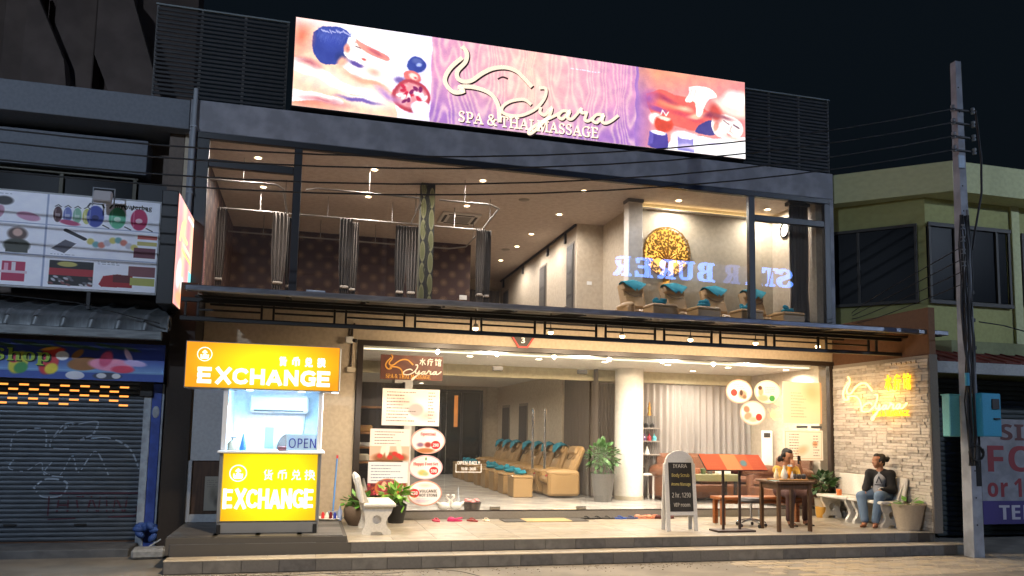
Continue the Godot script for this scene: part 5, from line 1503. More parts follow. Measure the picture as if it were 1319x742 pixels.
func pot_plant(n: String, label: String, at: Vector3, prof: Array, pm: Material, cnt: int, r: Vector3, y: float, size: float, leaf: Material, sd: int) -> Node3D:
	var t := thing(n, label, "plant", at)
	hang(t, "pot", Sh.new().lathe(prof, 24).done(), pm)
	hang(t, "leaves", leaves(cnt, V(0, y, 0), r, size, sd).done(), leaf)
	var st := Sh.new()
	for k in 5: st.tube([V(0, y - r.y, 0), V(cos(k * 1.3) * r.x * .3, y - r.y * .3, sin(k * 1.3) * r.z * .3), V(cos(k * 1.3) * r.x * .6, y + r.y * .4, sin(k * 1.3) * r.z * .6)], [.012, .009, .004], 5)
	hang(t, "stems", st.done(), M("stem"))
	return t


func shoe(col: Material, strap: Material, open: bool) -> ArrayMesh:
	var s := Sh.new()
	var o := PackedVector2Array()
	for i in 16:
		var a := TAU * i / 16
		o.append(Vector2(.045 * cos(a) * (1.0 + .12 * sin(a)), .125 * sin(a)))
	s.prism(o, .022, Transform3D(Basis(Vector3.RIGHT, V(0, 0, -1), Vector3.UP), V(0, 0, 0)))
	if open:
		s.tube([V(-.045, .02, .03), V(-.02, .05, -.02), V(0, .045, -.06)], .009, 6)
		s.tube([V(.045, .02, .03), V(.02, .05, -.02), V(0, .045, -.06)], .009, 6)
	else:
		s.ball(V(0, .035, -.06), V(.046, .035, .06), 12, 7)
		s.tube([V(-.044, .03, -.02), V(-.042, .05, .08), V(0, .055, .12), V(.042, .05, .08), V(.044, .03, -.02)], .012, 6)
	return s.done()


func porch_things() -> void:
	concrete_bench("white concrete bench seen end-on beside the exchange booth", V(1.02, 0, 1.45), PI / 2, 1.0)
	concrete_bench("white concrete bench along the stone wall, empty and nearer the glass", V(9.6, 0, .72), -PI / 2, .86)
	concrete_bench("white concrete bench along the stone wall on which the woman sits", V(9.6, 0, 1.6), -PI / 2, .86)
	one("orange_can", "small orange can left on the empty concrete bench", "can", Sh.new().lathe([Vector2(0, 0), Vector2(.045, 0), Vector2(.05, .1), Vector2(.04, .11), Vector2(0, .11)], 16).done(), M("can orange", "c9713a", .5), V(9.5, .449, .75))
	var leaf := M("leaf bright", "5a8c35", .5, "fine", V(4, 4, 4))
	var dark := M("leaf dark", "2c4a22", .5, "fine", V(4, 4, 4))
	pot_plant("potted_plant", "low green plant in a round taupe pot beside the end-on bench", V(.82, 0, .7), [Vector2(0, 0), Vector2(.13, 0), Vector2(.2, .1), Vector2(.215, .25), Vector2(.19, .3), Vector2(.165, .29), Vector2(0, .27)], M("pot taupe", "6a5848", .6, "fine", V(2, 2, 2)), 110, V(.22, .1, .2), .36, .13, leaf, 31)
	pot_plant("potted_plant", "bright light-green plant in a black pot below the flower-bath poster", V(1.45, 0, .45), [Vector2(0, 0), Vector2(.12, 0), Vector2(.17, .28), Vector2(.18, .29), Vector2(.15, .29), Vector2(0, .26)], M("pot black", "191817", .5), 150, V(.24, .15, .22), .43, .14, M("leaf lime", "76a83c", .5, "fine", V(4, 4, 4)), 32)
	pot_plant("potted_plant", "dark green plant in a pale square pot by the right window post", V(9.6, 0, .2), [Vector2(0, 0), Vector2(.17, 0), Vector2(.19, .34), Vector2(.2, .35), Vector2(.16, .35), Vector2(0, .32)], M("pot beige", "a39a88", .6), 130, V(.22, .25, .16), .58, .15, dark, 33)
	pot_plant("planter", "large cream tapered planter at the right end of the porch", V(9.72, 0, 2.2), [Vector2(0, 0), Vector2(.175, 0), Vector2(.26, .42), Vector2(.27, .43), Vector2(.235, .43), Vector2(.22, .38), Vector2(0, .38)], M("planter cream", "b5a894", .7, "fine", V(1.5, 1.5, 1.5), 0, .2), 16, V(.13, .05, .1), .42, .2, leaf, 34)
	var by := M("bucket yellow", "b98a35", .6)
	one("yellow_bucket", "small yellow bucket on the floor between plant and empty bench", "bucket", Sh.new().lathe([Vector2(0, 0), Vector2(.08, 0), Vector2(.1, .2), Vector2(.085, .2), Vector2(0, .18)], 18).done(), by, V(9.42, 0, .32))
	var sp := thing("spray_bottle", "blue and white bottle on the floor behind the cream planter", "bottle", V(9.72, 0, 1.98))
	hang(sp, "body", Sh.new().lathe([Vector2(0, 0), Vector2(.05, 0), Vector2(.055, .03), Vector2(.05, .07), Vector2(0, .07)], 14).done(), M("card white"))
	hang(sp, "blue_part", Sh.new().lathe([Vector2(0, .07), Vector2(.05, .07), Vector2(.045, .15), Vector2(.012, .19), Vector2(.012, .28), Vector2(0, .28)], 14).done(), M("bottle blue", "22359a", .4))
	# mop, dustpan tray by the booth
	var mop := thing("broom", "blue-handled broom leaning on the tan wall right of the booth", "broom", V(.46, .08, .3))
	hang(mop, "handle", Sh.new().cyl(V(0, .1, 0), V(.04, .92, -.22), .014, 8).done(), M("handle blue", "4a86c8", .4))
	hang(mop, "grip", Sh.new().cyl(V(.04, .92, -.22), V(.043, .97, -.235), .018, 8).done(), M("print red"))
	hang(mop, "head", Sh.new().box(V(0, .05, 0), V(.18, .1, .05), .015).done(), M("broom head", "8a8f98", .8))
	var tr := thing("offering_tray", "white oval tray with small red and blue bottles on the booth platform", "tray", V(.4, .08, .6))
	hang(tr, "tray", Sh.new().lathe([Vector2(0, .0), Vector2(.2, 0), Vector2(.24, .03), Vector2(.23, .035), Vector2(.19, .012), Vector2(0, .012)], 26).done(), M("card white"))
	for k in 4: one("tiny_bottle", "tiny %s on the white tray by the booth" % ["red bottle", "white cup", "dark red bottle", "blue cup"][k], "bottle", Sh.new().lathe([Vector2(0, 0), Vector2(.025, 0), Vector2(.025, .07), Vector2(.01, .1), Vector2(0, .1)], 10).done(), [M("print red"), M("card white"), M("dark red cloth"), M("bottle blue")][k], V(.3 + k * .06, .093, .58 + (k % 2) * .06))
	one("water_bottle", "clear water bottle with a blue label beside the taupe pot", "bottle", Sh.new().lathe([Vector2(0, 0), Vector2(.035, 0), Vector2(.037, .14), Vector2(.014, .19), Vector2(.014, .22), Vector2(0, .22)], 14).done(), M("bottle label", "8c9cc4", .3), V(.55, .08, .75))
	# footwear by the door
	var fw := [["pink sandal", "c4475a", 2.12, .35, true, .3], ["magenta slipper", "c22f62", 2.43, .34, false, 1.4], ["dark red sandal", "8a2f2c", 2.72, .38, true, .6], ["cream slipper", "c9b9a2", 2.95, .4, true, .2], ["black sandal", "1f1d1c", 4.8, .24, true, 1.2], ["black strappy sandal", "262322", 5.0, .22, true, 1.7], ["worn dark grey slipper", "3a3734", 5.18, .24, true, 1.4], ["blue slipper", "2f4f9a", 5.42, .24, true, 1.5], ["navy slipper", "34406a", 5.62, .24, true, 1.6], ["peach clog", "d18a6c", 5.82, .2, false, 1.3], ["second peach clog", "cf8666", 6.02, .22, false, 1.8], ["dark maroon shoe", "4a1f1c", 6.18, .27, false, 1.5], ["maroon shoe with open toe", "5a2622", 6.32, .28, false, 1.9]]
	for f in fw:
		var m := M("shoe " + f[0], f[1], .7)
		one("slipper", "%s on the porch by the glass %s" % [f[0], "near the swans" if f[2] < 3.2 else "between door and chalkboard"], "footwear", shoe(m, m, f[4]), m, V(f[2], .002, f[3]), "footwear left by the door", V(0, f[5], 0))
	var mat := M("mat grey", "4d4a46", .95, "cloth", V(5, 5, 5))
	one("door_mat", "grey door mat left of the tan rug", "mat", Sh.new().ext(-.22, .22, .0, .012, -.2, .2, .003).done(), mat, V(3.45, .002, .36))
	one("door_mat", "grey door mat right of the tan rug", "mat", Sh.new().ext(-.16, .16, .0, .012, -.2, .2, .003).done(), mat, V(4.55, .002, .36))
	one("door_rug", "tan rug in front of the glass door", "rug", Sh.new().ext(-.4, .4, .0, .016, -.22, .22, .004).done(), M("rug tan", "b09a6e", .95, "cloth", V(5, 5, 5)), V(4.0, .002, .36))
	one("door_threshold_mat", "small pale mat at the foot of the right glass door", "mat", Sh.new().ext(-.25, .25, 0, .02, -.08, .08, .004).done(), M("rug cream", "c2b692", .9, "cloth", V(5, 5, 5)), V(4.55, .122, -.15))
	# chalkboard
	var grey := M("board grey", "b9b7b3", .6, "fine", V(2, 2, 2))
	var cb := thing("chalkboard", "grey arched A-frame chalkboard on the porch edge", "chalkboard", V(5.74, 0, 1.75))
	var tl := Basis(Vector3.RIGHT, -.1)
	var outer := PackedVector2Array([Vector2(-.265, 0), Vector2(-.205, 0), Vector2(-.2, .24), Vector2(.2, .24), Vector2(.205, 0), Vector2(.265, 0), Vector2(.265, 1.04)])
	for i in 11: outer.append(Vector2(.265 * cos(i * PI / 10) * .92, 1.05 + .2 * sin(i * PI / 10)))
	outer.append(Vector2(-.265, 1.04))
	var xf := Transform3D(tl, V(0, 0, .18))
	hang(cb, "frame", Sh.new().prism(outer, .03, xf).done(), grey)
	hang(cb, "rear_frame", Sh.new().prism(outer, .03, Transform3D(Basis(Vector3.RIGHT, .07), V(.02, 0, -.06))).done(), grey)
	hang(cb, "slate", Sh.new().ext(-.2, .2, .3, 1.06, .031, .037).done(), M("slate", "221f1d", .8, "blot", V(2, 2, 2)), V(0, 0, .18), V(-.1, 0, 0))
	var chalk := M("chalk white", "a8a39a", .9)
	var chalk2 := M("chalk yellow", "a89a5e", .9)
	for q in [["IYARA", 1.0, .24, .06, chalk], ["Body Scrub", .85, .3, .07, chalk2], ["Aroma Massage", .71, .33, .065, chalk2], ["2 hr. 1290", .55, .32, .08, chalk], ["VIP room", .4, .28, .06, chalk]]:
		txt(cb, "chalk_writing", q[0], "sans", V(0, q[1], .18) + tl * V(0, 0, .041) + V(0, 0, -(q[1]) * .1 + .0), q[2], q[3], q[4], .003, V(-.1, 0, 0))
	# menu stand
	var brown := M("stand brown", "33221a", .5)
	var ms := thing("menu_stand", "two-post lectern with a slanted orange four-page menu", "menu stand", V(6.55, 0, 2.05))
	hang(ms, "base_plate", Sh.new().box(V(0, .015, 0), V(.66, .03, .3), .006).done(), brown)
	for x in [-.16, .13]: hang(ms, "post", Sh.new().box(V(x, .5, 0), V(.035, .95, .035), .004).done(), brown)
	var dk := hang(ms, "desk", Sh.new().box(V(0, 0, 0), V(1.08, .02, .36), .004).done(), brown, V(0, 1.07, .03), V(.72, 0, 0))
	var mp := Pic.new(256, 88, Color("b5542e"))
	mp.rect(0, 0, 84, 88, Color("b04a28")).rect(84, 0, 150, 88, Color("c07a4c")).rect(196, 0, 256, 88, Color("a84526")).ell(168, 50, 18, 24, Color("557880"), .5, .5).ell(40, 30, 10, 6, Color("9a4a30"), 0, .5)
	mp.rows(12, 50, 76, 4, 8, Color("b5623f"), rng).rows(200, 20, 250, 6, 9, Color("b0603c"), rng)
	hang(dk, "menu_pages", sheet(1.06, .35, .006), printed("menu pages", mp.tex(), 0, .85), V(0, .017, 0), V(-PI / 2, 0, 0))
	# wooden bench, stool, table
	var ow := M("orange wood", "8f5224", .45, "streak", V(.6, 5, 5))
	var wb := thing("wooden_bench", "orange-brown wooden bench behind the menu stand", "bench", V(7.65, 0, 1.1))
	hang(wb, "seat", Sh.new().box(V(0, .44, 0), V(1.75, .05, .34), .008).done(), ow)
	hang(wb, "rail", Sh.new().box(V(0, .38, .12), V(1.6, .06, .03), .004).done(), ow)
	for s in [[-.8, -.12], [-.8, .13], [.8, -.12], [.8, .13]]: hang(wb, "leg", Sh.new().box(V(s[0], .207, s[1]), V(.07, .414, .07), .005).done(), ow)
	var st := thing("swivel_stool", "grey swivel stool on a chrome five-star castor base", "stool", V(7.22, 0, 1.5))
	var chrome := M("chrome")
	hang(st, "seat", Sh.new().lathe([Vector2(0, .4), Vector2(.17, .4), Vector2(.19, .43), Vector2(.17, .47), Vector2(0, .475)], 24).done(), M("stool pad", "4a4a4e", .6))
	hang(st, "column", Sh.new().cyl(V(0, .1, 0), V(0, .4, 0), .022, 12).done(), chrome)
	for k in 5:
		var d := V(cos(k * TAU / 5 + .3), 0, sin(k * TAU / 5 + .3))
		hang(st, "foot", Sh.new().tube([V(0, .12, 0), d * .14 + V(0, .1, 0), d * .24 + V(0, .07, 0)], [.022, .017, .012], 8).done(), chrome)
		hang(st, "castor", Sh.new().cyl(d * .24 + V(-.012, .028, 0), d * .24 + V(.012, .028, 0), .028, 12).done(), M("foot black"))
	var wd := M("table wood", "5a3d20", .5, "streak", V(5, .5, 5))
	var tb := thing("wooden_table", "tall dark wooden table holding the tray of bottles before the seated woman", "table", V(7.55, 0, 1.98))
	hang(tb, "top", Sh.new().box(V(0, .775, 0), V(.7, .035, .62), .006).done(), wd)
	hang(tb, "apron", Sh.new().box(V(0, .71, .24), V(.56, .095, .025), .004).box(V(0, .71, -.24), V(.56, .095, .025), .004).box(V(-.28, .71, 0), V(.025, .095, .455), .004).box(V(.28, .71, 0), V(.025, .095, .455), .004).done(), wd)
	for s in [[-.28, -.24], [.28, -.24], [-.28, .24], [.28, .24]]: hang(tb, "leg", Sh.new().box(V(s[0], .378, s[1]), V(.055, .756, .055), .005).done(), wd)
	var ty := M("tray wood", "a37a45", .5)
	one("serving_tray", "flat wooden tray on the dark table", "tray", Sh.new().box(V(0, .012, 0), V(.54, .024, .36), .005).done(), ty, V(7.6, .794, 1.98))
	var gp := [Vector2(0, 0), Vector2(.035, 0), Vector2(.045, .04), Vector2(.03, .1), Vector2(.014, .13), Vector2(.014, .17), Vector2(0, .17)]
	for k in 4: one("oil_bottle", "%s on the wooden table tray" % ["squat cream bottle with white cap", "tall cream bottle beside it", "cream flask with brown bands", "short milky bottle in front"][k], "bottle", Sh.new().lathe(gp, 16).done(), [M("cream glaze", "d3c4a4", .35), M("ivory glaze", "d9d2c2", .3), M("tan glaze", "b39468", .4), M("milk glaze", "d6d0c8", .3)][k], V(7.42 + k * .075, .819, 1.94 + (k % 2) * .1), "oil bottles on the tray").scale = Vector3.ONE * [1.0, 1.25, 1.1, .7][k]
	one("brown_bowl", "brown banded bowl among the oil bottles", "bowl", Sh.new().lathe([Vector2(0, 0), Vector2(.03, 0), Vector2(.055, .06), Vector2(.05, .065), Vector2(.02, .02), Vector2(0, .02)], 18).done(), M("bowl dark"), V(7.62, .819, 1.88))
	var dr := thing("drink_glass", "tall glass of orange-yellow drink on the tray", "glass", V(7.7, .819, 1.9))
	hang(dr, "drink", Sh.new().lathe([Vector2(0, 0), Vector2(.03, 0), Vector2(.038, .19), Vector2(0, .19)], 18).done(), M("drink amber", "d98a12", .2))
	hang(dr, "rim", Sh.new().lathe([Vector2(.039, .19), Vector2(.041, .22), Vector2(.038, .22), Vector2(.037, .19)], 18).done(), pane("bottle clear"))
	for k in 3: one("patterned_jar", "black and white patterned jar, %s of three at the right of the tray" % ["left", "middle", "right"][k], "jar", Sh.new().lathe([Vector2(0, 0), Vector2(.03, 0), Vector2(.042, .04), Vector2(.03, .075), Vector2(0, .08)], 16).done(), M("jar patterned", "4a4744", .35, "fine", V(14, 14, 14)), V(7.68 + k * .085, .819, 2.05), "patterned jars on the tray")
	one("blue_card", "pale blue-green card on the left edge of the dark table", "card", Sh.new().box(V(0, .004, 0), V(.13, .008, .09)).done(), M("card aqua", "7fa9a0", .5), V(7.27, .794, 2.1))
	one("clear_bottle", "clear plastic bottle standing on the porch under the wooden bench", "bottle", Sh.new().lathe([Vector2(0, 0), Vector2(.04, 0), Vector2(.042, .2), Vector2(.015, .27), Vector2(.015, .3), Vector2(0, .3)], 14).done(), pane("bottle clear"), V(7.75, 0, .95))
	# wall camera with conduit by the booth
	var cm := thing("wall_camera", "white security camera box with conduits on the tan wall beside the booth", "camera", V(.62, 2.93, .04))
	hang(cm, "body", Sh.new().box(V(0, .03, .06), V(.13, .11, .12), .015).done(), M("card white"))
	hang(cm, "lens", Sh.new().cyl(V(.06, .02, .1), V(.11, .01, .13), .03, 12).done(), M("fitting black"))
	hang(cm, "conduit", Sh.new().tube([V(.01, .3, 0), V(.01, .09, 0)], .014, 8).tube([V(.08, .32, 0), V(.05, .26, 0), V(.045, -.42, 0)], .014, 8).done(), M("conduit brown", "4a3e34", .6))
	hang(cm, "junction_box", Sh.new().box(V(.045, -.46, .01), V(.14, .09, .05), .006).done(), M("box cream", "c2b49c", .6))


func head_on(b: Blob, c: Vector3, f: Basis, sc := 1.0) -> void:  # skull, jaw, cheeks, nose, lips, ears; f.z looks ahead
	for q in [[0, .035, -.02, 0, .04, .018, .088, .076], [0, -.02, -.01, 0, -.035, .03, .072, .06], [0, -.035, .03, 0, -.088, .062, .056, .026], [-.034, -.012, .052, -.03, -.04, .05, .034, .03], [.034, -.012, .052, .03, -.04, .05, .034, .03],
		[0, .022, .09, 0, -.02, .104, .009, .014], [-.013, -.022, .094, .013, -.022, .094, .011, .011], [-.02, -.056, .084, .02, -.056, .084, .012, .012], [-.04, .03, .078, .04, .03, .078, .014, .014], [-.086, .012, -.008, -.084, -.028, 0, .017, .012], [.086, .012, -.008, .084, -.028, 0, .017, .012]]:
		b.bone(c + f * V(q[0], q[1], q[2]) * sc, c + f * V(q[3], q[4], q[5]) * sc, q[6] * sc, q[7] * sc)


func hand_on(b: Blob, w: Vector3, d: Vector3, n: Vector3, thumb: Vector3, curl := .5) -> void:  # palm, four fingers of three bones and a thumb; d points to the fingertips, n out of the palm
	for k in 4:
		var o := thumb * (.03 - k * .02)
		var kn := w + d * (.085 - absf(k - 1.2) * .006) + o
		b.bone(w + o * .55 + d * .01, kn, .014, .011)
		var dir := d
		var at := kn
		for j in 3:
			dir = (dir + n * curl * (.5 + j * .35)).normalized()
			var nx: Vector3 = at + dir * [.04, .026, .02][j] * [1.0, 1.1, 1.02, .8][k]
			b.bone(at, nx, .0092 - j * .001, .0085 - j * .001)
			at = nx
	var t0 := w + thumb * .022 + d * .022
	var t1 := t0 + (thumb * .8 + d * .6 + n * .25).normalized() * .04
	b.bone(t0, t1, .014, .011)
	b.bone(t1, t1 + (thumb * .25 + d * .9 + n * curl).normalized() * .032, .0105, .0085)


func eyes(par: Node3D, c: Vector3, f: Basis) -> void:
	for s in [-1.0, 1.0]:
		hang(par, "eye", Sh.new().ball(V(0, 0, 0), V(.013, .007, .008), 12, 7).done(), M("eye white", "b9aea2", .3), c + f * V(s * .032, .012, .078), f.get_euler())
		hang(par, "pupil", Sh.new().ball(V(0, 0, 0), V(.006, .006, .004), 10, 6).done(), M("pupil", "1a100c", .2), c + f * V(s * .032, .012, .085), f.get_euler())
		hang(par, "eyebrow", Sh.new().tube([V(-.018, 0, 0), V(0, .004, .003), V(.018, -.001, 0)], .003, 5).done(), M("hair black", "0d0a09", .75), c + f * V(s * .033, .034, .084), f.get_euler())
	hang(par, "lips", Sh.new().tube([V(-.02, 0, -.004), V(0, .002, .003), V(.02, 0, -.004)], [.003, .006, .003], 6).done(), M("lips", "8a4a3e", .5), c + f * V(0, -.056, .095), f.get_euler())


func people() -> void:
	var skin := M("skin tan", "9a6a4c", .55, "fine", V(6, 6, 6))
	skin.subsurf_scatter_enabled = true; skin.subsurf_scatter_strength = .08
	var hair := M("hair black", "0d0a09", .75)
	# woman on the right bench, knees towards the street, looking left along the porch
	var up := Vector3.UP
	var fw := V(-.8, 0, .6)
	var rt := V(-.6, 0, -.8)
	var hip := V(9.66, .53, 1.62)
	var hr := hip + rt * .09
	var hl := hip - rt * .09
	var kr := V(9.3, .5, 1.6)
	var kl := V(9.42, .53, 1.9)
	var ar := V(9.24, .08, 1.74)
	var al := V(9.36, .08, 1.86)
	var ch := V(9.68, .8, 1.64)
	var nk := V(9.655, .95, 1.645)
	var sr := V(9.655, .885, 1.645) + rt * .165
	var sl := V(9.655, .885, 1.645) - rt * .165
	var er := sr + V(-.1, -.25, .02)
	var el := sl + V(-.04, -.26, .08)
	var wr := V(9.37, .58, 1.6)
	var wl := V(9.5, .62, 1.84)
	var hc := V(9.63, 1.1, 1.64)
	var hf := Basis(Vector3.UP, -PI / 2 - .25) * Basis(Vector3.RIGHT, .05)
	var sh := Sh.new()
	var b := Blob.new()
	b.bone(hip, ch, .13, .12).bone(ch, nk, .11, .06).path([hr, kr, ar], [.085, .06, .04]).path([hl, kl, al], [.085, .06, .04]).path([sr, er, wr], [.055, .042, .028]).path([sl, el, wl], [.055, .042, .028]).bone(ch, sr, .09, .06).bone(ch, sl, .09, .06)
	b.bone(ar, ar + V(-.03, -.05, .02), .036, .034).bone(al, al + V(-.03, -.05, .02), .036, .034).bone(ar + V(-.03, -.05, .02), ar + V(-.15, -.055, .09), .032, .022).bone(al + V(-.03, -.05, .02), al + V(-.13, -.055, .11), .032, .022)
	b.add(sh, .013, .03)
	b = Blob.new()
	head_on(b, hc, hf)
	b.bone(hc + V(.02, -.05, 0), nk, .05, .055)
	b.add(sh, .006, .018)
	for q in [[wr, (kr + V(-.04, .05, .02) - wr), V(-.2, -1, 0), -1.0], [wl, (kl + V(-.06, .04, -.02) - wl), V(-.1, -1, .2), 1.0]]:
		b = Blob.new()
		var d: Vector3 = q[1].normalized()
		hand_on(b, q[0], d, (q[2] - d * q[2].dot(d)).normalized(), d.cross(up).normalized() * q[3], .45)
		b.add(sh, .0035, .008)
	var p := one("person", "woman in black hoodie and jeans on the bench by the stone wall, looking left", "person", sh.done(), skin)
	eyes(p, hc, hf)
	sh = Sh.new()
	b = Blob.new()
	b.path([hr + V(0, 0, 0), kr, ar + V(0, .04, 0)], [.112, .085, .066]).path([hl, kl, al + V(0, .04, 0)], [.112, .085, .066]).bone(hr, hl, .125, .125)
	b.add(sh, .014, .03)
	hang(p, "jeans", sh.done(), M("jeans blue", "5d738c", .85, "cloth", V(5, 5, 5), 0, .3))
	sh = Sh.new()
	b = Blob.new()
	b.bone(hip + V(.03, .03, 0), ch, .15, .135).bone(ch, nk + V(.03, -.05, 0), .13, .08).bone(ch + V(0, .03, 0), sr, .11, .078).bone(ch + V(0, .03, 0), sl, .11, .078).path([sr, er, wr.lerp(er, .12)], [.077, .066, .046]).path([sl, el, wl.lerp(el, .12)], [.077, .066, .046])
	b.bone(nk + V(.05, -.02, -.04), nk + V(.06, -.03, .05), .05, .05)
	b.add(sh, .014, .035)
	hang(p, "hoodie", sh.done(), M("hoodie black", "0d0d10", .9, "cloth", V(5, 5, 5), 0, .3))
	sh = Sh.new()
	b = Blob.new()
	b.bone(hip + fw * .075 + V(0, .06, 0), ch + fw * .06, .1, .1).bone(ch + fw * .06, nk + fw * .03 + V(0, -.06, 0), .1, .05)
	b.add(sh, .013, .03)
	var tee := hang(p, "grey_shirt", sh.done(), M("shirt grey", "8b8d92", .85, "cloth", V(5, 5, 5)))
	var em := Sh.new()
	em.ribbon([Vector2(-.045, -.05), Vector2(0, .06), Vector2(.045, -.05)], .02, .004)
	em.ribbon([Vector2(-.07, -.075), Vector2(.07, -.075)], .02, .004)
	hang(tee, "dark_print", em.done(), M("print ink dark", "2c2e36", .8), ch + fw * .165 + V(0, -.02, 0), V(-.05, atan2(fw.x, fw.z), 0))
	sh = Sh.new()
	b = Blob.new()
	b.bone(hc + hf * V(0, .055, -.035), hc + hf * V(0, .088, .02), .093, .056).bone(hc + hf * V(0, .03, -.05), hc + hf * V(0, -.04, -.06), .078, .05).bone(hc + hf * V(-.05, .02, -.02), hc + hf * V(.05, .02, -.02), .055, .055).bone(hc + hf * V(0, .03, -.145), hc + hf * V(0, .05, -.165), .045, .035).bone(hc + hf * V(0, .03, -.1), hc + hf * V(0, .04, -.15), .02, .03)
	b.add(sh, .007, .015)
	hang(p, "hair", sh.done(), hair)
	hang(p, "wrist_band", Sh.new().tube(range(13).map(func(i): return wl + V(0, .03, -.005) + V(cos(i * TAU / 12) * .04, sin(i * TAU / 12) * .02, sin(i * TAU / 12) * .035)), .006, 6).done(), M("card white"))
	# woman in mustard behind the wooden table, hands at her mouth
	hip = V(8.12, .56, 1.1)
	ch = V(8.13, .8, 1.13)
	nk = V(8.14, .99, 1.13)
	hc = V(8.15, 1.15, 1.17)
	hf = Basis(Vector3.UP, .12) * Basis(Vector3.RIGHT, .3)
	hr = hip + V(-.09, 0, 0)
	hl = hip + V(.09, 0, 0)
	kr = V(7.98, .53, 1.5)
	kl = V(8.3, .53, 1.5)
	ar = V(8.0, .08, 1.42)
	al = V(8.36, .08, 1.36)
	sr = V(7.965, .92, 1.13)
	sl = V(8.315, .92, 1.13)
	er = V(7.95, .72, 1.32)
	el = V(8.4, .74, 1.32)
	wr = V(8.1, .97, 1.36)
	wl = V(8.28, 1.0, 1.33)
	sh = Sh.new()
	b = Blob.new()
	b.bone(hip, ch, .12, .115).bone(ch, nk, .105, .055).path([hr, kr, ar], [.08, .058, .038]).path([hl, kl, al], [.08, .058, .038]).path([sr, er, wr], [.052, .04, .027]).path([sl, el, wl], [.052, .04, .027]).bone(ch, sr, .09, .055).bone(ch, sl, .09, .055)
	for a in [ar, al]: b.bone(a, a + V(0, -.045, .03), .036, .034).bone(a + V(0, -.045, .03), a + V(0, -.05, .15), .032, .024)
	b.add(sh, .013, .03)
	b = Blob.new()
	head_on(b, hc, hf)
	b.bone(hc + V(0, -.05, -.02), nk, .05, .052)
	b.add(sh, .006, .018)
	b = Blob.new()
	hand_on(b, wr, V(.35, .9, -.2).normalized(), V(.3, -.1, -.9).normalized(), V(.85, -.3, .2).normalized(), .6)
	b.add(sh, .0035, .008)
	b = Blob.new()
	hand_on(b, wl, V(.15, .97, -.1).normalized(), V(-.9, 0, -.3).normalized(), V(-.2, .1, .95).normalized(), .55)
	b.add(sh, .0035, .008)
	p = one("person", "woman in a mustard shirt seated behind the wooden table, hands raised to her mouth", "person", sh.done(), skin)
	eyes(p, hc, hf)
	sh = Sh.new()
	b = Blob.new()
	b.path([hr, kr, ar + V(0, .03, 0)], [.1, .082, .06]).path([hl, kl, al + V(0, .03, 0)], [.1, .082, .06]).bone(hr, hl, .115, .115)
	b.add(sh, .014, .03)
	hang(p, "trousers", sh.done(), M("trousers plum", "4a3230", .9, "cloth", V(5, 5, 5)))
	sh = Sh.new()
	b = Blob.new()
	b.bone(hip + V(0, .04, 0), ch, .135, .13).bone(ch, nk + V(0, -.07, 0), .12, .075).bone(ch + V(0, .04, 0), sr, .1, .072).bone(ch + V(0, .04, 0), sl, .1, .072).bone(sr, sr.lerp(er, .6), .07, .062).bone(sl, sl.lerp(el, .6), .07, .062).bone(nk + V(-.04, -.03, .04), nk + V(.04, -.03, .04), .03, .03)
	b.add(sh, .013, .03)
	hang(p, "mustard_shirt", sh.done(), M("shirt mustard", "b08a38", .85, "cloth", V(5, 5, 5), 0, .3))
	sh = Sh.new()
	b = Blob.new()
	b.bone(hc + hf * V(0, .06, -.035), hc + hf * V(0, .09, .022), .09, .056).bone(hc + hf * V(0, .03, -.05), hc + hf * V(0, -.07, -.06), .075, .05).bone(hc + hf * V(-.062, .03, -.01), hc + hf * V(.062, .03, -.01), .045, .045).bone(hc + hf * V(-.07, .03, -.03), hc + hf * V(-.085, -.06, -.03), .04, .03).bone(hc + hf * V(-.1, -.05, -.06), hc + hf * V(-.11, -.08, -.06), .04, .035)
	b.add(sh, .007, .015)
	hang(p, "hair", sh.done(), hair)
	one("phone", "dark phone held by the woman in mustard beside her face", "phone", Sh.new().box(Vector3.ZERO, V(.012, .15, .07), .005).done(), M("phone black", "17181c", .25), V(8.262, 1.1, 1.34), "", V(.1, .2, .1))
	for s in 2: one("slipper", "dark slipper worn by the woman in mustard, on her %s foot" % ["right", "left"][s], "footwear", shoe(M("shoe black sandal"), M("shoe black sandal"), true), M("shoe black sandal"), [V(8.0, .0, 1.52), V(8.36, .0, 1.46)][s], "worn slippers", V(0, PI, 0))


func worn_line(p: Array, w: float, d: float, sd: int) -> ArrayMesh:  # sprayed paint that holds on the crests of the slats only
	var sh := Sh.new()
	var g := RandomNumberGenerator.new()
	g.seed = sd + 70
	var run := []
	for v in p:
		var off := absf(fposmod(v.y - .1 + .03325, .0665) - .03325)
		if off < .027 and g.randf() > .015: run.append(v)
		else:
			if run.size() > 1: sh.ribbon(run, w * g.randf_range(.75, 1.25), d)
			run = []
	if run.size() > 1: sh.ribbon(run, w, d)
	return sh.done()


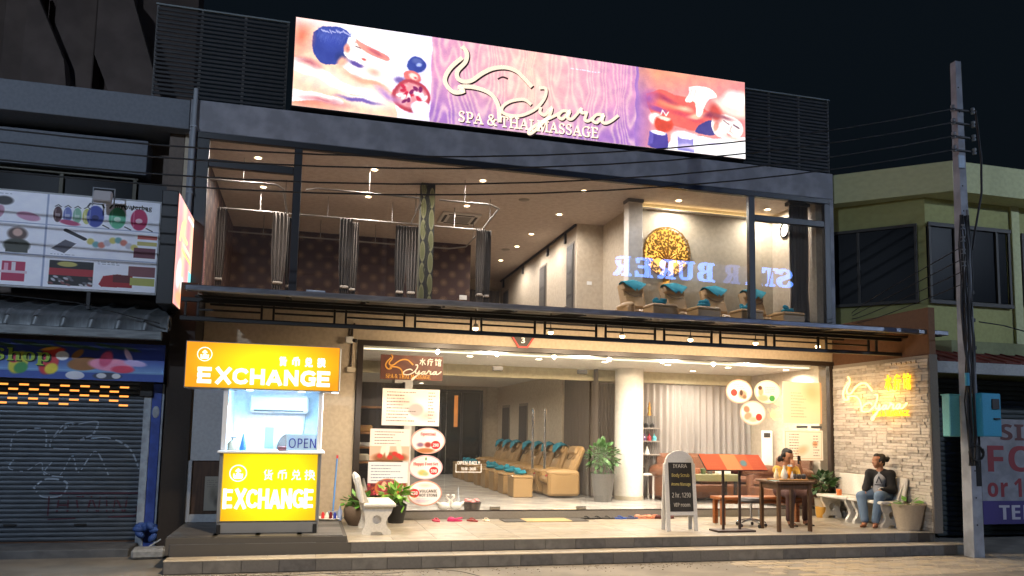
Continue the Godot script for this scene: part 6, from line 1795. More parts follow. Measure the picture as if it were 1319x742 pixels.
func left_shop() -> void:
	var grey := M("neighbour render", "6c7178", .85, "fine", V(.8, .8, .8), 0, .3)
	var brown := M("neighbour recess", "6b6058", .85, "fine", V(.8, .8, .8))
	var b := thing("neighbour_building", "grey two-storey shop house left of the spa", "building", V(-5, -.32, -2))
	part(b, "parapet", Sh.new().ext(-11, -2.075, 6.3, 6.79, -.9, .0, .008), grey)
	part(b, "recess_wall", Sh.new().ext(-11, -2.17, 3.0, 6.298, -1.05, -.9), brown)
	part(b, "side_wall", Sh.new().ext(-2.4, -2.17, 3.0, 6.298, -.898, -.28, .006), brown)
	part(b, "front_panel", Sh.new().ext(-11, -2.76, 5.6, 6.18, -.898, -.45, .008), grey)
	part(b, "roof_body", Sh.new().ext(-11, -2.18, -.3, 6.6, -9, -1.06), brown)
	var dk := M("night window", "0c1116", .3)
	dk.metallic_specular = .12
	var w := part(b, "window", Sh.new().ext(-11, -2.9, 4.3, 5.598, -.7, -.66), dk)
	for x in [-5.9, -4.05, -2.95]: part(w, "frame_post", Sh.new().ext(x - .03, x + .03, 4.3, 5.598, -.658, -.6, .004), M("window frame olive", "4e4a3a", .6))
	part(w, "frame_head", Sh.new().ext(-11, -2.9, 5.54, 5.597, -.655, -.59, .004), M("window frame olive"))
	part(b, "dark_side_screen", Sh.new().ext(-2.88, -2.42, 4.0, 5.5, -.6, -.56, .004), M("screen dark", "22262b", .6))
	part(b, "lower_wall", Sh.new().ext(-11, -2.06, 2.0, 3.4, -.2, .3), brown)
	# product board with its floodlight
	var p := Pic.new(448, 288, Color("e6eaf6"))
	var g := RandomNumberGenerator.new()
	g.seed = 12
	var ln := Color("9aa6c4")
	p.rect(222, 0, 226, 288, ln).rect(0, 94, 448, 97, ln).rect(0, 190, 448, 193, ln).rect(106, 0, 108, 288, ln, .4)
	p.ell(46, 52, 22, 24, Color("34363b"), .2, .2).ell(38, 18, 9, 10, Color("3a3c40"), 0, .3).ell(86, 22, 10, 8, Color("4a4a52"), .5, .3).ell(140, 30, 20, 16, Color("35353a"), 0, .3).ell(130, 66, 12, 24, Color("b88aa4"), .2, .2).ell(188, 74, 26, 14, Color("c38fae"), .3, .2)
	p.ell(30, 142, 22, 30, Color("aaab86"), .2, .2).ell(94, 126, 8, 16, Color("2c2e33"), .3, .2).ell(84, 150, 22, 9, Color("303138"), -.3, .3).ell(170, 130, 22, 24, Color("5c4c48"), 0, .3).ell(170, 126, 11, 14, Color("c9a69a"), 0, .3).ell(170, 166, 28, 24, Color("474a44"), 0, .2).rect(150, 160, 192, 188, Color("474a44"))
	for k in 14: p.ell(40 + g.randf() * 60, 210 + g.randf() * 66, 9, 8, [Color("c26a9c"), Color("6a8a5e"), Color("d98aa8"), Color("c9b46a"), Color("7aa69c")][k % 5], 0, .4)
	p.rect(146, 216, 190, 276, Color("b03a5a")).rect(150, 222, 158, 246, Color("d9a0b8")).rect(164, 218, 172, 246, Color("d9d2dc")).rect(142, 244, 194, 252, Color("d6c0cc"))
	for k in 4: p.ell(244 + k * 19, 60, 9, 26, [Color("4a2e34"), Color("6a78b8"), Color("7fb09a"), Color("bcc070")][k], 0, .1)
	for k in 3: p.ell(318 + k * 44, 58, 18, 36, [Color("3a4aa0"), Color("58b08c"), Color("b0265c")][k], 0, .1).ell(318 + k * 44, 62, 8, 9, [Color("28306a"), Color("c4e0d0"), Color("e0b8c8")][k], 0, .2)
	for k in 3:  # rolled tops, straps and sheen of the bags
		p.line([Vector2(302 + k * 44, 28), Vector2(306 + k * 44, 18), Vector2(330 + k * 44, 18), Vector2(334 + k * 44, 28)], 2.2, Color("2a2c34")).rect(306 + k * 44, 30, 309 + k * 44, 84, Color("ffffff"), .25).line([Vector2(334 + k * 44, 84), Vector2(346 + k * 44, 92)], 1.8, Color("2a2c34"))
	for k in 4: p.line([Vector2(238 + k * 19, 36), Vector2(244 + k * 19, 30), Vector2(250 + k * 19, 36)], 1.5, Color("3a3c44")).rect(239 + k * 19, 44, 241 + k * 19, 78, Color("ffffff"), .3).rect(240 + k * 19, 58, 249 + k * 19, 68, Color("e8e8ee"), .5)
	p.rows(14, 84, 96, 1, 6, Color("8a90a4"), g).rows(116, 8, 160, 1, 6, Color("8a90a4"), g).rows(236, 184, 300, 1, 6, Color("8a90a4"), g).rows(330, 200, 388, 2, 6, Color("6a7084"), g).rows(14, 180, 90, 1, 6, Color("8a90a4"), g)
	p.ell(268, 84, 24, 9, Color("b04a70"), .2, .3).line([Vector2(262, 108), Vector2(300, 132)], 5, Color("27282c")).poly(PackedVector2Array([Vector2(236, 168), Vector2(262, 138), Vector2(284, 148), Vector2(262, 180)]), Color("5a5a66"))
	for k in 9: p.ell(312 + k * 11, 138 + 10 * sin(k), 9, 12, [Color("c9c06a"), Color("6aa0a8"), Color("c97a6a"), Color("b9b9c9")][k % 4], 0, .4)
	p.rect(406, 108, 446, 120, Color("c0605a")).rect(406, 128, 446, 140, Color("b8b06a")).rect(400, 148, 444, 180, Color("6a3a48"))
	p.rect(236, 204, 322, 280, Color("1f2024")).rect(236, 228, 322, 250, Color("a02a34")).ell(270, 214, 22, 9, Color("b0a860"), 0, .2)
	for k in 20: p.ell(240 + g.randf() * 80, 254 + g.randf() * 24, 7, 4, [Color("b9b9c0"), Color("7a4a4a"), Color("5a5a62")][k % 3], g.randf(), .4)
	p.poly(PackedVector2Array([Vector2(334, 270), Vector2(342, 244), Vector2(370, 236), Vector2(400, 240), Vector2(400, 276), Vector2(340, 278)]), Color("9a1e28")).rect(392, 208, 446, 240, Color("7a4a50")).rect(396, 244, 446, 268, Color("a8aa5a")).rect(362, 238, 396, 262, Color("5c1e22"))
	p.soften(.8, 9, .03)
	var t := thing("product_board", "large white board printed with rows of bags, hats and beach goods", "billboard", V(-3.72, 3.38, 1.0))
	hang(t, "print", sheet(2.96, 1.34, .01), printed("product print", p.tex(), 0, .6), V(0, .7, .022))
	hang(t, "frame", Sh.new().box(V(0, .7, -.02), V(3.02, 1.4, .06), .006).done(), M("panel grey white"))
	hang(t, "leg", Sh.new().bar(V(.6, 0, -.04), V(.6, -.25, -.04), .05, .05).done(), M("canopy steel"))
	txt(t, "dark_lettering", "mywaterbag", "sansbold", V(1.12, 1.27, .026), .5, .09, M("print black"))
	var fl := thing("floodlight", "unlit floodlight on a bracket over the top edge of the product board", "floodlight", V(-2.95, 4.68, 1.2))
	hang(fl, "head", Sh.new().box(V(0, .02, .1), V(.24, .17, .09), .015, Basis(Vector3.RIGHT, -.3)).done(), M("flood white", "a8a3a4", .5))
	hang(fl, "bracket", Sh.new().tube([V(-.14, -.1, .05), V(-.14, .16, .05), V(.14, .16, .05), V(.14, -.1, .05)], .01, 6).done(), M("pipe grey"))
	# blade sign
	var bp := Pic.new(96, 160, Color("f0a894"))
	for y in 160:
		for x in 96: bp.dot(x, y, Color("f6c09a").lerp(Color("d8708a"), sin(x * .13) * .5 + .5), .6)
	bp.line([Vector2(16, 60), Vector2(24, 36), Vector2(40, 24), Vector2(30, 50), Vector2(56, 52)], 4, Color("ffe08a")).ell(56, 64, 30, 4, Color("ffe4b0"), .1, .3).ell(56, 74, 34, 3, Color("ffd070"), .1, .3)
	bp.ell(20, 110, 14, 28, Color("ffd9c8"), .3, .3).ell(40, 120, 10, 12, Color("fff2ea"), 0, .4).ell(56, 130, 12, 8, Color("fff2ea"), 0, .4).rect(74, 90, 96, 150, Color("62d0e0"), .8).ell(70, 140, 20, 22, Color("d048b0"), 0, .5).ell(30, 146, 30, 14, Color("ff9a70"), 0, .5).rect(56, 8, 92, 14, Color("fff"), .8)
	bp.soften(.7, 4, .06)
	var bs := thing("blade_sign", "narrow lit sign of the spa standing out from the wall at its left edge", "sign", V(-2.02, 3.2, .74))
	hang(bs, "cabinet", Sh.new().box(V(0, .8, 0), V(.22, 1.64, 1.6), .012).done(), M("cabinet black"))
	hang(bs, "lit_face", sheet(1.55, 1.58, .004), printed("blade print", bp.tex(), 1.25), V(.116, .8, 0), V(0, PI / 2, 0))
	area(bs, V(.14, .8, 0), 1.5, 1.5, .12, Color(1, .7, .6), Vector3.RIGHT)
	hang(bs, "bracket", Sh.new().bar(V(0, 1.4, -.8), V(.0, 1.4, -.98), .05, .05).bar(V(0, .2, -.8), V(0, .2, -.98), .05, .05).done(), M("canopy steel"))
	# ribbed awning
	var rib := M("awning metal", "7d8284", .45, "streak", V(3, .6, .6), .5)
	var aw := thing("ribbed_awning", "weathered grey ribbed metal awning with a curved front over the shutter", "awning", V(-3.9, 2.7, .8))
	for i in 12:
		var x0 := -6.1 + i * .345
		var s := Sh.new()
		var pf := [Vector2(-.1, 3.4), Vector2(1.1, 3.08), Vector2(1.3, 3.02), Vector2(1.42, 2.92), Vector2(1.46, 2.8)]
		for k in 4:
			var a: Vector2 = pf[k]
			var c: Vector2 = pf[k + 1]
			for q in [[0.0, .03, .0, .035], [.03, .075, .035, .035], [.075, .105, .035, .0], [.105, .345, .0, .0]]:
				var n := Vector2(-(c - a).y, (c - a).x).normalized() * -1.0
				if n.y < 0: n = -n
				var f := func(u: float, v: Vector2, h: float) -> Vector3: return V(x0 + u, v.y + n.y * h, v.x + n.x * h)
				s.quad(f.call(q[0], c, q[2]), f.call(q[1], c, q[3]), f.call(q[1], a, q[3]), f.call(q[0], a, q[2]), 1)
				s.quad(f.call(q[0], a, q[2] - .012), f.call(q[1], a, q[3] - .012), f.call(q[1], c, q[3] - .012), f.call(q[0], c, q[2] - .012), 2)
		part(aw, "sheet_panel", s, rib)
	part(aw, "gutter", Sh.new().ext(-6.1, -2.02, 2.67, 2.8, 1.46, 1.54, .01), M("awning gutter", "6b7072", .5, "streak", V(.5, 3, 3), .4))
	part(aw, "end_roll", Sh.new().tube(range(15).map(func(i): return V(-1.96, 2.93 + .1 * sin(i * TAU / 14), 1.36 + .1 * cos(i * TAU / 14))), .014, 6), rib)
	var cb := one("loose_cable", "thin dark cable lying across the ribbed awning", "cable", Sh.new().tube([V(-6, 3.4, .6), V(-4.6, 3.3, .9), V(-3.2, 3.18, 1.2), V(-2.4, 2.98, 1.5), V(-2.05, 2.9, 1.58)], .009, 6).done(), M("cable black", "0e0e10", .6))
	# shop sign and shutter
	var q := Pic.new(448, 104, Color("2c3f8c"))
	for y in 104:
		for x in 448: q.im.set_pixel(x, y, Color("253a86").lerp(Color("6f98c8"), clampf((y - 40) / 40.0, 0, 1) if y < 80 else .25))
	q.rect(0, 78, 448, 84, Color("7fb0d4"), .6).rect(0, 84, 448, 104, Color("2f4fa0"), .7)
	for k in 12: q.ell(150 + k * 22, 8 + (k % 3) * 4, 20, 6, Color("2a4a3a"), .3, .5)
	q.ell(44, 84, 26, 9, Color("46585a"), .1, .3)
	for s in [[170, "3a3a42", 26, "d8d8d4"], [215, "c9c23a", 50, "3a8a4a"], [262, "c0303a", 60, "d9c83a"]]:
		q.ell(s[0], 62, 16, 34, Color(s[1]), .2, .2).ell(s[0] + 4, 76, 12, 18, Color(s[3]), .2, .3).ell(s[0] - 6, 52, 9, 14, Color("c8405a"), .3, .3)
	q.ell(166, 26, 14, 12, Color("c8c8cc"), 0, .2).ell(150, 30, 12, 4, Color("d0cfc8"), 0, .3).ell(268, 28, 22, 10, Color("c83a30"), -.3, .3).ell(282, 40, 12, 14, Color("e4e4e0"), 0, .2).ell(262, 22, 20, 5, Color("e0a03a"), -.3, .4)
	q.ell(318, 60, 30, 20, Color("8a5a2a"), -.2, .2).ell(306, 34, 8, 18, Color("9a6a3a"), .5, .3).ell(360, 60, 40, 20, Color("d88aa8"), .1, .2).ell(352, 44, 12, 26, Color("c04a70"), .2, .3).ell(388, 34, 6, 24, Color("c8b0d0"), -.3, .3).ell(380, 72, 22, 12, Color("c83a5a"), 0, .3).ell(400, 54, 22, 10, Color("b8a8d4"), .2, .3)
	q.ell(304, 92, 16, 12, Color("c8ccd8"), 0, .1).ell(356, 92, 26, 11, Color("3a3f52"), 0, .2).ell(346, 91, 9, 8, Color("c9ccd4"), 0, .2).ell(370, 91, 8, 8, Color("c9ccd4"), 0, .2)
	q.soften(.8, 5, .06)
	var sg := thing("shop_sign", "blue shop sign with toy animals and green lettering over the shutter", "sign", V(-3.86, 2.38, 1.0))
	hang(sg, "board", sheet(3.62, .54, .03), printed("toy print", q.tex(), 0, .5), V(0, 0, .02))
	var gr := M("letters green", "8fae3a", .5)
	txt(sg, "lettering", "h Shop", "serifbold", V(-.16, .02, .028), 1.0, .24, M("letters dark", "1e2a1c", .5), .006)
	txt(sg, "lettering", "h Shop", "serifbold", V(-.17, .03, .036), .98, .23, gr, .006)
	var sm := M("shutter slat", "505860", .5, "streak", V(.4, 2, 2), .3)
	var rs := thing("roller_shutter", "closed grey roller shutter with graffiti and a few lit slots", "shutter", V(-4.2, -.26, .6))
	var sl := Sh.new().prism(PackedVector2Array([Vector2(0, -.032), Vector2(.012, -.024), Vector2(.016, 0), Vector2(.012, .024), Vector2(0, .032), Vector2(-.008, .026), Vector2(-.008, -.026)]), 3.7, Transform3D(Basis(V(0, 0, 1), V(0, 1, 0), V(-1, 0, 0)), V(1.85, 0, 0))).done()
	for k in 36: hang(rs, "slat", sl, sm, V(0, .1 + k * .0665, 0))
	hang(rs, "bottom_bar", Sh.new().box(V(0, .035, .01), V(3.72, .06, .05), .006).done(), M("bar rust", "5a4030", .7, "streak", V(.5, 4, 4)))
	var lit := glow("lit slot", Color(1, .62, .27), 1.15)
	for r in 5:
		for k in 7:
			var x := -.03 + .265 * k + (.13 if r % 2 else .0)
			if r == 4 and (k == 4 or k == 5) or (r % 2 and k == 6): continue
			hang(rs, "lit_slot", Sh.new().box(V(x, 2.295 - r * .0665, .014), V(.125, .026, .008), .003).done(), lit)
	var chalk := M("graffiti pale", "8d99a6", .9)
	var maroon := M("graffiti maroon", "4a2a36", .9)
	var z := 0
	for s in [[.05, 1.35, .1, 1.6, .45, 1.66, .5, 1.4], [.55, 1.5, .75, 1.7, .85, 1.75, .7, 1.72, .55, 1.42, .8, 1.38], [.9, 1.74, 1.15, 1.78, 1.1, 1.6, .95, 1.52, 1.3, 1.55, 1.6, 1.4, 1.75, 1.1], [.1, 1.22, .05, 1.1, .25, 1.06, .45, 1.18, .5, 1.05, .7, 1.0, .85, 1.28, .95, 1.05, 1.15, 1.35, 1.35, 1.0], [.6, 1.2, .5, 1.02, .75, .98], [.4, .85, .55, .95, .8, .9, .75, .72, .5, .7, .38, .84]]:
		hang(rs, "graffiti_line", worn_line(smooth(s, 22), .016 + .004 * (z % 3), .0015 + z * .0003, z), chalk, V(.08, .0, .0165)).set_meta("kind", "stuff")
		z += 1
	for s in [[.55, .55, 1.75, .55, 1.7, .22, .55, .18, .55, .55], [.68, .5, .66, .25], [.66, .38, .8, .38], [.8, .5, .8, .25], [.95, .25, .9, .5, 1.0, .5], [1.05, .25, 1.1, .5, 1.2, .25, 1.22, .5], [1.3, .5, 1.32, .25], [1.4, .25, 1.42, .5, 1.55, .25, 1.58, .5]]:
		var pts := []
		for i in range(0, s.size(), 2): pts.append(Vector2(s[i], s[i + 1]))
		var fine := []
		for i in pts.size() - 1:
			for k in 16: fine.append(pts[i].lerp(pts[i + 1], k / 16.0))
		fine.append(pts[-1])
		hang(rs, "graffiti_mark", worn_line(fine, .02, .0015 + z * .0003, z), maroon, V(.12, .1995, .0165)).set_meta("kind", "stuff")
		z += 1
	for x in [.7, -.2]: hang(rs, "handle", Sh.new().box(V(x + .4, .3, .022), V(.16, .03, .02), .004).done(), M("foot black"))
	var po := thing("shutter_post", "white and blue painted post at the right of the shutter", "post", V(-2.2, -.3, .68))
	hang(po, "white_strip", Sh.new().ext(-.14, -.035, 0, 2.42, -.08, .06, .006).done(), M("post white", "9ba4ad", .7, "blot", V(2, 2, 2)))
	hang(po, "blue_strip", Sh.new().ext(-.034, .1, 0, 2.4, -.08, .05, .006).done(), M("post blue", "2f4a9a", .6, "blot", V(2, 2, 2)))
	hang(po, "white_patch", Sh.new().ball(V(.03, 1.98, .05), V(.05, .09, .012), 14, 8).done(), M("post white"))
	hang(po, "white_edge", Sh.new().ext(.101, .13, 0, 2.4, -.08, .04, .004).done(), M("post white"))
	hang(po, "shutter_box", Sh.new().ext(-.2, -.02, 2.2, 2.5, -.06, .1, .01).done(), M("canopy steel"))
	var sc := Sh.new()
	for k in 9: sc.ball(V(g.randf_range(-.12, .12), g.randf_range(.02, .2), g.randf_range(-.06, .08)), V(.08, .05, .06), 10, 6, Basis(V(0, 0, 1), g.randf_range(-1, 1)))
	one("blue_rag_heap", "crumpled blue plastic at the foot of the blue post", "rag", sc.done(), M("rag blue", "31508f", .7, "fine", V(4, 4, 4)), V(-2.18, -.16, .85))
	one("pale_stick", "short pale stick leaning at the shutter's right corner", "stick", Sh.new().cyl(V(-.1, 0, .1), V(.14, .16, 0), .012, 6).done(), M("post white"), V(-2.05, -.26, 1.25))
	one("concrete_scrap", "rough pale concrete block before the blue post", "block", Sh.new().box(V(0, .05, 0), V(.42, .13, .34), .03, Basis(Vector3.UP, .1)).done(), M("scrap concrete", "8c8f90", .9, "blot", V(3, 3, 3)), V(-2.02, -.3, 1.45))
	setting("shop_step", Sh.new().ext(-9, -2.3, -.33, -.21, .4, 1.35, .01), M("step grey", "5a5c5e", .85, "blot", V(1, 1, 1)))


func right_house() -> void:
	var wall := M("green yellow wall", "9f9f66", .85, "fine", V(.6, .6, .6), 0, .3)
	var band := M("pale green band", "c0c394", .85, "fine", V(.6, .6, .6))
	var frm := M("house frame", "2e2a22", .6)
	var dk := M("night window")
	var b := thing("green_house", "unlit yellow-green two-storey house with corner windows right of the spa", "building", V(13, -.32, -1))
	var poly := func(off: float, y0: float, y1: float, m: Material, n: String) -> void:
		var p := PackedVector2Array([Vector2(10.11, -(.0 - off)), Vector2(11.66 - off * .4, -(1.4 - off)), Vector2(19.0, -(1.4 - off)), Vector2(19.0, 6.0), Vector2(10.11, 6.0)])
		part(b, n, Sh.new().prism(p, y1 - y0, Transform3D(Basis(V(1, 0, 0), V(0, 0, -1), V(0, 1, 0)), V(0, y0, 0))), m)
	poly.call(0.0, 6.2, 6.79, band, "roof_band")
	poly.call(.5, 3.3, 6.198, wall, "upper_wall")
	poly.call(.6, -.3, 3.298, wall, "lower_wall")
	poly.call(.12, 3.12, 3.36, M("slab edge", "7f835c", .85, "fine", V(.6, .6, .6)), "floor_edge")
	# windows: chamfer face and street face
	var a := V(10.14, 0, -.47)
	var c := V(11.42, 0, .86)
	var d := (c - a).normalized()
	var n := V(d.z, 0, -d.x) * -1.0
	var bs := Basis(d, Vector3.UP, n)
	var w := part(b, "corner_window", Sh.new().box(a + d * .88 + V(0, 4.9, 0) + n * .02, V(1.7, 1.5, .06), .004, bs), dk)
	for q in [[.03, 4.9, .05, 1.5], [.7, 4.9, .05, 1.5], [1.73, 4.9, .05, 1.5]]: part(w, "frame_post", Sh.new().box(a + d * q[0] + V(0, q[1], 0) + n * .06, V(q[2], q[3], .05), .004, bs), frm)
	for y in [4.15, 5.65]: part(w, "frame_rail", Sh.new().box(a + d * .88 + V(0, y, 0) + n * .062, V(1.76, .06, .05), .004, bs), frm)
	var w2 := part(b, "street_window", Sh.new().ext(11.47, 13.35, 4.2, 5.62, .88, .93), dk)
	for x in [11.5, 12.1, 13.1, 13.4]: part(w2, "frame_post", Sh.new().ext(x - .03, x + .03, 4.15, 5.66, .931, .97, .004), frm)
	for y in [4.14, 5.66]: part(w2, "frame_rail", Sh.new().ext(11.46, 13.45, y - .04, y + .04, .932, .98, .004), frm)
	var w3 := part(b, "street_window", Sh.new().ext(13.75, 15.6, 4.2, 5.62, .88, .93), dk)
	for x in [13.75, 15.6]: part(w3, "frame_post", Sh.new().ext(x - .03, x + .03, 4.15, 5.66, .931, .97, .004), frm)
	part(b, "pilaster", Sh.new().ext(13.5, 13.7, 3.362, 6.197, .85, .95, .006), band)
	# red lean-to roof, white fascia, shutter and banner
	var rr := thing("red_lean_to_roof", "dull red ribbed lean-to roof over the neighbour's shutter", "roof", V(13, 2.9, 1.4))
	for k in 18:
		var x := 10.2 + k * .36
		part(rr, "roof_rib", Sh.new().box(V(x + .17, 3.05, 1.5), V(.34, .02, 1.2), .004, Basis(Vector3.RIGHT, .3)).bar(V(x + .02, 2.9, 2.06), V(x + .02, 3.24, .94), .04, .03, .004), M("roof red", "6a2a22", .7, "streak", V(3, 3, .5)))
	part(rr, "fascia_board", Sh.new().ext(10.15, 16.6, 2.66, 2.88, 2.0, 2.06, .006), M("fascia white", "9a9c9a", .7, "fine", V(1, 1, 1)))
	var sh := thing("neighbour_shutter", "dark green closed shutter right of the stone wall", "shutter", V(13, -.3, .9))
	var sl := Sh.new().prism(PackedVector2Array([Vector2(0, -.045), Vector2(.014, -.03), Vector2(.016, 0), Vector2(.014, .03), Vector2(0, .045), Vector2(-.01, 0)]), 6.0, Transform3D(Basis(V(0, 0, 1), V(0, 1, 0), V(-1, 0, 0)), V(3.2, 0, 0))).done()
	for k in 32: hang(sh, "slat", sl, M("shutter dark", "2c3534", .6, "streak", V(.5, 2, 2)), V(0, .06 + k * .092, .1))
	var bn := thing("vinyl_banner", "white and purple vinyl banner with red letters behind the pole", "banner", V(13.45, .9, 1.45))
	hang(bn, "sheet", Sh.new().ext(-1.45, 1.6, -.5, 1.0, 0, .01).done(), M("vinyl white", "908f93", .6, "blot", V(.8, .8, .8)))
	hang(bn, "purple_strip", Sh.new().ext(-1.45, 1.6, -.92, -.502, 0, .012).done(), M("vinyl purple", "3c2f6c", .6))
	var red := M("letters dull red", "8a2a32", .6)
	txt(bn, "lettering", "SI", "sansbold", V(-.72, .76, .012), .55, .3, M("letters brown red", "5a2c2a", .6), .003)
	txt(bn, "lettering", "FO", "sansbold", V(-.78, .27, .012), 1.05, .48, red, .003)
	txt(bn, "lettering", "or 10", "sansbold", V(-.78, -.26, .012), 1.1, .34, red, .003)
	txt(bn, "lettering", "TEL", "sansbold", V(-.72, -.71, .014), .75, .26, M("vinyl letters", "b8b4bc", .6), .003)
	var bu := thing("dark_bush", "small dark bush in the gap right of the stone wall", "bush", V(10.5, -.3, 1.7))
	hang(bu, "leaves", leaves(160, V(0, .45, 0), V(.28, .42, .25), .12, 51).done(), M("leaf night", "1f2a1a", .7))
	hang(bu, "stem", Sh.new().tube([V(0, 0, 0), V(.02, .3, 0), V(-.02, .7, .02)], [.02, .015, .006], 6).done(), M("stem"))


func pole_and_wires() -> void:
	var con := M("pole concrete", "9599a0", .85, "blot", V(.8, .8, .8), 0, .1)
	var blk := M("cable black")
	var t := thing("utility_pole", "tall square concrete utility pole at the right end of the steps", "pole", V(10.23, -.32, 3.0))
	var s := Sh.new()
	var q := []
	for k in [[.1, 0.0], [.085, 3.4], [.055, 8.1]]:
		q.append([V(-k[0], k[1], k[0]), V(k[0], k[1], k[0]), V(k[0], k[1], -k[0]), V(-k[0], k[1], -k[0])])
	for i in 2:
		for e in 4: s.quad(q[i][e], q[i][(e + 1) % 4], q[i + 1][(e + 1) % 4], q[i + 1][e])
	s.quad(q[2][0], q[2][1], q[2][2], q[2][3])
	hang(t, "shaft", s.done(), con)
	for k in 18: hang(t, "bolt_hole", Sh.new().cyl(V(-.02, .5 + k * .42, .09 - k * .0024), V(-.02, .5 + k * .42, .101 - k * .0024), .014, 8).done(), M("hole dark", "2a2b2d", .9))
	for k in 4:
		var y := 7.24 - k * .23
		hang(t, "crossbar", Sh.new().box(V(0, y, .08), V(.4, .03, .03), .004).done(), blk)
		for sx in [-.2, .2]: hang(t, "insulator", Sh.new().lathe([Vector2(0, -.05), Vector2(.03, -.05), Vector2(.034, -.02), Vector2(.022, 0), Vector2(.034, .02), Vector2(.03, .05), Vector2(0, .05)], 12, V(sx, y, .11)).done(), M("insulator grey", "6d7378", .4))
	hang(t, "number_plate", Sh.new().box(V(-.04, 6.36, .085), V(.13, .22, .02), .006).done(), M("plate blue grey", "7f93a8", .5))
	hang(t, "stained_patch", Sh.new().ext(.0, .1, 1.1, 1.95, .088, .1, .003).done(), M("tar black", "1d1c1c", .9, "blot", V(3, 3, 3)))
	for k in 3: hang(t, "clamp", Sh.new().box(V(.1, 3.3 + k * .45, .04), V(.08, .06, .06), .008).done(), blk)
	var bp := M("box teal", "2f8fb0", .45, "fine", V(2, 2, 2))
	var m1 := thing("meter_box", "bright blue electricity meter box with a small dark window on the pole", "meter box", V(10.36, 1.9, 3.2))
	hang(m1, "case", Sh.new().box(Vector3.ZERO, V(.42, .68, .2), .012, Basis(Vector3.UP, .12)).done(), bp)
	hang(m1, "meter_window", Sh.new().box(V(.08, .17, .106), V(.14, .16, .02), .004).done(), M("foot black"))
	hang(m1, "lock", Sh.new().box(V(.1, -.06, .106), V(.12, .025, .02), .004).done(), M("foot black"))
	var m2 := thing("meter_box", "pale aqua meter box on the left side of the pole", "meter box", V(9.93, 1.88, 2.95))
	hang(m2, "case", Sh.new().box(Vector3.ZERO, V(.2, .66, .16), .012).done(), M("box aqua", "6cb8b8", .5, "fine", V(2, 2, 2)))
	hang(m2, "lid_edge", Sh.new().box(V(0, .335, .0), V(.22, .02, .18), .004).done(), M("box aqua"))
	var g := RandomNumberGenerator.new()
	g.seed = 33
	var bun := thing("cable_bundle", "tangle of black cables and conduit running down the pole", "cables", V(10.12, .9, 3.2))
	for k in 12:
		var p := []
		for j in 9: p.append(V(9.99 + k * .016 + g.randf_range(-.03, .03), 5.1 - j * .5, 3.19 + g.randf_range(-.02, .04)))
		part(bun, "cable", Sh.new().tube(p, .012, 6), blk)
	part(bun, "conduit", Sh.new().tube([V(10.16, 5.2, 3.19), V(10.17, 2.6, 3.2), V(10.15, 1.2, 3.2)], .022, 8), M("conduit grey", "60646a", .5))
	part(bun, "blue_connector", Sh.new().cyl(V(10.0, 2.35, 3.22), V(10.0, 2.55, 3.22), .035, 10), bp)
	part(bun, "coil", Sh.new().tube(range(40).map(func(i): return V(10.12 + .13 * cos(i * .5) , 1.3 + .12 * sin(i * .5), 3.2 + i * .0012)), .009, 5), blk)
	for k in 4: part(bun, "spool_insulator", Sh.new().lathe([Vector2(0, -.04), Vector2(.04, -.04), Vector2(.022, 0), Vector2(.04, .04), Vector2(0, .04)], 12, V(10.04, 4.9 - k * .2, 3.2)), M("insulator grey"))
	for k in 4:
		var y0 := 7.24 - k * .23 - .32
		var l := [5.06, 4.9, 4.68, 4.54][k] as float
		var p := []
		for j in 25:
			var x := -14.0 + 24.03 * j / 24.0
			var u := (x + 2.6) / 12.63
			p.append(V(x, l - .02 + (y0 - l) * (u * u if x > -2.6 else u * u * .35), 2.75 + .4 * clampf(u, 0, 1)))
		one("overhead_wire", "black overhead wire across the spa front, %s from the top" % ORD[k], "wire", Sh.new().tube(p, .011, 6).done(), blk, Vector3.ZERO, "wires to the utility pole")
	for k in 4:
		var y0 := 4.58 - k * .2
		var p := []
		for j in 13:
			var u := j / 12.0
			p.append(V(10.02, y0, 3.2).lerp(V(10.3, 3.95 - k * .06, .2), u) + V(0, -.25 * sin(u * PI), 0) + V(-.5 * sin(u * PI), 0, 0))
		one("service_wire", "thin service wire from the pole back to the green house, %s from the top" % ORD[k], "wire", Sh.new().tube(p, .008, 5).done(), blk, Vector3.ZERO, "service wires behind the pole")
	one("hanging_cable", "thick black cable looping down on the right of the pole top", "cable", Sh.new().tube([V(10.6, 7.0, 3.0), V(10.68, 6.2, 3.0), V(10.66, 5.6, 3.0), V(10.5, 4.95, 3.0), V(10.38, 4.6, 3.05)], .018, 6).done(), blk)
	one("curved_cable", "sagging cable from the pole to the right past the green house", "cable", Sh.new().tube([V(10.4, 3.4, 3.1), V(11.2, 3.42, 2.8), V(12.4, 3.36, 2.4), V(14.5, 3.0, 2.2)], .01, 6).done(), blk)


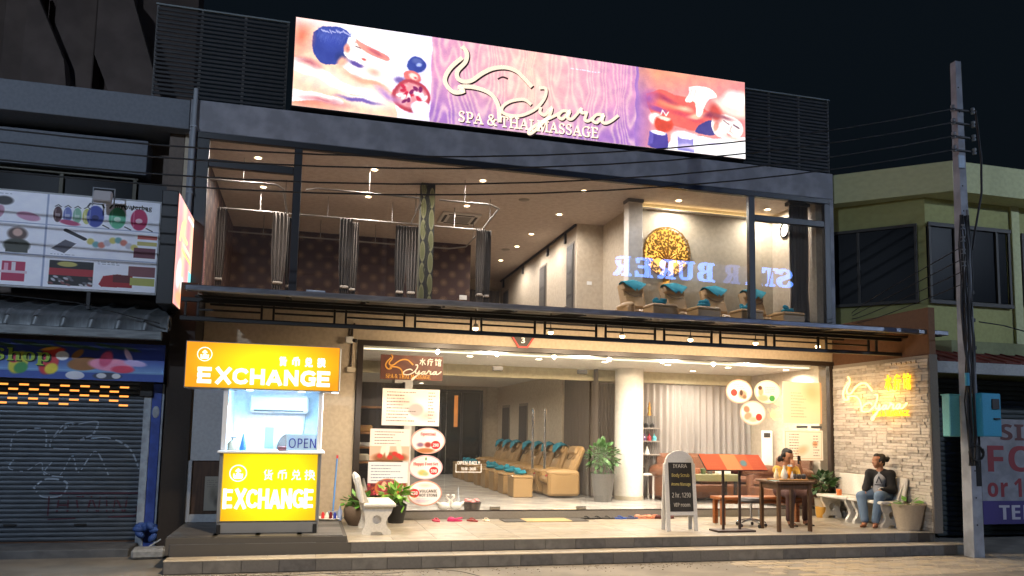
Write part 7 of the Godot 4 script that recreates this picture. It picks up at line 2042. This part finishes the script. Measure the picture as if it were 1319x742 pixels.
func across_the_street() -> void:
	var w := M("far side wall", "35322f", .9, "fine", V(.5, .5, .5))
	var b := thing("opposite_building", "dark shop row on the other side of the street carrying a lit burger sign", "building", V(12, -.32, 22))
	part(b, "front_wall", Sh.new().ext(2, 34, -.3, 8.2, 20.4, 21.0), w)
	part(b, "roof_band", Sh.new().ext(2, 34, 8.2, 8.5, 20.2, 21.0), M("canopy steel"))
	var s := thing("burger_sign", "blue-white lit letters STAR BURGER on the opposite roof, seen mirrored in the upper glass", "sign", V(18, 8.5, 20))
	part(s, "rail", Sh.new().ext(12.8, 23.2, 8.5, 8.6, 20.05, 20.15), M("canopy steel"))
	var lm := glow("burger letters", Color(.36, .56, 1), 11.0)
	var dim := glow("burger letters dim", Color(.36, .56, 1), 2.0)
	for q in [["R", 13.85], ["E", 14.94], ["R", 16.09], ["U", 17.1], ["B", 18.15], ["R", 19.52], ["A", 20.72], ["T", 21.62], ["S", 22.42]]:
		var lt := txt(s, "letter", q[0], "serifbold", V(q[1], 9.25, 19.98) - s.position, .84, .88, dim if q[1] > 19 and q[1] < 20 else lm, .06, V(0, PI, 0))
		for o in [[.03, .02], [-.03, -.02], [.03, -.02]]:
			var st: MeshInstance3D = hang(lt, "letter_stroke", lt.mesh, lt.material_override)
			st.position = Basis.from_scale(lt.scale).inverse() * V(o[0], o[1], .004 + o[0] * .02)
	area(s, V(0, .7, -.12), 9, .9, 1.5, Color(.5, .68, 1), Vector3.FORWARD)
	for k in 2:
		var x: float = [-9.0, 24.0][k]
		var l := thing("street_lamp", "cool street lamp on the far kerb, %s" % ["left", "right"][k], "street lamp", V(x, -.32, 17.5), "street lamps on the far kerb")
		hang(l, "post", Sh.new().tube([V(0, 0, 0), V(0, 9.4, 0), V(0, 9.9, -.5), V(0, 10.1, -1.6)], [.09, .06, .05, .04], 10).done(), M("pipe grey"))
		hang(l, "head", Sh.new().box(V(0, 10.12, -1.9), V(.28, .09, .7), .03).done(), M("canopy steel"))
		hang(l, "lamp_face", Sh.new().box(V(0, 10.07, -1.95), V(.2, .012, .45), .004).done(), glow("street lamp face", Color(.8, .88, 1), 8.0))
		spot(l, V(0, 10.03, -1.95), [105.0, 130.0][k], Color(.83, .9, 1), 80, .2, V(0, -1, -.75))
	var ol := thing("street_lamp", "street lamp on a long arm reaching over the road in front of the spa", "street lamp", V(2.5, -.32, 15.5))
	hang(ol, "post", Sh.new().tube([V(0, 0, 0), V(0, 9.2, 0), V(0, 9.9, -.6), V(0, 10.2, -6.0)], [.1, .08, .06, .04], 10).done(), M("pipe grey"))
	hang(ol, "head", Sh.new().box(V(0, 10.2, -6.4), V(.28, .09, .8), .03).done(), M("canopy steel"))
	hang(ol, "lamp_face", Sh.new().box(V(0, 10.15, -6.4), V(.2, .012, .5), .004).done(), glow("warm street lamp face", Color(1, .9, .75), 8.0))
	spot(ol, V(0, 10.1, -6.4), 140.0, Color(1, .89, .74), 42, .2, V(0, -1, -.16))
